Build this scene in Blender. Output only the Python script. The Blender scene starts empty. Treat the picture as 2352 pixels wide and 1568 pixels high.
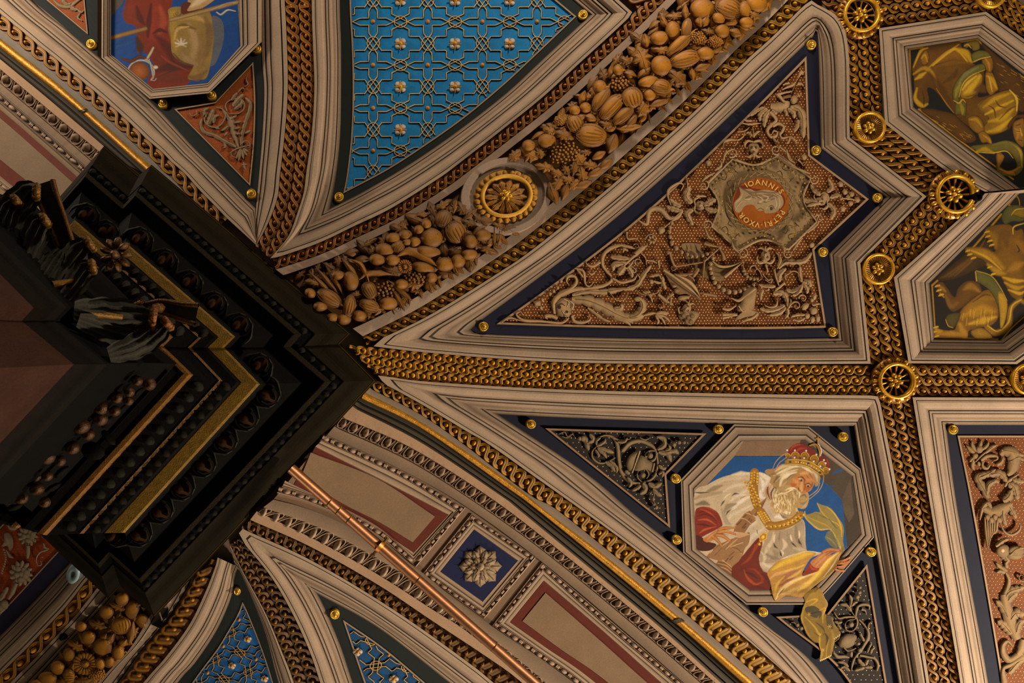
import bpy, bmesh, math, random
import numpy as np
from mathutils import Vector, Matrix
from mathutils.geometry import tessellate_polygon
random.seed(7)
SC = bpy.context.scene
COL = SC.collection
# ------------------------------------------------------------------ camera, world, lights, exposure
F, CX, CY, CAMZ = 1900.0, 1176.0, 784.0, 1.6        # focal length in pixels of the 2352 x 1568 frame
cam_d = bpy.data.cameras.new('camera')
cam_d.sensor_width = 36.0
cam_d.lens = 36.0 * F / 2352.0
cam_d.clip_end = 200
cam = bpy.data.objects.new('camera', cam_d)
COL.objects.link(cam)
cam.location = (0, 0, CAMZ)
cam.rotation_euler = (math.pi, 0, 0)                # looking straight up at the vault
SC.camera = cam
W = bpy.data.worlds.new('nave_air'); SC.world = W
W.use_nodes = True
W.node_tree.nodes['Background'].inputs[0].default_value = (1.0, .80, .60, 1)
W.node_tree.nodes['Background'].inputs[1].default_value = .085
SC.view_settings.view_transform = 'Standard'
SC.view_settings.look = 'None'
SC.view_settings.exposure = 0.0
SC.view_settings.gamma = 1.0
SC.view_settings.use_curve_mapping = False
def lamp(name, loc, aim, size, power, col=(1.0, .85, .68)):
    d = bpy.data.lights.new(name, 'AREA'); d.shape = 'DISK'; d.size = size; d.energy = power; d.color = col
    o = bpy.data.objects.new(name, d); COL.objects.link(o); o.location = loc
    o.rotation_euler = (Vector(aim) - Vector(loc)).to_track_quat('-Z', 'Y').to_euler()
    return o
lamp('cornice_uplight', (18.5, 11.0, 12.2), (0.0, -.5, 16.5), 1.8, 4700)
lamp('cornice_uplight', (4.0, -13.0, 12.6), (0, 0, 16.5), 1.6, 800)
lamp('cornice_uplight', (-1.0, 14.0, 12.6), (-1, 1, 15.5), 1.6, 520)
lamp('cornice_uplight', (-12.5, -9.0, 12.6), (-3, -2, 15.0), 1.6, 640)

# ------------------------------------------------------------------ the vault surface
HS, HA, HL = 10.0, 6.0, 6.0                          # conoid rising from the pier, heights above the camera
XC, YC = (350 - CX) / F * 11.2, (872 - CY) / F * 11.2
def P(p, off=0.0):
    """points of the picture's plan (N,2) carried onto the vault, off metres below it"""
    p = np.asarray(p, float).reshape(-1, 2)
    d = (p - (CX, CY)) / F
    h = np.full(len(p), 13.5)
    for _ in range(34):
        r = np.maximum(2.15, np.hypot(d[:, 0] * h - XC, d[:, 1] * h - YC))
        h = .4 * h + .6 * (HS + HA * (1 - np.exp(-r / HL)))
    h = h - np.asarray(off, float)
    return np.stack([d[:, 0] * h, d[:, 1] * h, h + CAMZ], 1)
def PH(p, h):
    """a point of the plan at a given height above the camera"""
    return np.array([(p[0] - CX) / F * h, (p[1] - CY) / F * h, h + CAMZ])
def frame_at(p, off=0.0):
    """local frame of the vault: origin, tangents per picture pixel along x and y, normal towards the nave"""
    q = P([p, (p[0] + 2, p[1]), (p[0], p[1] + 2)], off)
    tx, ty = (q[1] - q[0]) / 2, (q[2] - q[0]) / 2
    n = np.cross(tx, ty); n /= np.linalg.norm(n)
    if n[2] > 0: n = -n
    return q[0], tx, ty, n
# ------------------------------------------------------------------ colour helpers
def L1(c): return c / 12.92 if c <= .04045 else ((c + .055) / 1.055) ** 2.4
_cc = {}
def C(h):
    if not isinstance(h, str): return h
    if h not in _cc:
        _cc[h] = tuple(L1(int(h[i:i + 2], 16) / 255) for i in (0, 2, 4))
    return _cc[h]
def mul(c, k): c = C(c); return tuple(min(1, x * k) for x in c)
def mix(a, b, t): a, b = C(a), C(b); return tuple(x + (y - x) * t for x, y in zip(a, b))
# ------------------------------------------------------------------ materials
def material(name, rough=.8, metal=0.0, n1=6.0, amt=.22, bump=.0, spec=.3, n2=45.0, gain=1.0):
    m = bpy.data.materials.new(name); m.use_nodes = True
    nt = m.node_tree; b = nt.nodes['Principled BSDF']
    b.inputs['Roughness'].default_value = rough; b.inputs['Metallic'].default_value = metal
    b.inputs['Specular IOR Level'].default_value = spec
    at = nt.nodes.new('ShaderNodeAttribute'); at.attribute_name = 'Col'
    ge = nt.nodes.new('ShaderNodeNewGeometry')
    a = nt.nodes.new('ShaderNodeTexNoise'); a.inputs['Scale'].default_value = n1; a.inputs['Detail'].default_value = 6
    c = nt.nodes.new('ShaderNodeTexNoise'); c.inputs['Scale'].default_value = n2; c.inputs['Detail'].default_value = 3
    nt.links.new(ge.outputs['Position'], a.inputs['Vector']); nt.links.new(ge.outputs['Position'], c.inputs['Vector'])
    ad = nt.nodes.new('ShaderNodeMath'); ad.operation = 'ADD'
    nt.links.new(a.outputs['Fac'], ad.inputs[0]); nt.links.new(c.outputs['Fac'], ad.inputs[1])
    mr = nt.nodes.new('ShaderNodeMapRange'); mr.inputs[1].default_value = .7; mr.inputs[2].default_value = 1.3
    mr.inputs[3].default_value = gain * (1 - amt); mr.inputs[4].default_value = gain * (1 + amt)
    nt.links.new(ad.outputs[0], mr.inputs[0])
    mx = nt.nodes.new('ShaderNodeVectorMath'); mx.operation = 'SCALE'
    nt.links.new(at.outputs['Color'], mx.inputs[0]); nt.links.new(mr.outputs[0], mx.inputs['Scale'])
    nt.links.new(mx.outputs[0], b.inputs['Base Color'])
    if bump:
        bp = nt.nodes.new('ShaderNodeBump'); bp.inputs['Strength'].default_value = bump; bp.inputs['Distance'].default_value = .02
        nt.links.new(c.outputs['Fac'], bp.inputs['Height']); nt.links.new(bp.outputs[0], b.inputs['Normal'])
    return m
PLASTER = material('painted_plaster', .85, 0, 2.2, .13, .12)
FRESCO = material('fresco_paint', .82, 0, 5.0, .18, .05)
OCHRE = material('ochre_relief', .6, 0, 7.0, .16, .1, .4)
GILT = material('gilding', .36, .5, 9.0, .22, .12, .5)
ROLL = material('worn_gilding', .5, .55, 14.0, .38, .35, .5, 60)
BRONZE = material('dark_painted_stone', .75, 0, 5.0, .25, .2, .08, 45, .13)
DIMGILT = material('dull_gilding', .5, .5, 14.0, .35, .35, .5, 60, .5)
MARBLE = material('pink_stone', .6, 0, 3.0, .25, .2, .1, 45, .2)
BRASS = material('polished_brass', .4, .7, 10.0, .16, .05, .5)
GLASSY = material('sensor_plastic', .3, 0, 10.0, .05, 0, .5)
# ------------------------------------------------------------------ objects
def tag(o, label=None, cat=None, group=None, kind=None):
    if label: o['label'] = label
    if cat: o['category'] = cat
    if group: o['group'] = group
    if kind: o['kind'] = kind
    return o
_loc = {}
def wl(o): return _loc.get(o.name, Vector((0, 0, 0))) if o else Vector((0, 0, 0))
def thing(name, label, cat, px, off=0.0, group=None, kind=None, at=None):
    o = bpy.data.objects.new(name, None); COL.objects.link(o); o.empty_display_size = .1
    w = Vector(P([px], off)[0]) if at is None else Vector(at)
    o.location = w; _loc[o.name] = w
    return tag(o, label, cat, group, kind)
def place(o, par, w=None):
    COL.objects.link(o)
    if par is not None: o.parent = par
    if w is not None:
        o.location = Vector(w) - wl(par); _loc[o.name] = Vector(w)
    return o
class MB:
    def __init__(s): s.v = []; s.c = []; s.f = []; s.n = 0
    def add(s, v, f, c):
        v = np.asarray(v, float).reshape(-1, 3)
        if isinstance(c, (str, tuple)): c = np.tile(C(c), (len(v), 1))
        else: c = np.asarray([C(x) if isinstance(x, str) else x for x in c], float)
        s.v.append(v); s.c.append(c)
        k = s.n
        s.f.extend([tuple(i + k for i in q) for q in f]); s.n += len(v)
    def grid(s, V, Ccol, close=False):
        """V (rows, cols, 3), Ccol (rows, cols, 3)"""
        r, c = V.shape[:2]
        f = []
        for i in range(r - 1):
            for j in range(c - 1 if not close else c):
                f.append((i * c + j, i * c + (j + 1) % c, (i + 1) * c + (j + 1) % c, (i + 1) * c + j))
        s.add(V.reshape(-1, 3), f, Ccol.reshape(-1, 3))
    def build(s, name, mat, par=None, smooth=False, label=None):
        v = np.concatenate(s.v); c = np.concatenate(s.c)
        w = (v.min(0) + v.max(0)) / 2
        me = bpy.data.meshes.new(name)
        me.from_pydata((v - w).tolist(), [], s.f); me.update()
        at = me.color_attributes.new('Col', 'FLOAT_COLOR', 'POINT')
        at.data.foreach_set('color', np.concatenate([c, np.ones((len(c), 1))], 1).astype(np.float32).ravel())
        if smooth: me.polygons.foreach_set('use_smooth', [True] * len(me.polygons))
        me.materials.append(mat)
        o = bpy.data.objects.new(name, me)
        place(o, par, w)
        if label: o['label'] = label
        return o
# ------------------------------------------------------------------ curves in the plan
EXT = 210.0      # the bays run on this far beyond the picture
def _dir(tab, q):
    k = [r[0] for r in tab]; return np.array([np.interp(q, k, [r[1] for r in tab]), np.interp(q, k, [r[2] for r in tab])])
_TOP = ((0, -.77, -.64), (100, -.6, -.8), (230, 0, -1), (1100, 0, -1), (1250, -.77, -.64), (1488, -.77, -.64), (1500, .7, -.71), (1860, .7, -.71), (1900, .2, -.98), (2000, 0, -1))
_BOT = ((0, -.7, .71), (320, -.62, .78), (440, -.55, .83), (600, .2, .97), (650, .3, .95), (850, .33, .94), (1000, .75, .66), (1200, .75, .66), (1990, .77, .64), (2030, .15, .99), (2300, .13, .99))
_LEF = ((560, -.77, -.64), (1150, -.7, .71))
def ext(p):
    """carry the ends of courses that leave the picture on along their own direction"""
    p = np.array(p, float).reshape(-1, 2)
    for q in p:
        x, y = q
        if x > 2362: q += (EXT, EXT if y > 1580 else 0)
        elif y > 1580: q += _dir(_BOT, x) * EXT
        elif x < -8: q += _dir(_LEF, y) * EXT
        elif y < -8: q += _dir(_TOP, x) * EXT
    return p
def near(c, m=EXT): return -m < c[0] < 2352 + m and -m < c[1] < 1568 + m
def pts(t, z=None):
    """'x,y x,y ...' -> array; z = (x0, y0, k) scales from a magnified detail of the plan"""
    if not isinstance(t, str): a = np.asarray(t, float)
    else:
        a = np.array([[float(q) for q in w.split(',')] for w in t.split()])
        if z is None: a = ext(a)
    return a / z[2] + (z[0], z[1]) if z else a
Z11 = (0, 0, 3.92); Z12 = (560, 0, 3.92); Z13 = (1120, 0, 3.92); Z14 = (1752, 0, 3.92)
Z21 = (0, 390, 3.92); Z22 = (560, 390, 3.92); Z23 = (1120, 390, 3.92); Z24 = (1752, 390, 3.92)
Z31 = (0, 780, 3.92); Z32 = (560, 780, 3.92); Z33 = (1120, 780, 3.92); Z34 = (1752, 780, 3.92)
Z41 = (0, 1168, 3.92); Z42 = (560, 1168, 3.92); Z43 = (1120, 1168, 3.92); Z44 = (1752, 1168, 3.92)
def resample(p, n):
    p = np.asarray(p, float)
    s = np.concatenate([[0], np.cumsum(np.hypot(*np.diff(p, axis=0).T))])
    t = np.linspace(0, s[-1], n)
    return np.stack([np.interp(t, s, p[:, 0]), np.interp(t, s, p[:, 1])], 1)
def plen(p): return float(np.hypot(*np.diff(np.asarray(p), axis=0).T).sum())
def cr(p, k=6, closed=False):
    """Catmull-Rom curve through the points"""
    p = np.asarray(p, float)
    if len(p) < 3 and not closed: return resample(p, k + 1)
    q = np.vstack([p[-1:], p, p[:2]]) if closed else np.vstack([2 * p[0] - p[1], p, 2 * p[-1] - p[-2]])
    out = []
    for i in range(1, len(q) - 2):
        a, b, c, d = q[i - 1:i + 3]
        for t in np.linspace(0, 1, k, endpoint=False):
            out.append(.5 * (2 * b + (c - a) * t + (2 * a - 5 * b + 4 * c - d) * t * t + (3 * b - a - 3 * c + d) * t ** 3))
    if not closed: out.append(p[-1])
    return np.array(out)
def inside(p, poly):
    poly = np.asarray(poly); x, y = p; r = False; j = len(poly) - 1
    for i in range(len(poly)):
        if (poly[i][1] > y) != (poly[j][1] > y) and x < (poly[j][0] - poly[i][0]) * (y - poly[i][1]) / (poly[j][1] - poly[i][1]) + poly[i][0]: r = not r
        j = i
    return r
# ------------------------------------------------------------------ shape makers on the vault
def loft(mb, A, B, prof, step=16.0, close_ends=False):
    """mouldings: rows run along the curves A -> B; prof rows (s, off, colour)"""
    for a, b in zip(A, B):
        a, b = pts(a), pts(b)
        if len(a) > 2: a = cr(a, 6)
        if len(b) > 2: b = cr(b, 6)
        n = max(2, int(max(plen(a), plen(b)) / step) + 1)
        a, b = resample(a, n), resample(b, n)
        V = np.zeros((len(prof), n, 3)); K = np.zeros((len(prof), n, 3))
        for i, (s, off, c) in enumerate(prof):
            V[i] = P(a + (b - a) * s, off); K[i] = C(c)
        mb.grid(V, K)
def polyfill(mb, poly, col, off=0.0, step=24.0):
    poly = np.asarray(poly, float)
    bm = bmesh.new()
    vs = [bm.verts.new((x, y, 0)) for x, y in poly]
    for t in tessellate_polygon([[Vector((x, y, 0)) for x, y in poly]]):
        try: bm.faces.new([vs[i] for i in t])
        except ValueError: pass
    lo, hi = poly.min(0), poly.max(0)
    if step:
        for ax in (0, 1):
            no = (1, 0, 0) if ax == 0 else (0, 1, 0)
            k = math.ceil(lo[ax] / step) * step
            while k < hi[ax]:
                bmesh.ops.bisect_plane(bm, geom=bm.verts[:] + bm.edges[:] + bm.faces[:], plane_co=(k, k, 0), plane_no=no, dist=1e-4)
                k += step
    bm.verts.ensure_lookup_table(); bm.verts.index_update()
    q = np.array([v.co[:2] for v in bm.verts])
    f = [[v.index for v in fc.verts] for fc in bm.faces]
    if len(q):
        mb.add(P(q, off), f, col)
    bm.free()
def fill(mb, t, col, off, z=None, curve=True, step=24.0):
    p = pts(t, z)
    if curve: p = cr(p, 5, True)
    polyfill(mb, p, col, off, step)
def stroke(mb, t, w, col, off, z=None, rel=.012, hi=1.35, lo=.55, k=5, curve=True):
    """a tapered, softly rounded brush or modelling stroke; w: width or list of widths along it (px)"""
    p = pts(t, z)
    if curve and len(p) > 2: p = cr(p, k)
    n = len(p)
    if n < 2: return
    ws = np.interp(np.linspace(0, 1, n), np.linspace(0, 1, len(w)), w) if isinstance(w, (list, tuple)) else np.full(n, float(w))
    tg = np.gradient(p, axis=0); tg /= np.maximum(1e-6, np.hypot(tg[:, 0], tg[:, 1]))[:, None]
    nm = np.stack([-tg[:, 1], tg[:, 0]], 1)
    V = np.zeros((5, n, 3)); K = np.zeros((5, n, 3))
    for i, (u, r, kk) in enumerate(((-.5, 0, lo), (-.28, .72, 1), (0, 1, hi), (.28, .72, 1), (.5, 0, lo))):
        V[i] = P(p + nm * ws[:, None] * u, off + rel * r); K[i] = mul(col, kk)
    mb.grid(V, K)
def pillow(mb, t, col, off, rel=.03, z=None, hi=1.3, lo=.45, curve=True, hc=(0, 0), k=4):
    """a closed outline raised to a soft cushion (fruit, leaf, petal)"""
    p = pts(t, z)
    if curve: p = cr(p, k, True)
    c = p.mean(0) + np.array(hc) * (p.max(0) - p.min(0))
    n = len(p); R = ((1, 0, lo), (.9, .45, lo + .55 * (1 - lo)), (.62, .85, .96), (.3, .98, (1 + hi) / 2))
    V = np.zeros((4, n, 3)); K = np.zeros((4, n, 3))
    for i, (s, r, kk) in enumerate(R):
        V[i] = P(c + (p - c) * s, off + rel * r); K[i] = mul(col, kk)
    base = mb.n; mb.grid(V, K, close=True)
    mb.add(P([c], off + rel), [], mul(col, hi))
    mb.f.extend([(base + 3 * n + i, base + 3 * n + (i + 1) % n, mb.n - 1) for i in range(n)])
def ell(c, rx, ry, n=20, rot=0, a0=0, a1=360):
    a = np.radians(np.linspace(a0, a1, n, endpoint=(a1 - a0) < 360)); r = math.radians(rot)
    x, y = rx * np.cos(a), ry * np.sin(a)
    return np.stack([c[0] + x * math.cos(r) - y * math.sin(r), c[1] + x * math.sin(r) + y * math.cos(r)], 1)
def dots(mb, L, r, col, off):
    """small flat painted points"""
    L = np.asarray(L, float)
    if not len(L): return
    q = np.concatenate([L + d for d in ((-r, 0), (0, r), (r, 0), (0, -r))])
    n = len(L); mb.add(P(q, off), [(i, n + i, 2 * n + i, 3 * n + i) for i in range(n)], col)
# shared dome meshes for beads, eggs and knobs
_dome = {}
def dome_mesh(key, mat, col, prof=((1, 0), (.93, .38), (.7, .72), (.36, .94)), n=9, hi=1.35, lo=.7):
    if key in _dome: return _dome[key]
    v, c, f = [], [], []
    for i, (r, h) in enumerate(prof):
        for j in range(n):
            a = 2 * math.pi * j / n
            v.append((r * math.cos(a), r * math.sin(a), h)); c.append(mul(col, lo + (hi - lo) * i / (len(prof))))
    m = len(prof)
    for i in range(m - 1):
        for j in range(n):
            f.append((i * n + j, i * n + (j + 1) % n, (i + 1) * n + (j + 1) % n, (i + 1) * n + j))
    v.append((0, 0, 1)); c.append(mul(col, hi))
    f += [((m - 1) * n + j, (m - 1) * n + (j + 1) % n, m * n) for j in range(n)]
    me = bpy.data.meshes.new(key); me.from_pydata(v, [], f); me.update()
    at = me.color_attributes.new('Col', 'FLOAT_COLOR', 'POINT')
    at.data.foreach_set('color', np.array([(*x, 1) for x in c], np.float32).ravel())
    me.polygons.foreach_set('use_smooth', [True] * len(f)); me.materials.append(mat)
    _dome[key] = me
    return me
def dome(name, me, par, c, rx, ry, rot, off, h):
    """a copy of a shared dome seated on the vault: radii in plan pixels, turned by rot, h metres high"""
    o0, tx, ty, n = frame_at(c, off)
    r = math.radians(rot)
    ax = (tx * math.cos(r) + ty * math.sin(r)) * rx; ay = (-tx * math.sin(r) + ty * math.cos(r)) * ry
    if np.dot(np.cross(ax, ay), n) < 0: ay = -ay
    M = Matrix(((ax[0], ay[0], n[0] * h, 0), (ax[1], ay[1], n[1] * h, 0), (ax[2], ay[2], n[2] * h, 0), (0, 0, 0, 1)))
    ob = bpy.data.objects.new(name, me); COL.objects.link(ob)
    if par is not None: ob.parent = par
    ob.matrix_basis = Matrix.Translation(Vector(o0) - wl(par)) @ M
    _loc[ob.name] = Vector(o0)
    return ob
def lathe(mb, c, prof, col, off=0.0, n=24, ell_k=1.0, rot=0, flute=None):
    """turned piece on the vault; prof rows (radius px, height m, colour factor)"""
    o0, tx, ty, nn = frame_at(c, off); r0 = math.radians(rot)
    V = np.zeros((len(prof), n, 3)); K = np.zeros((len(prof), n, 3))
    for i, (r, h, kk) in enumerate(prof):
        for j in range(n):
            a = 2 * math.pi * j / n
            q = 1.0
            if flute and flute[0] <= i <= flute[1]: q = 1 if j % 2 else flute[2]
            x, y = r * math.cos(a), r * ell_k * math.sin(a)
            x, y = x * math.cos(r0) - y * math.sin(r0), x * math.sin(r0) + y * math.cos(r0)
            V[i, j] = o0 + tx * x + ty * y + nn * h * q; K[i, j] = mul(col, kk * (q if q != 1 else 1))
    mb.grid(V, K, close=True)
class Band:
    """strip between two edge curves; (u, v) with u in 0..1 along it and v in 0..1 across it"""
    def __init__(s, a, b, z=None, n=160):
        a, b = pts(a, z), pts(b, z)
        s.a = resample(cr(a, 8) if len(a) > 2 else a, n); s.b = resample(cr(b, 8) if len(b) > 2 else b, n)
        s.mid = (s.a + s.b) / 2; s.len = plen(s.mid); s.n = n
    def at(s, u, v):
        u = np.atleast_1d(np.asarray(u, float)); v = np.broadcast_to(np.asarray(v, float), u.shape)
        t = np.clip(u, -.02, 1.02) * (s.n - 1); i = np.clip(np.floor(t).astype(int), 0, s.n - 2); f = (t - i)[:, None]
        A = s.a[i] * (1 - f) + s.a[i + 1] * f; B = s.b[i] * (1 - f) + s.b[i + 1] * f
        return A + (B - A) * v[:, None]
    def rot(s, u):
        q = s.at([max(0, u - .01), min(1, u + .01)], .5); d = q[1] - q[0]
        return math.degrees(math.atan2(d[1], d[0]))
    def width(s, u): q = s.at([u, u], [0, 1]); return float(np.hypot(*(q[1] - q[0])))
    def strip(s, mb, prof, step=14):
        n = max(3, int(s.len / step)); u = np.linspace(0, 1, n)
        V = np.zeros((len(prof), n, 3)); K = np.zeros((len(prof), n, 3))
        for i, (v, off, c) in enumerate(prof):
            V[i] = P(s.at(u, v), off); K[i] = C(c)
        mb.grid(V, K)
# ================================================================== builders
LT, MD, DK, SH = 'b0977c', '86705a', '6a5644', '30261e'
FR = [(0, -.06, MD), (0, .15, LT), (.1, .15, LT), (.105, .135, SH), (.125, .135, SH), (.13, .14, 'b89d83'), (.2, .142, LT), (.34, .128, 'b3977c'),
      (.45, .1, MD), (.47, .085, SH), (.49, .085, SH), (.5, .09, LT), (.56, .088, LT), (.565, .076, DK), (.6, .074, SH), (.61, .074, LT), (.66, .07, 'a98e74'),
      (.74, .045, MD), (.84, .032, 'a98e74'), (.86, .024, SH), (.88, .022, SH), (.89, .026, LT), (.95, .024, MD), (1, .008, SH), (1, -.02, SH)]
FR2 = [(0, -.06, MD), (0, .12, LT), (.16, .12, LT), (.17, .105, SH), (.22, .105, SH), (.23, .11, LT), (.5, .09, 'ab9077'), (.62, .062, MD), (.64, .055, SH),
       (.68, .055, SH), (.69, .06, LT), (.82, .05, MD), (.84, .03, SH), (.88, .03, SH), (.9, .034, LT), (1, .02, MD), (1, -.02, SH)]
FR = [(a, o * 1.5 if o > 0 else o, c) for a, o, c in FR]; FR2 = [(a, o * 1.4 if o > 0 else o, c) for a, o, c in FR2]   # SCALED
def gilt_stud(px, label, r=11):
    t = thing('gilt_stud', label, 'stud', px, .012, 'gilt studs at the panel corners')
    mb = MB(); g = 'ecb83c'
    lathe(mb, px, [(r, -.01, .7), (r, .02, .9), (r * .93, .045, 1.1), (r * .8, .05, 1.2), (r * .72, .032, .45), (r * .62, .034, .6), (r * .55, .058, 1.1),
                   (r * .46, .062, 1.15), (r * .4, .048, .5)], g, .012, 20)
    mb.build('stud_rim', GILT, t, True)
    mb = MB()
    lathe(mb, px, [(r * .42, .03, .5), (r * .38, .07, .9), (r * .25, .09, 1.2), (r * .08, .1, 1.3), (.01, .1, 1.3)], g, .012, 14)
    mb.build('stud_knob', GILT, t, True)
    return t
def panel(name, label, cat, A, B, border, inner_w=None, field=None, fillet='b08c66', fo=.006, prof=FR, fcol='6e3f1c', z=None, Bi=None, Ci=None):
    """coffer: outer sides A, border outer sides B, fillet outer sides Bi, field sides Ci (lists of side curves)"""
    c = np.concatenate([pts(s) for s in B]).mean(0)
    t = thing(name, label, cat, c, 0)
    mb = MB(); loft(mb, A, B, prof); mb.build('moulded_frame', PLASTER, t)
    if Bi is not None:
        mb = MB(); loft(mb, B, Bi, [(0, .012, border), (1, .012, border), (1, -.01, border)], 20); mb.build('border_strip', FRESCO, t)
        mb = MB(); loft(mb, Bi, Ci, [(0, .01, SH), (.08, .022, SH), (.2, .03, fillet), (.8, .03, fillet), (.9, .02, SH), (1, .004, SH)], 20); mb.build('fillet', PLASTER, t)
    if Ci is not None:
        poly = np.concatenate([resample(cr(pts(s), 6) if len(pts(s)) > 2 else pts(s), max(2, int(plen(pts(s)) / 24) + 1))[:-1] for s in Ci])
        mb = MB(); polyfill(mb, poly, fcol, 0.0); f = mb.build('field', FRESCO, t)
        t['n'] = 0; del t['n']
        return t, poly
    return t, None
BEADC = 'a8701c'
def guilloche(label, A, B, rows=1, pitch=24., z=None, cols=('a87608', '46240c'), phase=0.0, edge=True, flip=False, bead_r=.19, lift=.16, name='guilloche_band'):
    b = Band(A, B, z)
    t = thing(name, label, 'moulding', b.at(.5, .5)[0], lift - .06)
    g, dk = cols
    mb = MB(); b.strip(mb, [(0, -.02, dk), (0, lift - .055, dk), (.5, lift - .05, dk), (1, lift - .055, dk), (1, -.02, dk)], 12); mb.build('band_ground', OCHRE, t)
    n = max(2, int(round(b.len / pitch))); rh = 1.0 / rows
    me = dome_mesh('bead' + g, OCHRE, mul(g, 1.3), hi=2.2, lo=.5)
    for r in range(rows):
        v0 = (r + .5) * rh; sh = (.5 * (r % 2) + phase) / n
        for s in (0, 1):
            mb = MB(); k = n * 10 + 1
            u = np.linspace(0, 1, k); ph = (u - sh) * n * math.pi + math.pi / 2 + s * math.pi
            # strands swing round the beads, leaning so that they run in S waves
            vv = v0 + rh * .355 * np.sin(ph + .45 * np.sin(2 * ph) * .6)
            up = .026 * np.cos(ph) * (-1 if flip else 1)
            p = b.at(u, vv)
            tg = np.gradient(p, axis=0); tg /= np.maximum(1e-6, np.hypot(tg[:, 0], tg[:, 1]))[:, None]
            nm = np.stack([-tg[:, 1], tg[:, 0]], 1)
            w = np.interp(u, np.linspace(0, 1, 9), [b.width(x) for x in np.linspace(0, 1, 9)]) * rh * .29
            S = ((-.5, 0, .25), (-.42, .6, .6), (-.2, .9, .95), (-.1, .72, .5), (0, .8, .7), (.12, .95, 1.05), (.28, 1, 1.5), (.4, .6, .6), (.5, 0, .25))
            V = np.zeros((len(S), k, 3)); K = np.zeros((len(S), k, 3))
            for i, (x, h, kk) in enumerate(S):
                V[i] = P(p + nm * w[:, None] * x, lift - .03 + up + .03 * h); K[i] = mul(g, kk)
            mb.grid(V, K); mb.build('strand', OCHRE, t, True)
        for i in range(n + 1):
            u = i / n + sh
            if u < .004 or u > .996: continue
            c = b.at(u, v0)[0]
            if not near(c): continue
            rr = min(b.width(u) * rh * bead_r * 1.25, pitch * .22)
            w_ = b.width(u) * rh * bead_r
            dome('bead', me, t, c, rr, min(rr * 1.3, w_ * 1.1), b.rot(u), lift - .045, .065)
    return t, b
def egg_row(par, A, B, pitch=28., z=None, cols=('a08468', '6e5642'), lift=.3, start=0.0, stop=1.0):
    """egg and dart course between two curves; eggs and darts are single pieces"""
    b = Band(A, B, z); li, dk = cols
    mb = MB(); b.strip(mb, [(0, lift - .04, dk), (.1, lift - .02, dk), (.5, lift - .05, mul(dk, .7)), (.9, lift - .02, dk), (1, lift, li), (1, lift - .1, dk)]); mb.build('egg_course', PLASTER, par)
    n = int(b.len / pitch); me = dome_mesh('egg' + li, PLASTER, li, hi=1.25, lo=.6)
    sh = MB()
    for i in range(n):
        u = (i + .5) / n
        if not start <= u <= stop: continue
        c = b.at(u, .42)[0]; w = b.width(u); r = b.rot(u)
        if not near(c): continue
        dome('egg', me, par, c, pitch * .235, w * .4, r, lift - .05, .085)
        du = pitch / b.len
        q = b.at([u - .4 * du, u - .39 * du, u - .28 * du, u, u + .28 * du, u + .39 * du, u + .4 * du], [.05, .4, .8, .97, .8, .4, .05])
        stroke(sh, q, 3.6, li, lift - .045, rel=.05, hi=1.2, lo=.5, k=3)
        q = b.at([u + .5 * du, u + .5 * du], [.1, .95]); stroke(sh, q, [6, 1.5], li, lift - .045, rel=.04, hi=1.15, lo=.5)
    sh.build('egg_surround', PLASTER, par, True)['kind'] = 'stuff'
    return b
def bead_reel(par, A, B, pitch=34., z=None, col='b0937a', lift=.3):
    """long beads (single pieces) parted by small round reels"""
    b = Band(A, B, z); n = max(1, int(round(b.len / pitch))); me = dome_mesh('reel' + col, PLASTER, col, hi=1.3, lo=.55)
    sm = MB(); du = 1.0 / n
    mb = MB(); b.strip(mb, [(0, lift - .05, 'a88c72'), (.12, lift - .01, 'b59a80'), (.2, lift - .05, '5e4938'), (.5, lift - .06, '6e5743'), (.8, lift - .05, '5e4938'), (.88, lift - .01, 'b59a80'), (1, lift - .05, '9c8068')]); mb.build('bead_course', PLASTER, par)
    for i in range(n):
        u = (i + .5) / n; c = b.at(u, .5)[0]
        if not near(c): continue
        w = b.width(u)
        dome('long_bead', me, par, c, pitch * .27, w * .24, b.rot(u), lift - .055, .05)
        for k in (-.42, -.5, -.58):
            q = b.at(u + (k + .02) * du, .5)[0]
            pillow(sm, ell(q, 2.6, w * .26, 8, b.rot(u)), col, lift - .055, .045, hi=1.3, lo=.5, curve=False)
    if sm.n: sm.build('reel', PLASTER, par, True)['kind'] = 'stuff'
    return b
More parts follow.
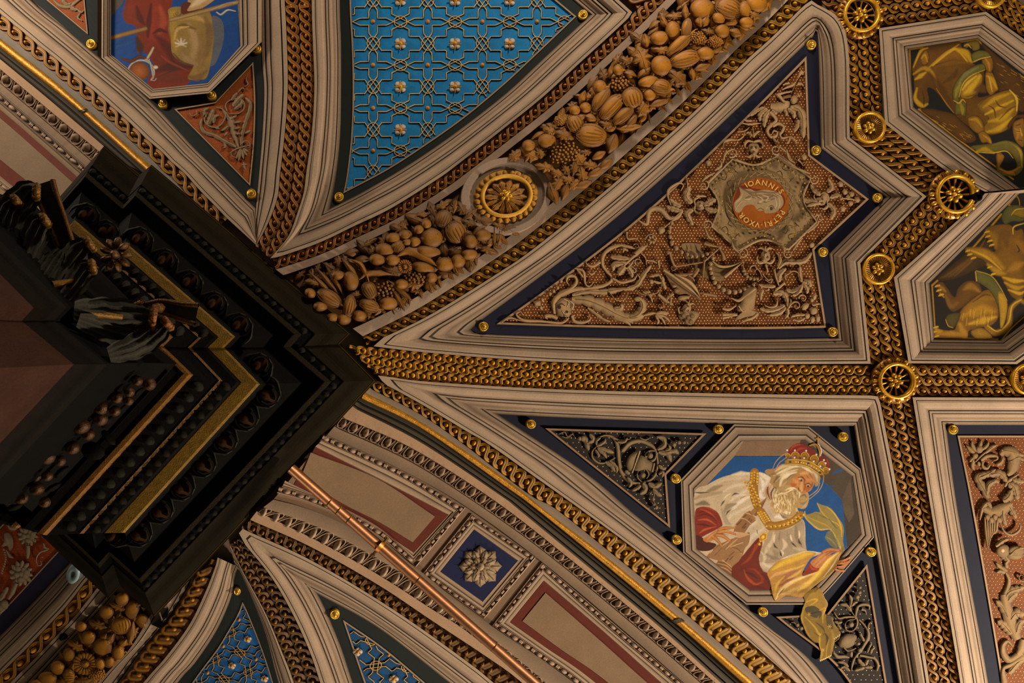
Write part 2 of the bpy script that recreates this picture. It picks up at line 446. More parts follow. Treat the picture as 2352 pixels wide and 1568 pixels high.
# ================================================================== vault shell
def off(c, d):
    c = np.asarray(c, float); t = np.gradient(c, axis=0); t /= np.maximum(1e-6, np.hypot(t[:, 0], t[:, 1]))[:, None]
    d = np.broadcast_to(np.asarray(d, float), (len(c),))
    return c + np.stack([-t[:, 1], t[:, 0]], 1) * d[:, None]
def dense(p, n=60, z=None): return resample(cr(pts(p, z), 8), n)
def cutto(c, a, b):
    c = resample(c, 400); i, j = (int(np.argmin(np.hypot(*(c - np.array(q)).T))) for q in (a, b)); return c[i:j + 1]
def cut(c, t0, t1): n = len(c); return resample(c, 200)[int(t0 * 199):int(t1 * 199) + 1]
def inset(S, d):
    S = [resample(cr(pts(s), 6) if len(pts(s)) > 2 else pts(s), max(2, int(plen(pts(s)) / 30) + 1)) for s in S]
    P_ = np.concatenate([s[:-1] for s in S]); n = len(P_)
    ar = sum(P_[i][0] * P_[(i + 1) % n][1] - P_[(i + 1) % n][0] * P_[i][1] for i in range(n))
    sg = 1 if ar > 0 else -1
    Q = []
    for i in range(n):
        a, b, c = P_[i - 1], P_[i], P_[(i + 1) % n]
        e, f = (b - a) / np.hypot(*(b - a)), (c - b) / np.hypot(*(c - b))
        n1, n2 = np.array([-e[1], e[0]]) * sg, np.array([-f[1], f[0]]) * sg
        m = n1 + n2; m /= max(1e-6, np.hypot(*m)); Q.append(b + m * d / max(.25, float(m @ n1)))
    Q = np.array(Q); out = []; k = 0
    for s in S:
        ln = len(s) - 1; out.append(np.array([Q[(k + j) % n] for j in range(ln + 1)])); k += ln
    return out
mb = MB()
gx, gy = np.arange(-420, 2800, 46.), np.arange(-420, 2000, 46.)
G = np.array([[(x, y) for x in gx] for y in gy])
mb.grid(P(G.reshape(-1, 2), -.09).reshape(len(gy), len(gx), 3), np.tile(C('9c8268'), (len(gy), len(gx), 1)))
mb.grid(P(G.reshape(-1, 2), -.6).reshape(len(gy), len(gx), 3), np.tile(C('5c4c3e'), (len(gy), len(gx), 1)))
tag(mb.build('ceiling', PLASTER), 'painted plaster vault behind all the panels and bands', None, None, 'structure')

# ------------------------------------------------------------------ guilloche courses
c2 = dense('838,782 879,763 968,719 1057,665 1143,609 1199,571 1288,501 1399,409 1490,328 1565,261 1638,191 1709,120 1785,50 1850,-18', 120)
w2 = np.interp(np.arange(120), [0, 30, 119], [11, 16, 17.5])
G2u, G2l = off(c2, -w2), off(c2, w2)
guilloche('gilt plait with one bead row between the fruit garland and the brown coin panel', G2u, G2l, 1, 24.6)
c3 = dense('630,606 644,602 716,578 764,558 815,533 892,497 958,458 1012,423 1045,400 1166,306 1255,235 1339,158 1426,79 1492,15 1520,-14', 120)
w3 = np.interp(np.arange(120), [0, 60, 119], [13, 14.5, 16.5])
G3u, G3l = off(c3, -w3), off(c3, w3)
guilloche('narrow brown plait between the large sky blue panel and the fruit garland', G3u, G3l, 1, 22.4, flip=True, cols=('985e0a', '502a0a'), bead_r=.13)
G4l = dense('654,0 659,102 661,204 654,306 643,400 637,454 616,512 588,565', 60)
G4l = np.vstack([ext([651, -40])[0], G4l]); G4r = np.vstack([ext([713, -40])[0], dense('716,0 719,102 722,204 716,306 703,400 698,441 682,492 662,543 624,594', 60)])
guilloche('double brown plait curving down the left of the large sky blue panel', G4l, G4r, 2, 22., cols=('a0640a', '5a300a'), bead_r=.1)
c5 = dense('-25,28 8,55 45,85 80,115 116,143 153,175 187,203 222,232 242,250 273,278 302,305 330,332 360,357 385,383 411,405 446,444 480,479 512,512', 90)
guilloche('brown plait running beside the upper left gold roll towards the dark entablature', off(c5, -14.5), off(c5, 14.5), 1, 36.5, bead_r=.13, cols=('ac740c', '5a300c'))
G1t = dense('800,792 855,798 968,808 1160,825 1375,835 1752,837 1994,839', 80); G1b = dense('862,858 900,866 968,875 1160,888 1375,897 1752,905 2010,908', 80)
guilloche('wide gilt plait with three rows of beads from the entablature corner to the wheel boss', G1t, G1b, 3, 24.4, flip=True, cols=('b07a0a', '4a260c'), bead_r=.2)
guilloche('short gilt plait with three rows of beads right of the lower wheel boss', '2095,839 2220,839 2370,839', '2095,909 2220,910 2370,912', 3, 24.4, cols=('a06e08', '4a260c'), bead_r=.2)
G6u = dense('850,866 862,870 968,928 1070,989 1120,1018 1222,1090 1350,1181 1477,1275 1630,1398 1720,1472 1798,1540 1850,1590', 110)
G6l = dense('845,886 853,894 968,953 1070,1024 1120,1063 1222,1140 1278,1170 1426,1288 1579,1413 1720,1535 1765,1578 1780,1592', 110)
guilloche('gilt plait with large beads curving between the lower gold roll and the king panel', G6u, G6l, 1, 25.2, cols=('b07c0a', '46240c'), bead_r=.2)
G7u = dense('575,1193 580,1196 713,1255 866,1341 994,1426 1121,1510 1200,1568 1225,1588', 90)
G7l = dense('553,1213 560,1216 688,1273 815,1344 943,1426 1070,1517 1134,1568 1160,1590', 90)
guilloche('dark brown plait below the lower egg moulding and the copper rod', G7u, G7l, 1, 22.5, cols=('704a0c', '34200a'))
G8l = dense('2022,925 2071,1180 2135,1568 2140,1592', 60); G8r = dense('2095,915 2140,1180 2206,1568 2211,1592', 60)
guilloche('gilt plait with three rows of beads going down right of the king panel', G8l, G8r, 3, 24.6, cols=('966508', '3e200c'), bead_r=.2)
G9l = dense('1943,60 1947,180 1953,312', 20); G9r = dense('2018,66 2023,170 2028,290', 20)
guilloche('upright gilt plait between the upper wheel boss and the upper flower disc', G9l, G9r, 3, 23., cols=('9c6a08', '4a260c'), bead_r=.18)
guilloche('slanting gilt plait from the upper flower disc down to the middle wheel boss', '1953,316 2128,451', '2036,286 2192,404', 3, 23., cols=('966508', '46240c'), bead_r=.18)
guilloche('slanting gilt plait from the middle wheel boss down to the lower flower disc', '2134,450 1977,603', '2206,497 2054,636', 3, 23., cols=('966508', '46240c'), bead_r=.18)
guilloche('upright gilt plait between the lower flower disc and the lower wheel boss', '1977,606 1994,790 2000,836', '2054,638 2073,790 2086,834', 3, 23., cols=('9c6a08', '4a260c'), bead_r=.18)
guilloche('gilt plait along the top edge above the octagon with the draped angel', '2015,-12 2140,-30 2262,-48', '2022,60 2140,46 2264,27', 3, 24., z=(0, 0, 1), cols=('966508', '46240c'), bead_r=.18)
guilloche('gilt plait in the top right corner beside the half hidden flower disc', '2268,-50 2482,104', '2268,26 2482,180', 3, 24., z=(0, 0, 1), cols=('966508', '46240c'), bead_r=.18)
guilloche('short dark gilt plait between the frame tip and the upper wheel boss', '1872,-12 1926,50', '1922,-40 1962,8', 2, 22., z=(0, 0, 1), cols=('8a571a', '3e1e0c'), bead_r=.18)
c10 = dense('222,1330 208,1345 184,1376 159,1407 130,1438 91,1479 57,1514 24,1546 -16,1587', 60)
guilloche('gilt plait with dark blue beads at the lower left below the glass sensor', off(c10, 15), off(c10, -15), 1, 42., cols=('a87210', '6a2c12'))
c11l = dense('452,1318 444,1339 398,1413 332,1492 278,1568 262,1590', 50); c11r = dense('500,1280 495,1300 472,1359 434,1436 378,1512 329,1568 312,1590', 50)
guilloche('dark brown plait between the lower left fruit garland and the small blue panel', c11l, c11r, 1, 27., cols=('96600c', '46220a'), bead_r=.14)
c12l = dense('528,1250 545,1285 560,1316 611,1410 649,1500 675,1568 683,1592', 60); c12r = dense('552,1236 560,1247 624,1326 675,1415 713,1500 736,1568 744,1592', 60)
guilloche('double dark brown plait fanning down between the two lower blue panels', c12l, c12r, 2, 21., cols=('6e480c', '34200a'), bead_r=.14)
guilloche('gilt plait in the top centre beside the green cornered blue panel', '1432,-14 1462,20', '1478,-38 1500,-6', 1, 22., cols=('8c560a', '46220a'))

# ------------------------------------------------------------------ brown coffer with coin portrait
bx = [dense('1081,757 1105,736 1222,650 1350,553 1452,470 1538,395 1620,320 1720,226 1800,150 1868,85', 50), '1868,85 1878,88 1885,340', '1885,340 2034,453', '2034,453 1904,583', '1904,583 1924,775',
      '1924,775 1720,778 1400,775 1120,767 1081,757']
ax = [np.vstack([[[858, 795]], cutto(G2l, (882, 778), (1845, 14)), [[1864, 1]]]), '1864,1 1942,72 1952,316', '1952,316 2128,451', '2128,451 1976,604', '1976,604 2000,835', '2000,835 1720,836 1375,834 1160,824 968,808 858,795']
ix = [dense('1138,745 1248,668 1401,553 1503,468 1579,398 1720,261 1853,127', 50), '1853,127 1857,240 1861,355', '1861,355 1997,457', '1997,457 1871,574', '1871,574 1899,753', '1899,753 1720,756 1400,753 1138,745']
ci = inset(ix, 6.5)
brown, brown_poly = panel('brown_coffer', 'large brown arrow shaped panel with gold dots, grey scrolls and a coin portrait', 'panel', ax, bx, '10132a', Bi=ix, Ci=ci, fcol='7a4010')
# ------------------------------------------------------------------ sky blue coffer
bb = ['781,-40 781,0 784,102 784,204 782,306 773,400 758,479', dense('758,479 841,436 940,377 1045,305 1160,216 1240,142 1356,34', 40), '1356,34 1270,-40', '1270,-40 781,-40']
ab = ['714,-60 716,0 719,102 722,204 716,306 703,400 698,441 682,492 662,543 621,593', np.vstack([[[621, 593]], cutto(G3u, (640, 592), (1440, 38)), [[1452, 28]]]), '1452,28 1370,-60', '1370,-60 714,-60']
ib = ['802,-20 802,0 807,102 809,204 806,306 796,400 787,446', dense('787,446 889,392 970,340 1065,273 1160,194 1240,119 1325,38', 40), '1325,38 1256,-20', '1256,-20 802,-20']
cb = inset(ib, 5)
blue, blue_poly = panel('sky_blue_coffer', 'large sky blue triangular panel with a gold lattice and white flowers', 'panel', ab, bb, '151e19', Bi=ib, Ci=cb, fcol='0c7cba', fillet='a08a70')
# ------------------------------------------------------------------ upper left: octagon with the pilgrim and orange panels
b1o = ['235,-40 233,133', '233,133 344,227', '344,227 480,214', '480,214 601,96', '601,96 601,-40', '601,-40 235,-40']
b1i = ['255,-25 255,125', '255,125 352,204', '352,204 477,191', '477,191 552,106', '552,106 545,-25', '545,-25 255,-25']
pilgrim, pil_poly = panel('octagon_coffer', 'octagonal panel at the top left with a red robed pilgrim on a blue sky', 'panel', b1o, b1i, '151e19', Ci=b1i, prof=FR2, fcol='0f448a')
t1o = ['344,231 480,218', '480,218 600,102', '600,102 607,204 603,306 596,390 588,479', '588,479 510,400 446,339 344,231']
t1i = ['399,250 494,234', '494,234 582,141', '582,141 587,230 584,330 575,428', '575,428 500,352 399,250']
t1f = inset(t1i, 4)
def flat_panel(name, label, O, I, Fi, border, fcol, fillet='b08c66'):
    c = np.concatenate([pts(s) for s in I]).mean(0)
    t = thing(name, label, 'panel', c)
    mb = MB(); loft(mb, O, I, [(0, -.02, border), (0, .012, border), (1, .012, border), (1, -.01, border)], 20); mb.build('border_strip', FRESCO, t)
    mb = MB(); loft(mb, I, Fi, [(0, .01, SH), (.08, .022, SH), (.2, .03, fillet), (.8, .03, fillet), (.9, .02, SH), (1, .004, SH)], 20); mb.build('fillet', PLASTER, t)
    poly = np.concatenate([resample(cr(pts(s), 6) if len(pts(s)) > 2 else pts(s), max(2, int(plen(pts(s)) / 24) + 1))[:-1] for s in Fi])
    mb = MB(); polyfill(mb, poly, fcol, 0.0); mb.build('field', FRESCO, t)
    return t, poly
orange, orange_poly = flat_panel('orange_spandrel', 'small orange triangular panel with a grey scroll plant below the pilgrim octagon', t1o, t1i, t1f, '151d1d', '9a4810')
t0o = ['71,-2 150,64 224,130', '224,130 227,-30', '227,-30 60,-30', '60,-30 71,-2']
t0i = ['102,-3 203,81', '203,81 201,-16', '201,-16 95,-16', '95,-16 102,-3']
corner, corner_poly = flat_panel('orange_spandrel', 'cut off orange triangular panel in the top left corner', t0o, t0i, inset(t0i, 4), '151d1d', '9a4810')
# mouldings M1 and M2 round that bay
t = thing('bay_moulding', 'grey moulding between the upper left plait and the orange panels', 'moulding', (300, 260))
m1o = off(c5, -14.5); m1i = dense('60,-10 71,0 150,65 230,133 344,229 446,339 510,400 588,479', 60)
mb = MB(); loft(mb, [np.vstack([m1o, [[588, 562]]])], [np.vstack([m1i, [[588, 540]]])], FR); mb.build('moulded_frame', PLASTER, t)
t = thing('bay_moulding', 'grey moulding left of the double brown plait', 'moulding', (625, 260))
mb = MB(); loft(mb, [np.vstack([G4l, [[588, 566]]])], ['601,-40 601,96 607,204 603,306 596,390 588,479 586,545'], FR2); mb.build('moulded_frame', PLASTER, t)
# ------------------------------------------------------------------ king coffer bay
kA = [np.vstack([[[868, 862]], cut(G1b, .04, .99), [[2016, 910]]]), np.vstack([[[2016, 910]], G8l]), '2140,1592 1850,1592', np.vstack([G6u[::-1][:-3], [[868, 862]]])]
kB = ['1140,948 1156,952 1375,962 1676,973 1857,978 1961,978', '1961,978 1976,1071 2007,1237 2063,1568 2092,1738', '2092,1738 2092,1739', '2092,1739 1905,1568 1752,1428 1566,1267 1457,1180 1350,1089 1140,948']
t = thing('king_bay_frame', 'long grey mouldings framing the kite shaped bay of the crowned king', 'moulding', (1600, 1250))
for i in (0, 1, 3):
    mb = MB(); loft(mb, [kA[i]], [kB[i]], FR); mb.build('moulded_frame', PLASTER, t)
kp = np.concatenate([resample(pts(s), 40)[:-1] for s in kB])
mb = MB(); polyfill(mb, kp, '101328', -.03); mb.build('dark_blue_ground', FRESCO, t)
o2o = ['1686,974 1857,979', '1857,979 1976,1076', '1976,1076 2007,1234', '2007,1234 1892,1365 1850,1388', '1850,1388 1714,1388', '1714,1388 1569,1268', '1569,1268 1564,1101', '1564,1101 1686,974']
o2i = ['1702,1013 1848,1010', '1848,1010 1957,1094', '1957,1094 1976,1226', '1976,1226 1868,1352', '1868,1352 1722,1354', '1722,1354 1600,1260', '1600,1260 1592,1122', '1592,1122 1702,1013']
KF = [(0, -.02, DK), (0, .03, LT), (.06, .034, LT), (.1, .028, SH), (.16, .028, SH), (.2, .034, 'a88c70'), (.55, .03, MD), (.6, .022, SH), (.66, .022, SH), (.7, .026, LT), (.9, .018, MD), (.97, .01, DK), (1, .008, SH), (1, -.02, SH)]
king, king_poly = panel('king_octagon', 'octagonal panel with a white bearded crowned king in ermine on a blue sky', 'panel', o2o, o2i, '101328', Ci=o2i, prof=KF, fcol='7c6148')
t2i = ['1249,982 1624,994', '1624,994 1531,1090', '1531,1090 1540,1214', '1540,1214 1249,982']
def spandrel(name, label, I, fcol):
    c = np.concatenate([pts(s) for s in I]).mean(0); t = thing(name, label, 'panel', c); Fi = inset(I, 6)
    mb = MB(); loft(mb, I, Fi, [(0, .004, SH), (.08, .022, SH), (.2, .03, 'a07c58'), (.8, .03, 'a07c58'), (.9, .022, SH), (1, .008, SH)], 20); mb.build('fillet', PLASTER, t)
    poly = np.concatenate([resample(pts(s), max(2, int(plen(pts(s)) / 24) + 1))[:-1] for s in Fi])
    mb = MB(); polyfill(mb, poly, fcol, .009); mb.build('field', FRESCO, t)
    return t, poly
span2, span2_poly = spandrel('scroll_spandrel', 'dark triangular panel with grey vine scrolls and a vase left of the king', t2i, '241a12')
t3i = ['1992,1293 2056,1662', '2056,1662 1951,1568 1780,1415', '1780,1415 1899,1409', '1899,1409 1992,1293']
span3, span3_poly = spandrel('scroll_spandrel', 'dark triangular panel with grey vine scrolls below the veil of the king', t3i, '241a12')
# ------------------------------------------------------------------ right hand coffers
a4 = ['2096,912 2372,914', '2372,914 2372,1600', '2372,1600 2212,1600', '2212,1600 2206,1568 2140,1180 2096,912']
b4 = ['2173,976 2372,976', '2372,976 2372,1600', '2372,1600 2276,1600', '2276,1600 2270,1568 2201,1180 2173,976']
i4 = ['2198,999 2372,999', '2372,999 2372,1600', '2372,1600 2306,1600', '2306,1600 2300,1568 2234,1180 2198,999']
gro, gro_poly = panel('grotesque_coffer', 'brown dotted panel with grey leafy creatures at the lower right corner', 'panel', a4, b4, '101328', Bi=i4, Ci=inset(i4, 6), fcol='7a4010')
Q1 = lambda L: [pts(s, (0, 0, 1)) for s in L]
a3 = Q1(['2019,65 2265,27', '2265,27 2480,182', '2480,182 2470,420', '2470,420 2262,440', '2262,440 2170,390 2033,284', '2033,284 2019,65'])
i3 = Q1(['2086,112 2244,88', '2244,88 2430,233', '2430,233 2425,425', '2425,425 2345,434', '2345,434 2099,245', '2099,245 2086,112'])
angel, angel_poly = panel('angel_octagon', 'octagonal panel at the upper right with a golden draped angel holding a scroll', 'panel', a3, i3, '1c1a18', Ci=i3, fcol='1e1c1a', prof=FR)
a5 = Q1(['2053,637 2230,478 2262,444', '2262,444 2470,424', '2470,424 2470,740', '2470,740 2336,836', '2336,836 2087,834', '2087,834 2053,637'])
i5 = Q1(['2135,650 2342,444', '2342,444 2420,436', '2420,436 2420,690', '2420,690 2300,781', '2300,781 2146,779', '2146,779 2135,650'])
grif, grif_poly = panel('griffin_octagon', 'octagonal panel at the right with a golden winged lion and a scroll', 'panel', a5, i5, '1c1a18', Ci=i5, fcol='241d14', prof=FR)
# ------------------------------------------------------------------ lower left bays
def side_strip(name, label, A, B, prof, mat=None, cat='moulding', child='moulded_frame'):
    c = (pts(A).mean(0) + pts(B).mean(0)) / 2; t = thing(name, label, cat, c)
    mb = MB(); loft(mb, [A], [B], prof); mb.build(child, mat or PLASTER, t); return t
c10l, c10r = off(c10, -15), off(c10, 15)
gl = dense('262,1366 255,1380 153,1489 82,1568 62,1592', 50); gr = dense('350,1404 344,1415 296,1492 224,1568 204,1590', 50)
def orient(c, a): c = np.asarray(c); return c
up10, lo10 = (off(c10, 15), off(c10, -15)) if off(c10, 15)[20][0] < c10[20][0] else (off(c10, -15), off(c10, 15))
side_strip('bay_moulding', 'grey moulding between the lower left plait and the fruit garland', lo10, dense('262,1366 255,1380 153,1489 82,1568 62,1592', 60), FR2)
rr = flat_panel('red_grotesque_panel', 'orange red panel with white fruit bunches at the lower left edge', ['168,1284 156,1296 0,1459 -30,1490', '-30,1490 -30,1240', '-30,1240 40,1160', '40,1160 168,1284'],
                ['143,1262 133,1270 0,1413 -24,1438', '-24,1438 -24,1240', '-24,1240 40,1168', '40,1168 143,1262'], inset(['143,1262 133,1270 0,1413 -24,1438', '-24,1438 -24,1240', '-24,1240 40,1168', '40,1168 143,1262'], 4), '1f1c38', 'a8460e')
red, red_poly = rr
side_strip('bay_moulding', 'grey moulding between the dark blue strip and the blue beaded plait', np.vstack([[[205, 1322]], up10]), dense('172,1282 156,1296 80,1378 0,1459 -30,1490', 60), FR)
side_strip('bay_moulding', 'pale moulding between the lower left garland and the dark brown plait', dense('350,1404 344,1415 296,1492 224,1568 204,1590', 60), c11l, FR2)
m10 = dense('548,1302 540,1322 531,1372 497,1449 446,1525 408,1568 392,1588', 60)
side_strip('bay_moulding', 'grey moulding curving left of the small blue panel', c11r, m10, FR)
p6i = [dense('557,1380 545,1412 528,1440 498,1490 440,1568 430,1582', 40), '430,1582 634,1582', dense('634,1582 628,1568 600,1482 567,1400 557,1380', 40)]
p6o = [m10, '392,1588 648,1588', dense('648,1588 640,1568 610,1455 575,1365 548,1302', 40)]
small, small_poly = flat_panel('small_blue_panel', 'narrow blue panel with gold lattice at the bottom below the dark entablature', p6o, p6i, inset(p6i, 4), '151e19', '145c9c', 'a08a70')
side_strip('bay_moulding', 'thin grey moulding between the small blue panel and the double dark plait', c12l, dense('540,1300 548,1306 575,1365 610,1455 640,1568 648,1592', 60), FR2)
p7o = ['730,1364 779,1474 812,1572 818,1592', '818,1592 1075,1592', dense('1075,1592 1019,1558 866,1440 730,1364', 40)]
p7i = ['786,1421 836,1568 842,1588', '842,1588 1005,1588', dense('1005,1588 978,1568 880,1486 786,1421', 40)]
m12a = [np.vstack([[[549, 1224]], c12r[2:]]), np.vstack([G7l[::-1][:-1], [[549, 1224]]])]
t7 = side_strip('bay_moulding', 'grey mouldings framing the lower blue panel on its left side', m12a[0], dense('700,1340 730,1364 779,1474 812,1572 818,1592', 60), FR)
side_strip('bay_moulding', 'grey moulding between the dark brown plait and the lower blue panel', m12a[1], dense('1075,1592 1019,1558 866,1440 730,1364 700,1342', 60), FR)
low, low_poly = flat_panel('lower_blue_panel', 'blue triangular panel with gold lattice at the bottom edge beside the copper rod', p7o, p7i, inset(p7i, 5), '131b17', '0c4878', 'a08a70')
# ================================================================== arch soffits
CREAM = 'b4906e'
def soffit(name, label, curves, z=None):
    """curves: list of (curve, off, colour) laid side by side, each run shared with the next"""
    mb = MB()
    cs = [resample(cr(pts(c, z), 8), 90) for c, _, _ in curves]
    V = np.zeros((len(cs), 90, 3)); K = np.zeros((len(cs), 90, 3))
    for i, (c, (_, o, k)) in enumerate(zip(cs, curves)): V[i] = P(c, o); K[i] = C(k)
    mb.grid(V, K); return mb, cs
# lower right arch: traced courses
R0 = G6l
R1 = dense('836,898 843,904 968,969 1160,1099 1263,1180 1401,1285 1579,1433 1720,1556 1752,1586', 100)   # roll upper edge
R2 = dense('828,914 834,918 968,984 1160,1117 1230,1168 1401,1306 1579,1454 1707,1568 1728,1588', 100)   # roll lower edge
R3 = dense('808,932 815,938 968,1017 1160,1145 1189,1168 1350,1301 1528,1451 1656,1568 1676,1588', 100)  # dark hollow lower
R4 = dense('786,956 792,961 943,1027 1130,1145 1299,1275 1503,1443 1643,1568 1664,1588', 100)            # cream lower
R3b = R3 + (R4 - R3) * .06
R5 = dense('770,977 777,982 943,1058 1121,1172 1273,1283 1477,1451 1612,1568 1634,1588', 100)            # eggs lower
R6 = dense('752,998 759,1002 917,1076 1066,1160 1245,1290 1450,1462 1571,1568 1594,1588', 100)           # beige lower
arch = thing('arch_soffit', 'broad painted stone arch with egg mouldings, red edged panels and a blue flower coffer', 'arch', (1160, 1250), .3)
mb, _ = soffit('', '', [(R0, .0, '8f7c68'), (R0, .16, '8f7c68'), (R1, .16, 'a08c78'), (R1, .0, SH)]); mb.build('grey_strip', PLASTER, arch)
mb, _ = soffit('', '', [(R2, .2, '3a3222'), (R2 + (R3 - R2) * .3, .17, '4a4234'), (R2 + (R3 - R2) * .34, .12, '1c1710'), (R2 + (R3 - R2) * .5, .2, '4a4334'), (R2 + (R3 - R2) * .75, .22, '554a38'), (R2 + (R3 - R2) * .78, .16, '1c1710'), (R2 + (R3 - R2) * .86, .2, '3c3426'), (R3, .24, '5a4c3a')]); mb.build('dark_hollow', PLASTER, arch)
mb, _ = soffit('', '', [(R3, .0, MD), (R3, .3, CREAM), (R4, .3, CREAM), (R4, .2, SH)]); mb.build('cream_strip', PLASTER, arch)
egg_row(arch, R4, R5, 27.5)
mb, _ = soffit('', '', [(R5, .24, SH), (R5 + (R6 - R5) * .1, .3, '947a60'), (R6, .3, '7c6650'), (R6, .26, SH)]); mb.build('beige_strip', PLASTER, arch)
# flat ground of the soffit between the two bead courses
Q5 = dense('596,1178 598,1178 739,1247 866,1318 994,1400 1070,1448 1160,1522 1215,1568 1240,1590', 90)   # lower eggs, outer (towards the garland plait)
Q4 = dense('606,1164 739,1212 835,1262 930,1318 1010,1370 1095,1435 1186,1508 1258,1569 1415,1708', 90, (0, 0, 1))    # lower eggs, inner
Q3 = dense('628,1147 690,1163 760,1190 860,1240 955,1303 1040,1372 1129,1437 1319,1568 1345,1588', 90)    # bead course line
soff_up, soff_lo = resample(R6, 90), resample(Q3, 90)
b = Band(soff_up, soff_lo)
mb = MB(); n = 60
V = np.zeros((12, n, 3)); K = np.zeros((12, n, 3))
for i in range(12):
    q = b.at(np.linspace(0, 1, n), i / 11); V[i] = P(q, .255); K[i] = C('84694f')
mb.grid(V, K); mb.build('soffit_ground', PLASTER, arch)
mb, _ = soffit('', '', [(Q3, .24, SH), (Q3, .3, '7c6650'), (Q4, .3, '947a60'), (Q4, .24, SH)]); mb.build('beige_strip', PLASTER, arch)
egg_row(arch, Q5, Q4, 30., cols=('b59a7c', '6e5642'))
mb, _ = soffit('', '', [(Q5, .2, SH), (Q5, .3, CREAM), (resample(G7u, 90), .3, CREAM), (resample(G7u, 90), .0, SH)]); mb.build('cream_strip', PLASTER, arch)
def sunk_panel(par, O, I1, I2, I3, mid, inner):
    """bead frame O, moulding to I1, coloured strip to I2, field I3"""
    mb = MB(); loft(mb, I1, I2, [(0, .285, 'a98c70'), (.3, .28, 'b59a7c'), (.36, .27, SH), (.55, .268, 'a08468'), (.9, .265, 'b3977a'), (1, .25, SH)], 18); mb.build('panel_moulding', PLASTER, par)
    poly = np.concatenate([resample(cr(pts(s), 6) if len(pts(s)) > 2 else pts(s), max(2, int(plen(pts(s)) / 22) + 1))[:-1] for s in I2])
    mb = MB(); polyfill(mb, poly, mid, .262); mb.build('red_strip' if inner else 'blue_field', FRESCO, par)
    if inner:
        poly = np.concatenate([resample(cr(pts(s), 6) if len(pts(s)) > 2 else pts(s), max(2, int(plen(pts(s)) / 22) + 1))[:-1] for s in I3])
        mb = MB(); polyfill(mb, poly, inner, .274)
        k = len(poly); e = np.concatenate([P(poly, .274), P(poly, .258)]); mb.add(e, [(i, (i + 1) % k, k + (i + 1) % k, k + i) for i in range(k)], SH)
        mb.build('panel_slab', PLASTER, par)
# first red edged panel, its bead courses
pa = thing('soffit_panel', 'long beige panel with a red border beside the dark entablature, crossed by the copper rod', 'panel', (830, 1120), .3)
b1 = dense('752,998 759,1002 917,1076 1070,1165', 40); b2 = dense('738,1012 744,1015 917,1094 1048,1172', 40)
bead_reel(pa, b1, b2, 34.)
bead_reel(pa, '1070,1165 955,1303', '1048,1172 950,1282', 34.)
b3 = dense('636,1132 700,1150 790,1188 870,1232 955,1303', 40); b4_ = dense('650,1114 720,1138 800,1172 880,1218 950,1282', 40)
bead_reel(pa, b3, b4_, 34.)
pin = [dense('738,1012 744,1015 917,1094 1048,1172', 40), '1048,1172 950,1282', b4_[::-1]]
i2 = [dense('724,1026 731,1030 917,1124 1029,1182', 40), '1029,1182 950,1268', dense('950,1268 860,1210 760,1155 655,1103', 40)]
i3_ = [dense('714,1039 723,1043 866,1099 999,1186', 40), '999,1186 948,1245', dense('948,1245 870,1198 780,1152 672,1083', 40)]
sunk_panel(pa, None, pin, i2, i3_, '63240f', '8c7052')
# square coffer with flower
fl = thing('flower_coffer', 'square dark blue coffer with a grey leaf rosette between the two red edged panels', 'coffer', (1102, 1299), .3)
fo = pts('1083,1178 1232,1279 1112,1421 969,1318'); fi = pts('1087,1198 1211,1280 1110,1402 990,1317'); fb = pts('1089,1216 1188,1287 1108,1380 1012,1312')
for i in range(4):
    bead_reel(fl, fo[[i, (i + 1) % 4]], fi[[i, (i + 1) % 4]], 33.)
sd = lambda q: [q[[i, (i + 1) % 4]] for i in range(4)]
sunk_panel(fl, None, sd(fi), sd(fb), None, '0c1640', None)
cc = (1103, 1300)
for ring, (n, r0, r1, w, o_, colr) in enumerate(((8, 16, 50, 27, .262, 'a08666'), (8, 12, 40, 21, .285, 'a88e6e'), (6, 6, 24, 19, .31, '94795a'))):
    for k in range(n):
        a = 2 * math.pi * (k + .5 * ring) / n; ca, sa = math.cos(a), math.sin(a)
        L = [(r0, -w * .25), (r0 + (r1 - r0) * .35, -w * .5), (r0 + (r1 - r0) * .5, -w * .4), (r0 + (r1 - r0) * .7, -w * .48), (r0 + (r1 - r0) * .8, -w * .28), (r1, 0)]
        L = L + [(x, -y) for x, y in L[-2::-1]]
        mb = MB(); pillow(mb, [(cc[0] + x * ca - y * sa, cc[1] + (x * sa + y * ca) * .97) for x, y in L], colr, o_, .045, hc=(.02, .02), lo=.4, curve=ring > 1)
        stroke(mb, [(cc[0] + r0 * ca, cc[1] + r0 * sa), (cc[0] + (r1 - 3) * ca, cc[1] + (r1 - 3) * sa)], [3, 1], '5a4630', o_ + .047, rel=.004, hi=1, lo=.8)
        mb.build('petal', PLASTER, fl, True)
dome('flower_heart', dome_mesh('heart', PLASTER, 'a88e6e'), fl, cc, 9, 9, 0, .33, .07)
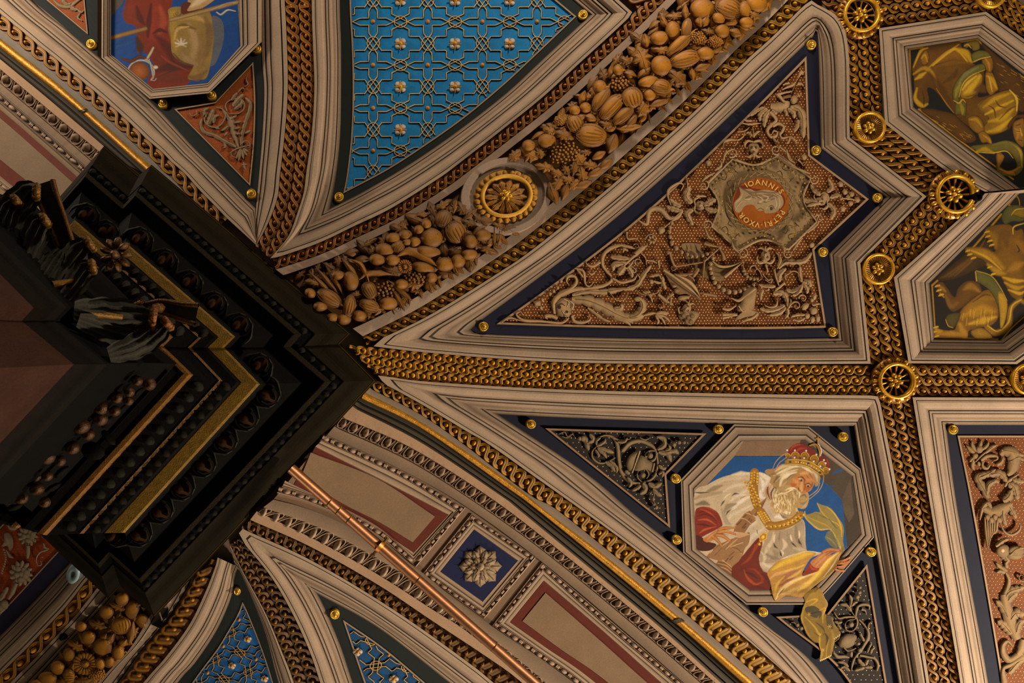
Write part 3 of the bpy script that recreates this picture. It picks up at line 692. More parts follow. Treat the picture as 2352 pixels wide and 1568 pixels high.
# second red edged panel
pb = thing('soffit_panel', 'long beige panel with a red border running off the bottom edge', 'panel', (1340, 1480), .3)
c0 = [dense('1245,1290 1400,1422 1571,1568 1594,1588', 40), '1245,1290 1129,1437', dense('1129,1437 1230,1507 1319,1568 1348,1588', 40)]
c1 = [dense('1247,1310 1390,1436 1547,1568 1570,1588', 40), '1247,1310 1150,1432', dense('1150,1432 1240,1494 1340,1566 1368,1588', 40)]
for i in range(3): bead_reel(pb, c0[i], c1[i], 33.)
q1 = [c1[0][::-1], '1247,1310 1150,1432', c1[2], '1368,1588 1570,1588']
q2 = [dense('1541,1588 1518,1568 1390,1454 1249,1334', 40), '1249,1334 1172,1428', dense('1172,1428 1260,1490 1360,1560 1395,1588', 40), '1395,1588 1541,1588']
q3 = [dense('1510,1588 1487,1568 1380,1472 1253,1361', 40), '1253,1361 1200,1426', dense('1200,1426 1290,1492 1390,1562 1425,1588', 40), '1425,1588 1510,1588']
sunk_panel(pb, None, q1, q2, q3, '63240f', '8c7052')
# gilded roll of the lower arch
def roll(label, A, B, o_, mat, breaks=(), name='gilded_roll'):
    b = Band(A, B); t = thing(name, label, 'moulding', b.at(.5, .5)[0], o_)
    cuts = [0] + list(breaks) + [1]
    for u0, u1 in zip(cuts[:-1], cuts[1:]):
        mb = MB(); u = np.linspace(u0 + .002, u1 - .002, max(4, int((u1 - u0) * b.len / 14))); S = []
        for x in np.linspace(0, math.pi, 8): S.append(P(b.at(u, .5 - .5 * math.cos(x)), o_ - .02 + .08 * math.sin(x)))
        mb.grid(np.array(S), np.tile(C('b8801c'), (8, len(u), 1))); mb.build('roll_length', mat, t, True)
    for u in breaks:
        mb = MB(); uu = np.array([u - .004, u + .004]); S = []
        for x in np.linspace(0, math.pi, 8): S.append(P(b.at(uu, .5 - .62 * math.cos(x)), o_ - .02 + .11 * math.sin(x)))
        mb.grid(np.array(S), np.tile(C('4a3a20'), (8, 2, 1))); mb.build('joint_collar', ROLL, t)
    return t
roll('long worn gold roll along the edge of the lower right arch', R1, R2, .24, ROLL, (.664,))
# ------------------------------------------------------------------ upper left arch
def dl(x0, y0, x1, y1): return dense(f'{x0 - 24},{y0 - 20} {x0},{y0} {(x0 + x1) / 2},{(y0 + y1) / 2 + 2} {x1},{y1}', 60)
up = thing('arch_soffit', 'painted stone arch with egg moulding and beads at the upper left edge', 'arch', (110, 300), .3)
U0 = resample(off(c5, 14.5), 60)
A1 = dense('-24,70 0,88 120,182 200,252 350,384 378,410', 60); A2 = dense('-24,92 0,110 110,196 195,266 330,388 352,408', 60)
A3 = dense('-24,114 0,133 120,232 252,345 285,374', 60); A4 = dense('-24,138 0,158 110,250 226,346 250,366', 60)
A5 = dense('-24,170 0,189 110,282 207,366 230,386', 60); A6 = dense('-24,192 0,212 110,306 198,382 220,400', 60); A7 = dense('-24,218 0,237 110,332 183,396 205,415', 60)
A8 = dense('-24,232 0,251 100,338 168,398 190,418', 60); A9 = dense('-24,252 0,271 90,350 148,402 170,422', 60)
mb, _ = soffit('', '', [(U0, 0, '7c7468'), (U0, .16, '877c70'), (A1, .16, '7c7468'), (A1, 0, SH)]); mb.build('grey_strip', PLASTER, up)
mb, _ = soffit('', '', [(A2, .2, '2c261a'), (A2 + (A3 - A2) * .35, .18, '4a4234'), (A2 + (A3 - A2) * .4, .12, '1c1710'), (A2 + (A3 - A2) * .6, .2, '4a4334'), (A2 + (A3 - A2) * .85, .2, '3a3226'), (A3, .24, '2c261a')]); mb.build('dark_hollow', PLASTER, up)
mb, _ = soffit('', '', [(A3, 0, MD), (A3 + (A4 - A3) * .12, .3, CREAM), (A4, .3, CREAM), (A4, .2, SH)]); mb.build('cream_strip', PLASTER, up)
egg_row(up, A4, A5, 33.)
mb, _ = soffit('', '', [(A5, .24, SH), (A5 + (A6 - A5) * .12, .3, '947a60'), (A6, .3, '86705a'), (A6, .25, SH)]); mb.build('beige_strip', PLASTER, up)
bead_reel(up, A6, A7, 38.)
mb, _ = soffit('', '', [(A7, .25, SH), (A7 + (A8 - A7) * .2, .28, 'a08468'), (A8, .26, MD), (A8, .25, SH)]); mb.build('panel_moulding', PLASTER, up)
us = thing('soffit_panel', 'grey beige panel with a red border at the left edge above the leaf capital', 'panel', (60, 370), .3)
mb = MB(); polyfill(mb, np.vstack([A8[8:], [[190, 520]], ext([[-30, 520]]), A8[:1]]), '6a2a12', .258); mb.build('red_strip', FRESCO, us)
sl = np.vstack([A9[8:], [[165, 500], [148, 480]], dense('120,462 80,430 0,366 -26,344', 20)])
mb = MB(); polyfill(mb, sl, '8a7258', .274); mb.build('panel_slab', PLASTER, us)
bl = dense('-26,384 0,404 60,452 120,500', 30)
mb, _ = soffit('', '', [(bl, .26, MD), (bl + (-8, 10), .285, 'a08468'), (bl + (-10, 40), .285, 'a08468')]); mb.build('panel_moulding', PLASTER, us)
bead_reel(us, bl + (-4, 5), bl + (-12, 18), 36., lift=.32)
roll('long worn gold roll along the edge of the upper left arch', A1, A2, .24, ROLL, (.675,))
# ------------------------------------------------------------------ copper tie rod
rod = None
ra, rb_ = PH((668, 1075), 11.35), PH((1262, 1597), 11.35)
rod = thing('tie_rod', 'straight polished copper rod slanting from the dark entablature across the arch', 'rod', None, at=ra)
def tube(mb, a, b, r, col, n=16, ends=True, r2=None):
    a, b = Vector(a), Vector(b); d = (b - a).normalized(); x = d.orthogonal().normalized(); y = d.cross(x)
    r2 = r if r2 is None else r2
    V = np.array([[list(q + (x * math.cos(2 * math.pi * j / n) + y * math.sin(2 * math.pi * j / n)) * rr) for j in range(n)] for q, rr in ((a, r), (b, r2))])
    k = mb.n; mb.grid(V, np.tile(C(col), (2, n, 1)), close=True)
    if ends: mb.f.append(tuple(k + j for j in range(n))); mb.f.append(tuple(k + n + j for j in range(n)))
D = rb_ - ra
cutsr = [0, .15, .185, .225, .35, .49, .785, 1.34]
for u0, u1 in zip(cutsr[:-1], cutsr[1:]):
    mb = MB(); tube(mb, ra + D * (u0 + .001), ra + D * (u1 - .001), .071, '764a28', 24); mb.build('rod_length', BRASS, rod, True)
for u in cutsr[1:-1]:
    mb = MB(); tube(mb, ra + D * (u - .0012), ra + D * (u + .0012), .0725, 'b07a30', 24); mb.build('rod_joint', BRASS, rod)
cm = ra + D * .345; sd_ = np.cross(D / np.linalg.norm(D), (0, 0, 1.0))
mb = MB(); tube(mb, cm - D * .006, cm + D * .006, .084, 'b06c28', 20); cl = mb.build('clamp', BRASS, rod, True)
for s_ in (1, -1):
    mb = MB(); q = cm + sd_ * s_ * .09; tube(mb, q, q + sd_ * s_ * .05, .022, 'c89a60', 8); tube(mb, q + sd_ * s_ * .05, q + sd_ * s_ * .08, .034, 'd8b080', 8); mb.build('clamp_bolt', BRASS, cl)
# ================================================================== pier, capital and entablature
GRN, BRN, GLD = '54441f', '3a2a1c', '9a7010'
KEY = {  # outlines in the plan, corners running round from the upper left block
 'top': '240,334 320,402 348,378 807,766 783,790 865,874 356,1417 277,1347 250,1375 -90,1056 -90,712',
 'fil': '196,403 281,477 311,447 680,768 655,797 750,877 321,1331 251,1269 226,1296 -90,1000 -90,730',
 'gld': '172,505 262,583 288,556 540,773 515,798 597,882 287,1223 232,1172 207,1198 -95,930 -95,800',
 'thn': '140,545 225,616 250,592 458,775 434,798 506,874 186,1225 140,1182 112,1210 -100,1010 -100,790',
 'gl4': '105,580 190,650 214,628 394,773 372,795 440,860 103,1229 62,1190 40,1212 -110,1075 -110,800',
 'sha': '-150,440 -125,462 -100,440 166,706 138,736 258,836 -60,1177 -90,1150 -110,1172 -180,1110 -180,470'}
KEY = {k: pts(v, (0, 0, 1)) for k, v in KEY.items()}
def ring(a, b, t, h):
    q = KEY[a] + (KEY[b] - KEY[a]) * t
    return np.array([PH(p, h) for p in q])
def course(par, name, rows, mat=None, smooth=False):
    """rows (key a, key b, t, height, colour)"""
    mb = MB()
    for r0, r1 in zip(rows[:-1], rows[1:]):
        V = np.array([ring(*r0[:4]), ring(*r1[:4])])
        n = V.shape[1]
        for j in range(n):
            q = V[:, [j, (j + 1) % n]]
            mb.grid(q, np.array([[C(r0[4])] * 2, [C(r1[4])] * 2]))
    return mb.build(name, mat or BRONZE, par)
ent = thing('entablature', 'dark stepped entablature with gold bands seen from below, jutting in from the left', 'entablature', None, at=PH((400, 870), 11.0))
course(ent, 'top_slab', [('top', 'fil', 0, 11.8, GRN), ('top', 'fil', 0, 11.7, GRN), ('top', 'fil', .03, 11.69, SH)])
course(ent, 'gold_edge', [('top', 'fil', .03, 11.69, GLD), ('top', 'fil', .055, 11.66, GLD), ('top', 'fil', .07, 11.66, '2a1c0c')])
cy = [('top', 'fil', .07 + .58 * i / 8, 11.66 - .34 * (i / 8) ** .8 - .02 * math.sin(math.pi * i / 8 * 2), GRN) for i in range(9)]
course(ent, 'cyma', cy)
course(ent, 'carved_course', [('top', 'fil', .65, 11.3, '6a4c1a'), ('top', 'fil', .67, 11.3, '6a4c1a'), ('top', 'fil', .68, 11.31, '1c140c'), ('top', 'fil', .9, 11.25, '241a10')])
course(ent, 'stone_fillet', [('top', 'fil', .9, 11.21, 'b09a74'), ('fil', 'gld', .02, 11.2, 'b09a74'), ('fil', 'gld', .05, 11.22, '20160e')])
course(ent, 'soffit', [('fil', 'gld', .05, 11.22, '2a1a10'), ('fil', 'gld', .35, 11.22, '2a1a10'), ('fil', 'gld', .42, 11.18, '22180e')])
course(ent, 'carved_ovolo', [('fil', 'gld', .42, 11.18, '2a2218'), ('fil', 'gld', .7, 11.06, '2e281e'), ('fil', 'gld', .94, 10.9, '2a2218'), ('fil', 'gld', .97, 10.86, '3a3428'), ('gld', 'thn', 0, 10.84, '3a3428')])
course(ent, 'gold_band', [('gld', 'thn', 0, 10.82, 'a67a10'), ('gld', 'thn', .08, 10.78, 'a67a10'), ('gld', 'thn', .46, 10.72, 'a67a10'), ('gld', 'thn', .5, 10.72, '4a3810')], DIMGILT)
course(ent, 'dentil_ground', [('gld', 'thn', .5, 10.72, '30281c'), ('gld', 'thn', .58, 10.66, '1c160e'), ('gld', 'thn', .94, 10.6, '30291e')])
course(ent, 'gold_line', [('gld', 'thn', .94, 10.6, '8a5c14'), ('thn', 'gl4', .04, 10.56, '8a5c14'), ('thn', 'gl4', .06, 10.57, '20160e')], DIMGILT)
course(ent, 'leaf_course', [('thn', 'gl4', .06, 10.57, '261d14'), ('thn', 'gl4', .5, 10.5, '2a2118'), ('thn', 'gl4', .94, 10.42, '261d14')])
course(ent, 'gold_bead', [('thn', 'gl4', .94, 10.42, '9a6414'), ('gl4', 'sha', .03, 10.36, 'b07418'), ('gl4', 'sha', .1, 10.34, '9a6414'), ('gl4', 'sha', .12, 10.36, '2a1c10')], DIMGILT)
course(ent, 'architrave_face', [('gl4', 'sha', .12, 10.36, '33291e'), ('gl4', 'sha', .3, 10.3, '2e251c'), ('gl4', 'sha', .3, 10.0, '2e251c')])
def hdome(name, me, par, c, rx, ry, rot, h, d):
    k = h / F; r = math.radians(rot); o0 = PH(c, h)
    ax = np.array([math.cos(r), math.sin(r), 0]) * k * rx; ay = np.array([math.sin(r), -math.cos(r), 0]) * k * ry
    M = Matrix(((ax[0], ay[0], 0, 0), (ax[1], ay[1], 0, 0), (0, 0, -d, 0), (0, 0, 0, 1)))
    ob = bpy.data.objects.new(name, me); COL.objects.link(ob); ob.parent = par
    ob.matrix_basis = Matrix.Translation(Vector(o0) - wl(par)) @ M; _loc[ob.name] = Vector(o0); return ob
def hstroke(mb, line, w, col, h, rel=.03, hi=1.3, lo=.5):
    """stroke lying on a level plane h; line in the plan (px) or with own heights (x, y, h)"""
    p = np.asarray(line, float); q = cr(p[:, :2], 5) if len(p) > 2 else p[:, :2]
    hs = np.full(len(q), h) if p.shape[1] == 2 else np.interp(np.linspace(0, 1, len(q)), np.linspace(0, 1, len(p)), p[:, 2])
    n = len(q); ws = np.interp(np.linspace(0, 1, n), np.linspace(0, 1, len(w)), w)
    tg = np.gradient(q, axis=0); tg /= np.maximum(1e-6, np.hypot(tg[:, 0], tg[:, 1]))[:, None]; nm = np.stack([-tg[:, 1], tg[:, 0]], 1)
    V = np.zeros((5, n, 3)); K = np.zeros((5, n, 3))
    for i, (u, r, kk) in enumerate(((-.5, 0, lo), (-.28, .72, 1), (0, 1, hi), (.28, .72, 1), (.5, 0, lo))):
        a = q + nm * ws[:, None] * u
        V[i] = [PH(a[j], hs[j] - rel * r) for j in range(n)]; K[i] = mul(col, kk)
    mb.grid(V, K)
eggm = dome_mesh('dark_egg', BRONZE, '8a5a30', hi=1.5); lfm = dome_mesh('dark_leaf', BRONZE, '6e6a58', hi=1.3); tip = dome_mesh('dark_tip', BRONZE, '5e5440', hi=1.5)
def along(a, b, n, t0=0.0, t1=1.0): return [np.array(a) + (np.array(b) - np.array(a)) * (t0 + (t1 - t0) * (i + .5) / n) for i in range(n)]
def ang(a, b): return math.degrees(math.atan2(b[1] - a[1], b[0] - a[0]))
def mid(a, b, t, i): return KEY[a][i] + (KEY[b][i] - KEY[a][i]) * t
for i0, i1, n in ((2, 3, 5), (5, 6, 7), (0, 1, 2), (6, 7, 1), (4, 5, 1)):
    a, b = mid('fil', 'gld', .72, i0), mid('fil', 'gld', .72, i1); r = ang(a, b)
    u = (b - a) / np.hypot(*(b - a)); w = np.array([-u[1], u[0]])
    if w @ (np.array([380, 880]) - a) < 0: w = -w
    for c in along(a, b, n):
        hdome('egg', eggm, ent, c, 17, 22, r, 11.06, .16)
        mb = MB()
        for s in (1, -1):
            hstroke(mb, [c - w * 26 + u * s * 4, c - w * 16 + u * s * 22, c + w * 8 + u * s * 25, c + w * 28 + u * s * 8], [3, 9, 10, 3], '8e8a74', 11.03, .1)
            hstroke(mb, [c - w * 24 + u * s * 18, c + w * 4 + u * s * 36, c + w * 26 + u * s * 36], [2, 8, 3], '86826e', 11.02, .1)
        mb.build('egg_leaf', BRONZE, ent, True)
for i0, i1, n in ((2, 3, 22), (5, 6, 26), (0, 1, 5), (4, 5, 4)):
    a, b = mid('top', 'fil', .79, i0), mid('top', 'fil', .79, i1); r = ang(a, b)
    for c in along(a, b, n): hdome('leaf_tip', tip, ent, c, 8, 9, r, 11.28, .06)
for i0, i1, n in ((5, 6, 14), (2, 3, 9)):
    a, b = mid('thn', 'gl4', .5, i0), mid('thn', 'gl4', .5, i1); r = ang(a, b)
    for c in along(a, b, n, .02, .98): hdome('carved_leaf', lfm, ent, c, 11, 15, r, 10.5, .09)
    a, b = mid('gld', 'thn', .75, i0), mid('gld', 'thn', .75, i1); r = ang(a, b)
    for c in along(a, b, n + 2): hdome('dentil', tip, ent, c, 9, 13, r, 10.63, .07)
# ------------------------------------------------------------------ pier shaft and capital
pier = thing('stone_pier', 'pinkish stone pier with a dark leaf capital at the left edge of the picture', 'pier', None, at=PH((60, 900), 8.9))
sp = np.array([[(p[0] - CX) / F * 8.9, (p[1] - CY) / F * 8.9] for p in KEY['sha']])
def sring(k, z): c = sp.mean(0); return np.array([[*(c + (q - c) * k), z + CAMZ] for q in sp])
def stack(name, rows, mat):
    mb = MB()
    for (k0, z0, c0), (k1, z1, c1) in zip(rows[:-1], rows[1:]):
        V = np.array([sring(k0, z0), sring(k1, z1)])
        for j in range(11): mb.grid(V[:, [j, (j + 1) % 11]], np.array([[C(c0)] * 2, [C(c1)] * 2]))
    return mb.build(name, mat, pier)
stack('shaft', [(.93, -1.6, '8a5a44'), (.93, 8.3, '8a5a44')], MARBLE)
stack('neck_ring', [(.93, 8.3, '4a3a30'), (.96, 8.45, '4a3a30'), (.96, 8.6, '3a3028'), (.99, 8.66, '4a4034'), (1.0, 8.78, '4a4034'), (.97, 8.84, '2a221a')], BRONZE)
stack('bell', [(.97, 8.84, '2c2a24'), (.99, 9.3, '2c2a24'), (1.05, 9.8, '2a2620'), (1.12, 10.0, '2a2620'), (1.12, 10.2, '2a2620')], BRONZE)
def acanthus(path, w, lip=True, body='a49e88', gold='9a6a16', lobes=5):
    """leaf rising from the neck; path rows (x, y, height), the last ones curl over"""
    p = np.asarray(path, float); n = 22; t = np.linspace(0, 1, n)
    q = np.stack([np.interp(t, np.linspace(0, 1, len(p)), p[:, i]) for i in range(3)], 1)
    for i in range(3): q[1:-1, i] = (q[:-2, i] + 2 * q[1:-1, i] + q[2:, i]) / 4
    tg = np.gradient(q[:, :2], axis=0); tg /= np.maximum(1e-6, np.hypot(tg[:, 0], tg[:, 1]))[:, None]
    tg = np.array([tg[max(0, i - 6):i + 1].mean(0) for i in range(n)]); nm = np.stack([-tg[:, 1], tg[:, 0]], 1)
    sc = w * (.55 + .6 * np.sin(math.pi * np.clip(t * .9 + .08, 0, 1))) * (1 + .16 * np.abs(np.sin(t * math.pi * lobes)))
    sc[-1] *= .9
    U = np.linspace(-1, 1, 13); V = np.zeros((13, n, 3)); K = np.zeros((13, n, 3))
    for i, u in enumerate(U):
        a = q[:, :2] + nm * (sc * u * .5)[:, None]; rib = .035 * math.cos(u * math.pi * 4) - .10 * u * u
        V[i] = [PH(a[j], q[j, 2] + rib * -1 * min(1, t[j] * 3)) for j in range(n)]
        K[i] = [mul(body, .7 + .5 * (math.cos(u * math.pi * 4) * .5 + .5)) for j in range(n)]
    mb = MB(); mb.grid(V, K); lf = mb.build('acanthus_leaf', BRONZE, pier, True)
    if lip:
        mb = MB(); e = [V[i, -1] for i in range(13)]
        for i in range(12):
            for k in range(2):
                c = e[i] + (e[i + 1] - e[i]) * (k / 2); r = .034 + .014 * ((i + k) % 2)
                tube(mb, c, e[i + 1] + (0, 0, -.01), r, gold, 6)
        mb.build('gilt_lip', DIMGILT, lf, True)
acanthus([(-40, 600, 9.0), (0, 540, 9.25), (30, 480, 9.5), (60, 448, 9.55), (75, 436, 9.45), (84, 440, 9.3)], 62)
acanthus([(-20, 620, 8.95), (0, 560, 9.15), (10, 500, 9.3), (25, 470, 9.35), (38, 462, 9.2)], 46)
acanthus([(30, 640, 8.95), (60, 590, 9.15), (80, 540, 9.35), (95, 510, 9.4), (104, 506, 9.25)], 52)
acanthus([(90, 690, 8.95), (130, 650, 9.15), (165, 600, 9.4), (190, 570, 9.55), (206, 560, 9.4)], 58)
acanthus([(120, 700, 8.9), (150, 680, 9.05), (180, 640, 9.2), (200, 612, 9.28), (212, 612, 9.14)], 48)
acanthus([(170, 712, 8.95), (220, 716, 9.1), (280, 722, 9.25), (330, 722, 9.4), (352, 726, 9.3)], 58, gold='9a5a14')
acanthus([(180, 735, 8.92), (230, 752, 9.1), (270, 765, 9.3), (300, 770, 9.35), (312, 772, 9.25)], 46, False)
acanthus([(250, 815, 8.92), (300, 800, 9.1), (340, 780, 9.35), (372, 752, 9.5), (384, 742, 9.4)], 50, gold='9a5a14')
acanthus([(60, 660, 8.92), (95, 640, 9.05), (120, 600, 9.2), (140, 575, 9.28)], 44, False)
def horn(path, w0, w1, label=None):
    mb = MB(); p = np.asarray(path, float); n = 14; t = np.linspace(0, 1, n)
    q = np.stack([np.interp(t, np.linspace(0, 1, len(p)), p[:, i]) for i in range(3)], 1)
    tg = np.gradient(q[:, :2], axis=0); tg /= np.hypot(tg[:, 0], tg[:, 1])[:, None]; nm = np.stack([-tg[:, 1], tg[:, 0]], 1)
    w = w0 + (w1 - w0) * t
    S = []
    for u, z in ((-.5, .25), (-.5, 0), (.5, 0), (.5, .25)): S.append([PH(q[j, :2] + nm[j] * w[j] * u, q[j, 2] + z) for j in range(n)])
    mb.grid(np.array(S), np.tile(C('8a8066'), (4, n, 1))); h_ = mb.build('abacus_horn', BRONZE, pier)
    for s in (-.5, .5):
        mb = MB()
        for j in range(n - 1): tube(mb, PH(q[j, :2] + nm[j] * w[j] * s, q[j, 2]), PH(q[j + 1, :2] + nm[j + 1] * w[j + 1] * s, q[j + 1, 2]), .03, '8a5a14', 7, False)
        mb.build('gilt_edge', DIMGILT, h_, True)
    return h_
horn([(150, 560, 9.75), (128, 500, 9.72), (108, 450, 9.7), (98, 420, 9.7)], 34, 48)
horn([(320, 712, 9.75), (370, 704, 9.72), (420, 716, 9.7), (452, 722, 9.7)], 20, 44)
for (x, y, r, a0) in ((318, 724, 26, 100), (364, 735, 28, 100)):
    mb = MB(); A_ = [math.radians(a0 + 200 * i / 12) for i in range(13)]
    for a, b in zip(A_[:-1], A_[1:]):
        f = lambda a: PH((x + r * .7 * math.cos(a), y + r * math.sin(a)), 9.45); tube(mb, f(a), f(b), .05, '8a5612', 7)
        tube(mb, f(a), PH((x + r * .95 * math.cos(a), y + r * 1.25 * math.sin(a)), 9.5), .03, '9a6216', 6)
    mb.build('gilt_scroll', DIMGILT, pier, True)
for k in range(9):
    a = 2 * math.pi * k / 9; c = (268 + 24 * math.cos(a), 585 + 27 * math.sin(a))
    hdome('capital_petal', dome_mesh('gpet', DIMGILT, '8a5c14', hi=1.3, lo=.4), pier, c, 15, 8, math.degrees(a), 9.62 + .03 * (k % 2), .09)
hdome('capital_flower', dome_mesh('gpet', DIMGILT, '8a5c14'), pier, (266, 584), 11, 11, 0, 9.56, .09)
for a, b in (((122, 656), (176, 644)), ((168, 716), (282, 728))):
    mb = MB(); tube(mb, PH(a, 9.05), PH(b, 9.2), .055, '9a6a14', 9, True, .03); mb.build('gilt_stem', DIMGILT, pier, True)
# ------------------------------------------------------------------ gilded swag under the entablature
swag = thing('fruit_swag', 'dark gilded swag of apples and pomegranates under the dark entablature', 'swag', None, at=PH((200, 1000), 9.5))
fm = dome_mesh('gfruit', DIMGILT, '7a4e16', prof=((1, 0), (.98, .3), (.85, .6), (.6, .85), (.3, .97), (.2, .9)), n=12, hi=1.2, lo=.45)
for x, y, r in [(1350, 400, 58), (1240, 370, 48), (1170, 470, 46), (1060, 520, 56), (1160, 550, 44), (920, 610, 66), (1040, 640, 50), (910, 710, 66), (740, 770, 78), (570, 900, 66), (660, 970, 62), (800, 850, 56),
                (430, 1050, 74), (300, 1080, 46), (545, 1090, 50), (320, 1210, 68), (430, 1225, 48), (200, 1420, 58), (340, 1340, 62), (410, 1460, 50), (160, 1330, 28), (240, 1320, 24), (190, 1370, 26), (90, 1440, 44), (1000, 300, 26), (930, 370, 22)]:
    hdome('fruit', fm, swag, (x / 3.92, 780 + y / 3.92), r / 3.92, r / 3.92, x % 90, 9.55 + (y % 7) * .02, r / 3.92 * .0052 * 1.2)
lm = dome_mesh('gleaf', BRONZE, '3a3226', hi=1.3, lo=.5)
for x, y, a, b, r in [(840, 1000, 110, 84, 20), (970, 740, 70, 34, 130), (700, 660, 80, 26, 140), (640, 860, 70, 30, 70), (500, 960, 70, 28, 150), (560, 1190, 80, 36, 140), (250, 1170, 70, 30, 110), (480, 1330, 80, 30, 150), (140, 1500, 70, 36, 160), (1120, 620, 60, 24, 130), (980, 880, 90, 34, 50), (1260, 470, 50, 24, 130), (400, 1140, 60, 26, 20), (820, 540, 70, 26, 140), (360, 980, 60, 26, 140)]:
    hdome('leaf', lm, swag, (x / 3.92, 780 + y / 3.92), a / 3.92, b / 3.92, r, 9.72, .09)
# ------------------------------------------------------------------ fittings round the entablature
sn = thing('ceiling_sensor', 'small round grey glass floodlight peeping out below the dark entablature', 'sensor', (170, 1316), .35)
mb = MB(); lathe(mb, (170, 1316), [(15, -.06, .5), (15, .0, 1), (14, .03, 1.2), (9, .04, .9), (5, .035, .8), (4.5, .02, .15), (.01, .02, .1)], '8aa0a4', .35, 28, 1.55, 10); mb.build('glass_disc', GLASSY, sn, True)
mb = MB(); lathe(mb, (170, 1316), [(15.5, -.25, .4), (16, -.02, .8), (15, .012, .9)], '5a6668', .35, 28, 1.55, 10); mb.build('housing', GLASSY, sn, True)
br = thing('lamp_bracket', 'small black bracket under the bottom corner of the dark entablature', 'bracket', (372, 1424), .4)
mb = MB(); polyfill(mb, pts('348,1434 370,1420 374,1436 366,1442'), '0c0a08', .4, None); e = pts('348,1434 370,1420 374,1436 366,1442')
mb.add(np.concatenate([P(e, .4), P(e, .1)]), [(i, (i + 1) % 4, 4 + (i + 1) % 4, 4 + i) for i in range(4)], '0c0a08'); mb.build('mount', BRONZE, br)
mb = MB(); e = pts('372,1418 387,1398 384,1416 376,1424'); polyfill(mb, e, '0c0a08', .42, None); mb.add(np.concatenate([P(e, .42), P(e, .1)]), [(i, (i + 1) % 4, 4 + (i + 1) % 4, 4 + i) for i in range(4)], '0c0a08'); mb.build('arm', BRONZE, br)
kn = thing('ceiling_hook', 'small round dark knob on the pale moulding at the lower left', 'hook', (149, 1457), .1)
mb = MB(); lathe(mb, (149, 1457), [(8, -.02, .6), (8, .04, 1), (6, .08, 1.3), (.01, .1, 1.5)], '2c2c26', .1, 14); mb.build('knob', BRONZE, kn, True)
mb = MB(); lathe(mb, (149, 1457), [(9, -.03, .6), (9, .015, 1), (7.5, .02, .8)], '1c1a16', .1, 14); mb.build('collar', BRONZE, kn, True)
# ================================================================== gilded bosses and studs
G_ = 'e8ac30'
def wheel_boss(c, r, label, hole=None):
    t = thing('wheel_boss', label, 'boss', c, .17, 'gilded wheel bosses on the plaits')
    mb = MB(); lathe(mb, c, [(r * 1.08, -.05, .5), (r * 1.07, .03, .8), (r * .78, .05, .6)], '8a5410', .17, 36); mb.build('back_plate', GILT, t, True)
    em = dome_mesh('boss_egg', GILT, 'd0982c', hi=1.3, lo=.5)
    n = 15
    for k in range(n):
        a = 360 * (k + .5) / n
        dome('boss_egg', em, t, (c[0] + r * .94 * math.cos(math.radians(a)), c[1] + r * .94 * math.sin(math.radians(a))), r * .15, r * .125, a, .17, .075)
    mb = MB()
    for k in range(n):
        a = math.radians(360 * k / n)
        stroke(mb, [(c[0] + r * q * math.cos(a + b_), c[1] + r * q * math.sin(a + b_)) for q, b_ in ((.8, 0), (.93, .05), (1.02, 0))], [4, 6, 3], 'b0761a', .18, rel=.06)
    mb.build('boss_dart', GILT, t, True)['kind'] = 'stuff'
    mb = MB(); lathe(mb, c, [(r * .84, .02, .6), (r * .84, .09, .9), (r * .81, .11, 1.1), (r * .74, .11, 1.2), (r * .7, .09, .9), (r * .69, .0, .5)], G_, .17, 44); mb.build('rim', GILT, t, True)
    mb = MB(); lathe(mb, c, [(r * .7, -.02, .35), (r * .5, -.03, .3), (r * .01, -.03, .4)], '5a380c', .17, 24); mb.build('dish', GILT, t, True)
    for k in range(13):
        a = math.radians(360 * k / 13); q = lambda s, b_=0: (c[0] + r * s * math.cos(a + b_), c[1] + r * s * math.sin(a + b_))
        mb = MB(); stroke(mb, [q(.3), q(.48), q(.67)], [r * .07, r * .11, r * .15], 'c8922a', .165, rel=.05, hi=1.3, lo=.4)
        mb.build('spoke', GILT, t, True)
    for k in range(6):
        a = 360 * k / 6 + 15
        dome('petal', dome_mesh('boss_petal', GILT, 'd8a02c', hi=1.3, lo=.45), t, (c[0] + r * .23 * math.cos(math.radians(a)), c[1] + r * .23 * math.sin(math.radians(a))), r * .15, r * .12, a, .2, .075)
    dome('heart', dome_mesh('boss_heart', GILT, 'e8b03c', hi=1.4, lo=.4), t, c, r * .1, r * .1, 0, .24, .09)
    if hole:
        mb = MB(); lathe(mb, hole, [(10.5, -.02, .8), (10.5, .14, 1), (8, .15, .9), (6, .15, .3), (5.5, .05, .12), (.01, .04, .1)], '2a1a10', .17, 18); mb.build('lamp_socket', BRONZE, t, True, 'small dark round socket')
    return t
def flower_disc(c, r, label):
    t = thing('flower_disc', label, 'boss', c, .17, 'gilded flower discs on the plaits')
    mb = MB(); lathe(mb, c, [(r, -.05, .6), (r, .05, .9), (r * .97, .075, 1.15), (r * .88, .08, 1.2), (r * .83, .06, .8), (r * .81, .035, .5)], G_, .17, 40); mb.build('rim', GILT, t, True)
    mb = MB(); lathe(mb, c, [(r * .82, .03, .6), (r * .78, .045, 1.0), (r * .5, .03, .8), (r * .44, .01, .4), (.01, .0, .3)], 'c8922a', .17, 72, flute=(1, 2, .55)); mb.build('fluted_dish', GILT, t)
    for k in range(6):
        a = 360 * k / 6 + 20
        dome('petal', dome_mesh('boss_petal', GILT, 'd8a02c', hi=1.3, lo=.45), t, (c[0] + r * .25 * math.cos(math.radians(a)), c[1] + r * .25 * math.sin(math.radians(a))), r * .17, r * .14, a, .19, .06)
    dome('heart', dome_mesh('boss_heart', GILT, 'e8b03c'), t, c, r * .12, r * .12, 0, .22, .08)
    return t
wheel_boss((1975, 36), 50, 'gilded wheel boss at the apex of the brown arrow shaped panel')
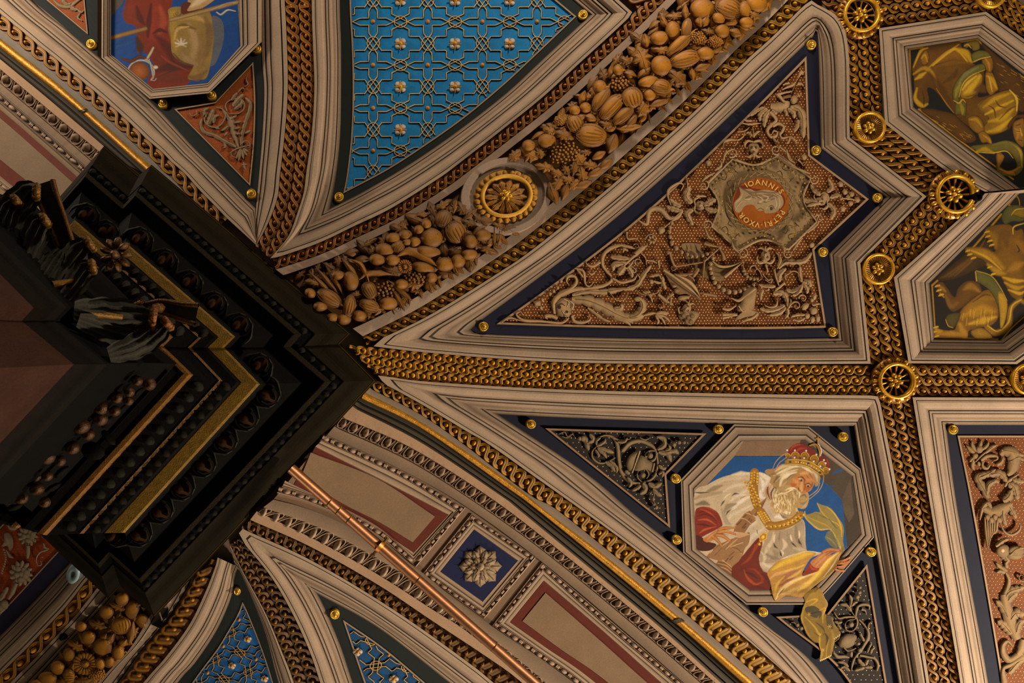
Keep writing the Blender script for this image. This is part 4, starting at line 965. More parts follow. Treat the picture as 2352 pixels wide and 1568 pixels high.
wheel_boss((2190, 447), 54, 'gilded wheel boss at the right tip of the brown panel, dark socket in its rim', (2235, 455))
wheel_boss((2055, 874), 50, 'gilded wheel boss at the crossing of the plaits above the king')
flower_disc((1995, 294), 36, 'gilded flower disc just below the upper wheel boss')
flower_disc((2015, 618), 36, 'gilded flower disc on the plait between the middle and lower wheel bosses')
flower_disc((2356, 870), 36, 'gilded flower disc cut by the right edge, on the short plait')
flower_disc((2273, -15), 36, 'gilded flower disc cut by the top edge above the angel')
for p_, l_ in [((212, 104), 'on the green strip left of the pilgrim octagon'), ((590, 115), 'on the green strip right of the pilgrim octagon'), ((487, 222), 'under the bottom edge of the pilgrim octagon, right one'),
               ((376, 241), 'under the bottom edge of the pilgrim octagon, left one'), ((578, 448), 'at the bottom tip of the orange spandrel'), ((778, 455), 'at the lower tip of the sky blue panel'),
               ((1338, 36), 'at the right tip of the sky blue panel'), ((1862, 104), 'at the apex of the brown coin portrait panel'), ((1873, 346), 'at the upper notch of the brown coin portrait panel'),
               ((2014, 455), 'at the right tip of the brown coin portrait panel'), ((1889, 579), 'at the lower notch of the brown coin portrait panel'), ((1911, 762), 'at the lower right corner of the brown coin portrait panel'),
               ((1109, 750), 'at the left tip of the brown coin portrait panel'), ((1218, 973), 'at the left tip of the king bay'), ((1649, 985), 'between the left scroll spandrel and the top of the king octagon'),
               ((1551, 1098), 'at the upper left corner of the king octagon'), ((1553, 1238), 'at the lower left corner of the king octagon'), ((1935, 1002), 'on the dark corner above the crown'),
               ((2187, 986), 'at the corner of the brown panel at lower right'), ((1999, 1266), 'beside the open hand of the king'), ((1751, 1404), 'below the bottom edge of the king octagon')]:
    gilt_stud(p_, 'small ringed gilt stud ' + l_)
gilt_stud((769, 1407), 'small ringed gilt stud at the tip of the lower blue panel')
gilt_stud((546, 1354), 'small ringed gilt stud at the tip of the narrow blue panel', 8)
# ------------------------------------------------------------------ garland arch: pale strip, ground and leaf medallion
ga = Band(G3l, G2u)
gt = thing('garland_arch', 'pale painted arch band that carries the golden fruit garland', 'arch', ga.at(.5, .5)[0], .1)
mb = MB(); ga.strip(mb, [(0, -.02, MD), (0, .2, 'a58a74'), (.085, .2, 'a58a74'), (.09, .1, SH)], 16); mb.build('pale_strip', PLASTER, gt)
mb = MB(); ga.strip(mb, [(.88, .1, SH), (.885, .2, 'ad947c'), (1, .2, 'ad947c'), (1, -.02, MD)], 16); mb.build('pale_strip', PLASTER, gt)
mb = MB(); ga.strip(mb, [(.085, .1, '4a3420'), (.2, .1, '62400e'), (.7, .1, '5a390c'), (.885, .1, '6a4818')], 16); mb.build('garland_ground', FRESCO, gt)
mc = (1161, 453)
md = thing('leaf_medallion', 'round gilded leaf medallion in a pale ring, between the two fruit garlands', 'medallion', mc, .1)
mb = MB(); lathe(mb, mc, [(104, -.1, .8), (103, .1, 1), (88, .1, 1), (87, .085, .55), (84, .06, .6), (74, .05, .75), (72, .03, .5), (.01, .03, .3)], 'a58c76', .18, 48, .84, -12); mb.build('pale_ring', PLASTER, md)
bl_ = dome_mesh('med_leaf', OCHRE, 'b07a1c', hi=1.5, lo=.5)
for k in range(26):
    a = math.radians(360 * k / 26); x, y = 66 * math.cos(a), 54 * math.sin(a); r = math.radians(-10)
    dome('border_leaf', bl_, md, (mc[0] + x * math.cos(r) - y * math.sin(r), mc[1] + x * math.sin(r) + y * math.cos(r)), 8.5, 7, math.degrees(a), .23, .05)
mb = MB(); lathe(mb, mc, [(75, .02, .6), (74, .05, .8), (60, .05, .7), (61, .07, 1), (58, .1, 1.3), (53, .1, 1.3), (51, .08, 1), (50, .03, .4)], 'd09a2c', .19, 48, .82, -10); mb.build('gilt_ring', OCHRE, md, True)
for k in range(14):
    a = 2 * math.pi * k / 14; ca, sa = math.cos(a), math.sin(a)
    L = [(9, -6), (22, -9), (28, -7), (36, -10), (44, -6), (52, 0), (44, 6), (36, 10), (28, 7), (22, 9), (9, 6)]
    mb = MB(); pillow(mb, [(mc[0] + x * ca - y * sa, mc[1] + (x * sa + y * ca) * .84) for x, y in L], ['bc8222', '986018'][k % 2], 0.22 + .012 * (k % 2), .045, hi=1.5, lo=.35)
    for s in (-4, 0, 4): stroke(mb, [(mc[0] + 10 * ca - s * .4 * sa, mc[1] + (10 * sa + s * .4 * ca) * .84), (mc[0] + 40 * ca - s * sa, mc[1] + (40 * sa + s * ca) * .84)], [2.2, 1], 'b07c1c', 0.27 + .012 * (k % 2), rel=.006)
    mb.build('leaf', OCHRE, md, True)
for k in range(6):
    a = 60 * k + 10; dome('bud_petal', dome_mesh('boss_petal', GILT, 'd8a02c', hi=1.3, lo=.45), md, (mc[0] + 9 * math.cos(math.radians(a)), mc[1] - 3 + 8 * math.sin(math.radians(a))), 7, 5, a, .3, .08)
dome('bud', dome_mesh('boss_heart', GILT, 'e8b03c'), md, (mc[0], mc[1] - 5), 6.5, 7, 0, .34, .12)
# ================================================================== painted and modelled ornament
GR, GRL = 'a8865c', 'c8a880'
class Art:
    """draws in the units of a magnified detail z onto a mesh; each layer lies a little above the one before"""
    def __init__(s, z, col=GR, off=.012, rel=.035, mb=None): s.z, s.col, s.o, s.rel, s.mb = z, col, off, rel, mb or MB()
    def up(s, d=.002): s.o += d
    def s(s, t, *w, col=None, rel=None, hi=1.4, lo=.4, k=5, curve=True):
        stroke(s.mb, t, [x / s.z[2] for x in w] if len(w) > 1 else w[0] / s.z[2], col or s.col, s.o, s.z, s.rel if rel is None else rel, hi, lo, k, curve); s.up(.0012)
    def leaf(s, t, W, n=5, col=None, hi=1.4, base=.25, vein=True):
        """lobed leaf along a spine"""
        u = np.linspace(0, 1, n * 6 + 1)
        w = W * (base + (1 - base) * np.sin(math.pi * np.clip(u * .85 + .12, 0, 1)) ** .8) * (.72 + .28 * np.abs(np.sin(u * math.pi * n)) ** .6); w[-1] = W * .05
        p = resample(cr(pts(t), 8), n * 6 + 1)
        stroke(s.mb, p, [x / s.z[2] for x in w], col or s.col, s.o, s.z, s.rel, hi, .35, 1, False); s.up(.0012)
        if vein:
            o = s.o; s.o += s.rel; s.s(p[2:-4:3], W * .07, W * .03, col=mul(col or s.col, .45), rel=.002, hi=1, lo=1); s.o = o
    def b(s, t, col=None, hi=1.4, lo=.35, rel=None, curve=True, hc=(0, 0)):
        pillow(s.mb, t, col or s.col, s.o, s.rel if rel is None else rel, s.z, hi, lo, curve, hc); s.up(.0012)
    def el(s, x, y, rx, ry=None, rot=0, **k): s.b(ell((x, y), rx, ry or rx, 14, rot), curve=False, **k)
    def f(s, t, col, curve=True, step=14.):
        fill(s.mb, t, col, s.o, s.z, curve, step); s.up(.0016)
    def sp(s, x, y, r, turns=1.4, a0=0, d=1, w=None, col=None):
        """volute"""
        n = int(16 * turns) + 4; a = np.radians(a0) + d * np.linspace(0, 2 * math.pi * turns, n); q = np.linspace(1, .12, n) * r
        s.s(np.stack([x + q * np.cos(a), y + q * np.sin(a)], 1), *( [w or r * .34, r * .22, r * .1]), col=col, curve=False)
    def done(s, name, par, mat=None, label=None, smooth=True): return s.mb.build(name, mat or FRESCO, par, smooth, label)
def dotted(par, poly, step, r, col='e0b468', o=.004, z=None, jit=.12):
    lo, hi = poly.min(0), poly.max(0); L = []; row = 0
    y = lo[1] + step / 2
    while y < hi[1]:
        x = lo[0] + (step / 2 if row % 2 else 0)
        while x < hi[0]:
            q = (x + random.uniform(-jit, jit) * step, y + random.uniform(-jit, jit) * step)
            if inside(q, poly): L.append(q)
            x += step
        y += step * .86; row += 1
    mb = MB(); dots(mb, L, r, col, o); tag(mb.build('gold_dots', FRESCO, par), kind='stuff')
def mask(A, x, y, s, rot, col=None):
    """small grotesque face with leaf hair and beard"""
    c, sn = math.cos(math.radians(rot)), math.sin(math.radians(rot))
    T = lambda L: [(x + s * (a * c - b * sn), y + s * (a * sn + b * c)) for a, b in L]
    for d in (-1, 1):
        A.s(T([(0, -.9), (d * .7, -1.0), (d * 1.1, -.5), (d * .95, -.1)]), s * .3, s * .4, s * .1, col=col)
        A.s(T([(0, .5), (d * .5, .9), (d * 1.0, .8)]), s * .4, s * .3, s * .06, col=col)
    A.b(T([(0, -.85), (.55, -.6), (.62, 0), (.4, .55), (0, .85), (-.4, .55), (-.62, 0), (-.55, -.6)]), col=col)
    o = A.o; A.o += A.rel
    for d in (-1, 1):
        A.s(T([(d * .12, -.3), (d * .3, -.36), (d * .46, -.25)]), s * .1, s * .06, col='4a3018', rel=.002); A.b(T([(d * .18, -.18), (d * .3, -.24), (d * .4, -.16), (d * .28, -.1)]), col='3c2412', rel=.001, hi=1)
    A.s(T([(0, -.25), (.02, .12)]), s * .14, s * .2, col=GRL, rel=.004); A.s(T([(-.2, .34), (0, .3), (.2, .34)]), s * .1, s * .12, s * .05, col='4a2c16', rel=.001)
    A.s(T([(0, .5), (.03, 1.2)]), s * .4, s * .05, col=col, rel=.006); A.o = o
# ------------------------------------------------------------------ brown coffer: gold dots, shield, coin
dotted(brown, brown_poly, 7.3, 1.5, 'ffd488')
ZA, ZB, ZC, ZD, ZE, ZF_ = (1600, 320, 7.84), (1600, 480, 7.84), (1640, 150, 7.84), (1120, 540, 6.533), (1440, 560, 7.84), (1660, 580, 8.254)
A = Art(ZA, '8a6a46', .012, .03)
cor = [(200, 790), (640, 350), (1480, 280), (2050, 700), (2160, 1484), (1650, 1984), (770, 1994), (280, 1584)]
conc = {1: (1070, 560), 3: (1800, 1080), 5: (1220, 1680), 7: (500, 1170)}
sh_pts = []
for i in range(8):
    a, b = cor[i], cor[(i + 1) % 8]
    if i in conc: sh_pts += [tuple(q) for q in cr([a, ((a[0] + b[0]) * .2 + conc[i][0] * .6, (a[1] + b[1]) * .2 + conc[i][1] * .6), b], 6)[:-1]]
    else: sh_pts += [a, ((a[0] + b[0]) / 2, (a[1] + b[1]) / 2)]
A.f(sh_pts, 'a08258', False)
n = len(sh_pts)
A.s(np.array(sh_pts + sh_pts[:1]), 44, 44, col='a88a64', curve=False)
ctr = np.mean(sh_pts, 0); inn = np.array([ctr + (np.array(q) - ctr) * .9 for q in resample(np.array(sh_pts + sh_pts[:1]), 70)])
for i in range(69):
    A.b(ell(inn[i], 22, 22, 6), col='b8923c' if i % 2 else '7c6038', rel=.012, curve=False)
for (x, y, r, a0, d) in ((130, 830, 90, 300, 1), (640, 240, 90, 120, -1), (1430, 190, 90, 60, 1), (2130, 720, 90, 200, -1), (2200, 1430, 80, 180, 1), (1650, 2060, 95, 270, -1), (830, 2050, 95, 280, 1), (190, 1540, 90, 30, -1)): A.sp(x, y, r, 1.5, a0, d, 34, 'a88a64')
for t in ('470,430 520,260 640,180', '100,760 180,680 330,600', '1480,120 1620,240 1700,360', '2050,620 1900,560 1700,480', '2200,1500 2100,1600 1980,1680', '1740,2000 1830,1860 1900,1780', '760,2040 660,1940 640,1860', '150,1600 220,1760 340,1800', '330,560 440,480 430,380', '1620,180 1660,340 1780,430'):
    A.s(t, 26, 50, 20, col='a08258')
A.o += .03
for (x, y, r) in ((620, 660, 0), (1620, 640, 90), (1720, 1620, 0), (640, 1640, 90)):
    c, s_ = math.cos(math.radians(r)), math.sin(math.radians(r))
    for d in (-1, 1):
        L = [(-190, 60 * d), (-150, -20 * d), (-60, 10 * d), (0, 50 * d), (60, -40 * d), (130, -70 * d), (150, 10 * d)]
        R_ = lambda q: [(x + (a * c - b * s_) * .8 + (a * .5 if 0 else 0), y + (a * s_ + b * c) * .8) for a, b in q]
        rr_ = -45 if r == 0 else 45
        c2, s2 = math.cos(math.radians(rr_)), math.sin(math.radians(rr_))
        A.s([(x + .85 * (a * c2 - (b + 55 * d) * s2), y + .85 * (a * s2 + (b + 55 * d) * c2)) for a, b in L], 14, 20, 14, col='4a341c', rel=.004, hi=1); A.s([(x + .85 * (a * c2 - (b + 48 * d) * s2), y + .85 * (a * s2 + (b + 48 * d) * c2)) for a, b in L[2:6]], 4, 9, 4, col='d8a83c', rel=.004)
A.done('strapwork_shield', brown)
A = Art(ZA, '9c7e52', .03, .03)
cx_, cy_ = 1145, 1140
A.b(ell((cx_, cy_), 635, 590, 40), col='a48456', hi=1.2, lo=.6, curve=False, rel=.02); A.o += .02
for k in range(26):
    a = 2 * math.pi * k / 26; A.s([(cx_ + 600 * math.cos(a), cy_ + 555 * math.sin(a)), (cx_ + 530 * math.cos(a + .24), cy_ + 490 * math.sin(a + .24))], 10, 10, col='5e4626', rel=.002, hi=1)
    A.s([(cx_ + 600 * math.cos(a), cy_ + 555 * math.sin(a)), (cx_ + 530 * math.cos(a - .24), cy_ + 490 * math.sin(a - .24))], 10, 10, col='c09a60', rel=.002, hi=1)
A.done('coin_rim', brown)
def glyph(ch, c, up, h, col, o, par, mat, name='letter'):
    cu = bpy.data.curves.new('glyph', 'FONT'); cu.body = ch; cu.size = 1.0; cu.align_x = 'CENTER'; cu.resolution_u = 3; cu.offset = .012
    ob = bpy.data.objects.new('glyph', cu); COL.objects.link(ob); bpy.context.view_layer.update()
    me = ob.to_mesh(); v = np.array([q.co[:2] for q in me.vertices]); f = [tuple(q.vertices) for q in me.polygons]; ob.to_mesh_clear()
    bpy.data.objects.remove(ob); bpy.data.curves.remove(cu)
    u = np.array(up, float); u /= np.hypot(*u); r = np.array([-u[1], u[0]])
    p = np.array([np.array(c) + r * x * h * 1.36 + u * (y - .35) * h * 1.36 for x, y in v])
    mb = MB(); mb.add(P(p, o), f, col); return mb.build(name, mat, par)
for ch, x, y in (('I', 890, 825), ('O', 975, 795), ('A', 1100, 765), ('N', 1225, 785), ('N', 1350, 835), ('I', 1440, 885), ('S', 1525, 935), ('P', 1545, 1315), ('E', 1488, 1390), ('T', 1420, 1455), ('R', 1325, 1515), ('I', 1238, 1532), ('·', 1175, 1538), ('V', 1095, 1540), ('X', 1000, 1510), ('O', 895, 1452), ('R', 812, 1375)):
    c = np.array([1600 + x / 7.84, 320 + y / 7.84]); ce = np.array([1600 + 1152 / 7.84, 320 + 1150 / 7.84]); d = c - ce; d[1] *= 1.15
    glyph(ch, c, d, 12.6, 'f0c468', .096, brown, FRESCO)
# masks, tritons, leaf scrolls
for z, q in ((ZA, (1030, 180, 150, 0)), (ZA, (2230, 1110, 130, 90)), (ZA, (90, 1190, 130, -90)), (ZB, (1240, 830, 140, 180))):
    A = Art(z); mask(A, *q); A.done('grotesque_mask', brown)
A = Art(ZA)
for (x, y, r, z) in ((215, 430, 55, ZA), (1935, 320, 55, ZA), (2070, 640, 60, ZB)): A.z = z; A.el(x, y, r)
A.z = ZA; A.sp(1810, 330, 50, 1.3); A.sp(1940, 440, 40, 1.3, 90); A.s('1830,370 1880,420 1920,480', 40, 20)
A.done('berry_sprig', brown)['kind'] = 'stuff'
A = Art(ZC)
A.s('1390,510 1480,300 1560,150', 12, 14, 16); A.s('1520,220 1555,150 1600,110', 20, 60, 90)
A.leaf('1380,760 1500,770 1590,900 1605,1100 1605,1320', 170, 4); A.leaf('1330,780 1430,860 1440,960', 120, 3); A.leaf('1520,980 1500,1100 1440,1200', 90, 3); A.leaf('1270,800 1300,870 1290,910', 90, 2)
A.s('1300,640 1280,730 1150,760 1020,760', 110, 190, 190, 160); A.s('1270,670 1180,560 1150,540 1250,500 1400,470', 70, 80, 70, 46, 30)
A.el(1440, 620, 66, 86, 25); A.s('1390,560 1340,560 1270,580 1250,620', 70, 60, 20, col='7a5c38'); A.s('1500,560 1530,540 1580,530', 26, 14)
A.s('1230,440 1330,390 1420,360 1450,320', 20, 60, 40); A.s('1240,350 1310,330 1370,330', 16, 40, 20); A.s('1500,350 1560,330 1610,370', 30, 50, 30)
A.leaf('1000,810 930,920 900,1120', 130, 4); A.leaf('960,780 840,880 820,1010', 120, 4); A.leaf('900,760 760,830 650,910', 90, 4); A.leaf('1040,810 1110,860 1130,840', 90, 2)
A.s('1010,840 1090,930 1110,1020 1000,1110 960,1200 1020,1290 1110,1280 1140,1210 1080,1180 1050,1230', 90, 80, 70, 66, 60, 50, 36, 20); A.s('1060,1100 1160,1050 1250,1110 1230,1190 1190,1250 1230,1310 1370,1290', 50, 66, 60, 50, 46, 30)
A.leaf('1370,1280 1440,1340 1490,1410', 60, 3); A.leaf('1370,1290 1340,1380 1300,1410', 50, 2); A.leaf('1060,1300 1110,1370 1170,1390', 60, 2)
A.s('500,1040 640,1060 850,1040', 20, 60, 10); A.s('690,1110 710,1200 715,1300', 16, 24, 50); A.leaf('700,1280 790,1200 830,1190', 50, 2); A.leaf('690,1280 620,1210 580,1230', 50, 2)
A.s('170,1500 190,1390 290,1340 420,1350 520,1290 560,1200', 20, 50, 30, 16); A.s('430,1350 400,1420 350,1460', 20, 6); A.s('430,1200 560,1180 640,1110', 20, 30, 8); A.leaf('540,980 600,1000 700,1000', 50, 2)
A.done('trumpet_figure', brown, None, 'winged figure blowing a long trumpet')
A = Art(ZD)
A.leaf('1270,900 1500,840 1750,850 2000,810 2220,800', 110, 7); A.s('1000,1180 990,1020 1080,900 1250,830 1450,800 1700,770 1840,700 1850,620 1780,540 1720,440 1740,300 1860,190 2030,160 2200,200 2300,260', 60, 110, 90, 60, 46, 50, 60, 60, 50, 40)
A.s('1100,880 1260,800 1330,700 1300,620 1210,620 1180,690 1210,740', 40, 60, 60, 40, 20); A.leaf('1260,960 1500,980 1750,1080 1950,1190 2150,1250 2352,1200', 210, 7); A.leaf('1900,1100 2000,1090 2000,1020', 130, 3); A.leaf('1500,1090 1720,1250 1850,1300', 60, 3); A.leaf('2100,1250 2250,1200 2330,1080 2290,970 2200,960', 150, 5)
A.leaf('1900,1230 2080,1300 2150,1360', 60, 2)
A.el(1140, 1080, 130, 150, 20); A.el(1190, 1180, 70, 60)
o = A.o; A.o += .03; A.s('1040,1060 1110,1030 1160,1060', 20, 24, col='4a3018', rel=.003); A.el(1080, 1080, 26, col='3c2412', rel=.002); A.el(1190, 1150, 20, col='4a2c16', rel=.002); A.s('1150,960 1220,1000 1190,1080', 14, 20, col=GRL, rel=.004); A.s('1230,980 1290,1040 1270,1120', 16, 26, col=GRL, rel=.004); A.s('1120,1140 1150,1180 1200,1190', 16, 10, col=GRL, rel=.004); A.o = o
A.s('1220,1240 1130,1310 1000,1310 800,1290 560,1280 460,1230 430,1180 490,1150 530,1200', 30, 36, 40, 50, 40, 26, 16); A.s('1050,1250 950,1210 860,1220 900,1260', 60, 60, 20); A.s('1260,1210 1300,1290 1430,1310 1530,1270 1530,1220 1490,1220', 70, 50, 30, 14); A.s('210,1310 330,1240 520,1290', 10, 40, 10)
A.leaf('2120,360 1960,340 1840,330', 100, 3); A.leaf('2090,420 1960,430 1890,450 1880,540', 120, 3); A.leaf('2060,470 2010,520 1960,600', 130, 3); A.leaf('2100,480 2150,560 2170,640', 120, 3); A.s('2352,180 2230,290 2120,390 2050,460 2090,500 2150,440 2200,370', 60, 50, 40, 30, 24); A.sp(2260, 400, 60, 1.2, 120, 1, 30); A.sp(2230, 170, 45, 1.2, 200); A.s('2110,240 2050,210 2030,260', 20, 50, 20)
A.s('1880,650 2000,710 2120,690 2200,660 2240,600', 40, 40, 40, 16); A.s('1690,400 1580,470 1490,440 1470,380', 50, 40, 10); A.s('1310,500 1420,530 1450,620 1460,720 1520,770 1600,700', 20, 60, 30, 10); A.leaf('1340,520 1400,590 1440,640', 50, 2); A.s('1500,540 1560,590 1620,540', 10, 40, 10); A.s('1850,880 1920,970 2050,970 2110,870', 12, 16, 10)
A.b('680,990 800,980 800,1070 700,1080', curve=False)
for x, y in ((935, 880), (820, 970), (990, 840), (1050, 790), (800, 1090), (1100, 690)): A.el(x, y, 28)
A.done('leaf_face_scroll', brown, None, 'grey leaf face growing into long acanthus scrolls')
A = Art(ZE)
A.s('0,340 160,480 60,560', 20, 40, 14); A.s('210,130 330,250 350,380', 30, 36, 20); A.sp(230, 320, 60, 1.2, 100); A.leaf('0,800 180,740 300,560 440,380', 110, 4); A.s('180,540 230,620 200,700', 20, 40, 14); A.s('160,830 300,910 500,900 600,820 620,740', 14, 20, 16, 10); A.leaf('420,860 330,880 280,860', 70, 3); A.leaf('380,900 430,980 460,1060', 60, 2)
A.el(440, 680, 46); A.s('480,670 560,700 640,700', 40, 60, 30); A.leaf('640,600 640,700 700,820', 110, 3); A.leaf('620,640 560,560 420,590', 60, 3); A.s('560,300 580,420 600,440', 50, 40, 10); A.s('380,300 470,310 540,350', 20, 40, 30)
A.s('300,1290 460,1250 560,1270', 30, 60, 30)
for t in ('520,1260 640,1230 760,1260', '520,1280 660,1300 780,1410', '520,1280 620,1340 690,1460', '510,1290 560,1380 540,1450', '520,1260 600,1250 740,1260'): A.leaf(t, 70, 2, vein=False)
A.done('acanthus_spray', brown)
A = Art(ZE, '94724a')
A.f('990,0 1300,0 1340,120 1400,190 1290,240 1180,250 1060,170', '94764e'); A.f('1040,200 1200,260 1390,210 1390,310 1180,370 1110,350', '84663e'); A.f('1530,300 1640,370 1760,390 1900,370 2100,300 1960,440 1770,580 1740,660 1600,660 1540,560 1500,450', '8e6e46'); A.f('1180,390 1360,330 1400,340 1480,380 1490,620 1400,600 1320,520', '7c5e38')
for t in ('1080,20 1090,90 1060,150', '1160,10 1170,110', '1240,10 1260,90 1300,150', '1570,400 1700,450 1880,400', '1560,500 1700,540 1800,520', '1580,590 1740,590'): A.s(t, 6, 14, 6, col='5e4426', rel=.003, hi=1)
A.s('1540,310 1640,390 1760,410 1900,390 2090,310', 30, 50, 40, 20, col='a88a5c'); A.s('1760,600 1900,480 2100,310', 60, 50, 14, col='a88a5c')
A.s('800,440 870,415 1370,330', 20, 26, 24); A.s('1390,320 1660,80', 34, 30); A.s('1395,320 1370,560 1330,820', 34, 26, 12); A.s('770,160 800,280 850,400', 60, 60, 60); A.el(750, 160, 50, 36); A.sp(830, 430, 55, 1.2, 0); A.sp(1330, 850, 50, 1.2, 0); A.s('1380,900 1530,920 1620,940', 50, 44, 60); A.el(1670, 70, 40); A.s('1660,80 1720,180 1750,290', 20, 60, 90); A.s('1650,60 1480,10 1400,-20', 20, 70, 80)
A.f('650,450 690,440 800,530 960,590 1120,690 1250,830 1320,960 1325,1015 1230,970 1080,900 930,910 850,850 770,700', '8e6c44')
A.s('660,470 800,560 980,690 1180,850 1300,980', 40, 60, 60, 20, col='b08e60'); A.s('860,540 1010,610 1130,690 1240,820 1310,940', 20, 60, 90, 70, 10, col='b89668'); A.s('720,560 900,720 1100,860 1250,960', 10, 20, 10, col='5e4426', rel=.004, hi=1); A.el(900, 840, 60, 40); A.el(850, 760, 50, 30); A.leaf('880,560 1040,560 1200,540', 60, 3); A.leaf('1100,560 1180,620 1220,680', 50, 3); A.leaf('1290,440 1240,520 1190,600', 90, 3)
A.done('sailing_ship', brown, None, 'grey ornamental ship with bat wing sails')
A = Art(ZE); mask(A, 1080, 1160, 130, 200); A.b('910,1300 960,1220 1200,1200 1310,1260 1250,1360 1150,1460 1010,1410'); o = A.o; A.o += .035
for q in ((1020, 1290), (1110, 1330), (1180, 1300), (1080, 1390), (1150, 1400)): A.el(*q, 44, col='86683f', rel=.012)
A.o = o; A.b('900,980 980,930 1140,940 1060,1010 960,1020'); A.s('560,910 700,1020 840,1110', 60, 80, 20); A.sp(600, 1110, 70, 1.1, 300); A.leaf('720,1000 780,930 850,900', 70, 3); A.s('780,1100 790,980 760,900', 40, 30)
A.done('jester_head', brown)
A = Art(ZF_)
A.leaf('1060,300 1190,180 1400,180 1560,150 1690,0', 130, 6); A.s('1040,260 1080,160 1060,60 1010,0', 40, 60, 50, 20); A.s('970,320 1000,460 1050,600', 50, 60, 40); A.leaf('1060,560 1080,420 1200,290', 160, 4)
A.s('960,760 1070,660 1180,570', 60, 60, 40); A.leaf('1210,700 1330,740 1480,660 1540,540', 120, 5); A.leaf('1500,560 1460,420 1470,260', 110, 3); A.leaf('1540,560 1620,560 1680,650', 140, 3); A.leaf('1540,600 1600,700 1590,780', 120, 3); A.leaf('1500,640 1420,780 1320,810', 110, 4); A.s('1200,520 1180,450 1250,400 1330,350 1420,380 1440,460', 40, 30, 20, 30, 10)
A.leaf('960,780 1080,760 1170,800 1220,920 1230,1040', 140, 5); A.s('800,1000 900,1040 1010,1010 1040,900', 20, 40, 60, 20); A.leaf('1180,1000 1060,1060 880,1100 700,1060', 130, 5); A.leaf('1200,1040 1080,1140 880,1190', 110, 4); A.leaf('1220,1060 1230,1160 1190,1230', 110, 3); A.leaf('1240,1060 1290,960 1290,880', 60, 3)
A.sp(1520, 870, 80, 1.3, 180, 1, 44); A.sp(1390, 1010, 90, 1.3, 200, 1, 44); A.el(1560, 1020, 90, 60, -40); A.el(1720, 1100, 80, 80); A.el(1600, 1200, 60); A.el(1700, 1270, 50, 70, 20); A.el(1800, 1250, 50, 70); A.leaf('1700,1000 1820,970 1850,1000', 50, 2); A.leaf('1560,1180 1420,1180 1290,1220', 70, 3); A.leaf('1560,1240 1440,1290 1330,1260', 60, 3); A.el(1740, 840, 40, 70, 20); A.el(1690, 900, 36, 40)
A.leaf('1000,640 800,640 680,600', 90, 3); A.leaf('760,700 720,800 720,900', 100, 3); A.leaf('880,680 860,700 840,720', 60, 2); A.s('620,680 440,820 300,910 160,860', 60, 90, 60, 20); A.b('420,700 640,660 620,900 600,1100 690,1140 640,1240 460,1230 300,1280 220,1250 330,1160 260,1080 330,960', hi=1.3); A.s('660,1160 560,1240 440,1280 350,1330', 60, 60, 10); A.el(420, 1110, 50); A.s('300,1010 360,1100 420,1120', 30, 40, 20, col=GRL); A.s('280,1180 0,1180', 60, 90); A.s('260,1000 120,1080 0,1060', 20, 60, 50); A.s('0,1240 200,1200', 60, 20)
for k in range(5): A.s([(440, 900 + k * 46), (560, 880 + k * 48)], 8, 14, col='6a4e2e', rel=.006, hi=1)
A.done('dolphin_scroll', brown, None, 'grey dolphin and acanthus scroll')
A = Art(ZB); A.sp(1040, 1080, 90, .9, 150, 1, 30); A.s('1060,1050 1130,1120 1180,1240', 30, 20); A.s('1200,1190 1290,1280 1350,1260 1330,1330 1230,1270', 24, 30, 20); A.s('1240,1000 1270,1100 1260,1160', 50, 40, 10); A.s('1180,1250 1020,1360', 16, 10); A.el(1220, 930, 60); A.leaf('1200,960 1120,960 1070,920', 60, 2)
A.s('1500,840 1510,940 1450,1080', 20, 60, 20); A.s('1400,1100 1430,1240 1480,1380', 30, 60, 30)
A.s('840,980 850,1110', 12, 20)
A.done('ribbon_bow', brown)
me = dome_mesh('garland_bead', FRESCO, '9c7c54', hi=1.5, lo=.4)
for x, y, r in [(880, 80, 48), (980, 150, 40), (1080, 190, 36), (1160, 225, 36), (1245, 228, 36), (1355, 212, 36), (1440, 185, 36), (1540, 260, 38), (1500, 360, 42), (1492, 440, 42), (1510, 525, 42), (1545, 610, 44), (1575, 695, 46), (1645, 765, 48), (1730, 825, 50), (1830, 862, 52), (1940, 868, 50), (2030, 848, 44), (2110, 822, 42), (800, 0, 40)]:
    dome('garland_bead', me, brown, (1440 + x / 7.84, 560 + y / 7.84), r / 7.84, r / 7.84, 0, .03, .035)
for x, y in ((1655, 480), (1640, 520), (1634, 560), (1640, 605), (1655, 655), (1690, 705)): dome('garland_bead', me, brown, (1120 + x / 3.92, 390 + y / 3.92), 5, 5, 0, .02, .035)
for x, y in ((835, 1110), (865, 1165), (905, 1215), (960, 1250), (1025, 1265), (1085, 1265), (940, 1410), (1020, 1370)): dome('garland_bead', me, brown, (1600 + x / 7.84, 480 + y / 7.84), 4.6, 4.6, 0, .02, .03)
A = Art(Z23)
A.s('1350,450 1430,490 1450,390 1490,350 1560,360 1640,440 1720,420 1750,360', 12, 40, 46, 50, 40, 20); A.b('1530,540 1580,510 1600,550 1550,580'); A.s('1590,520 1650,470 1740,380', 12, 16, 20); A.leaf('1760,380 1700,360 1610,330', 70, 4); A.leaf('1740,330 1680,300 1640,260', 60, 3); A.s('1650,320 1620,230 1640,170 1720,120 1760,140 1740,190', 14, 26, 20, 10); A.s('1780,230 1800,170 1790,60', 14, 20, 6); A.leaf('1840,300 1790,240 1820,150', 80, 4); A.leaf('1850,360 1800,400 1850,500', 70, 4); A.el(1920, 320, 36, 44, 20); A.leaf('1960,320 2020,280 2060,270', 70, 3); A.leaf('1960,340 2030,370 2070,360', 60, 3); A.s('1880,240 1930,230 1970,240', 20, 36, 16)
A.s('1250,560 1260,620 1330,620 1370,650', 20, 16, 10); A.sp(1480, 630, 60, 1.0, 180, 1, 14)
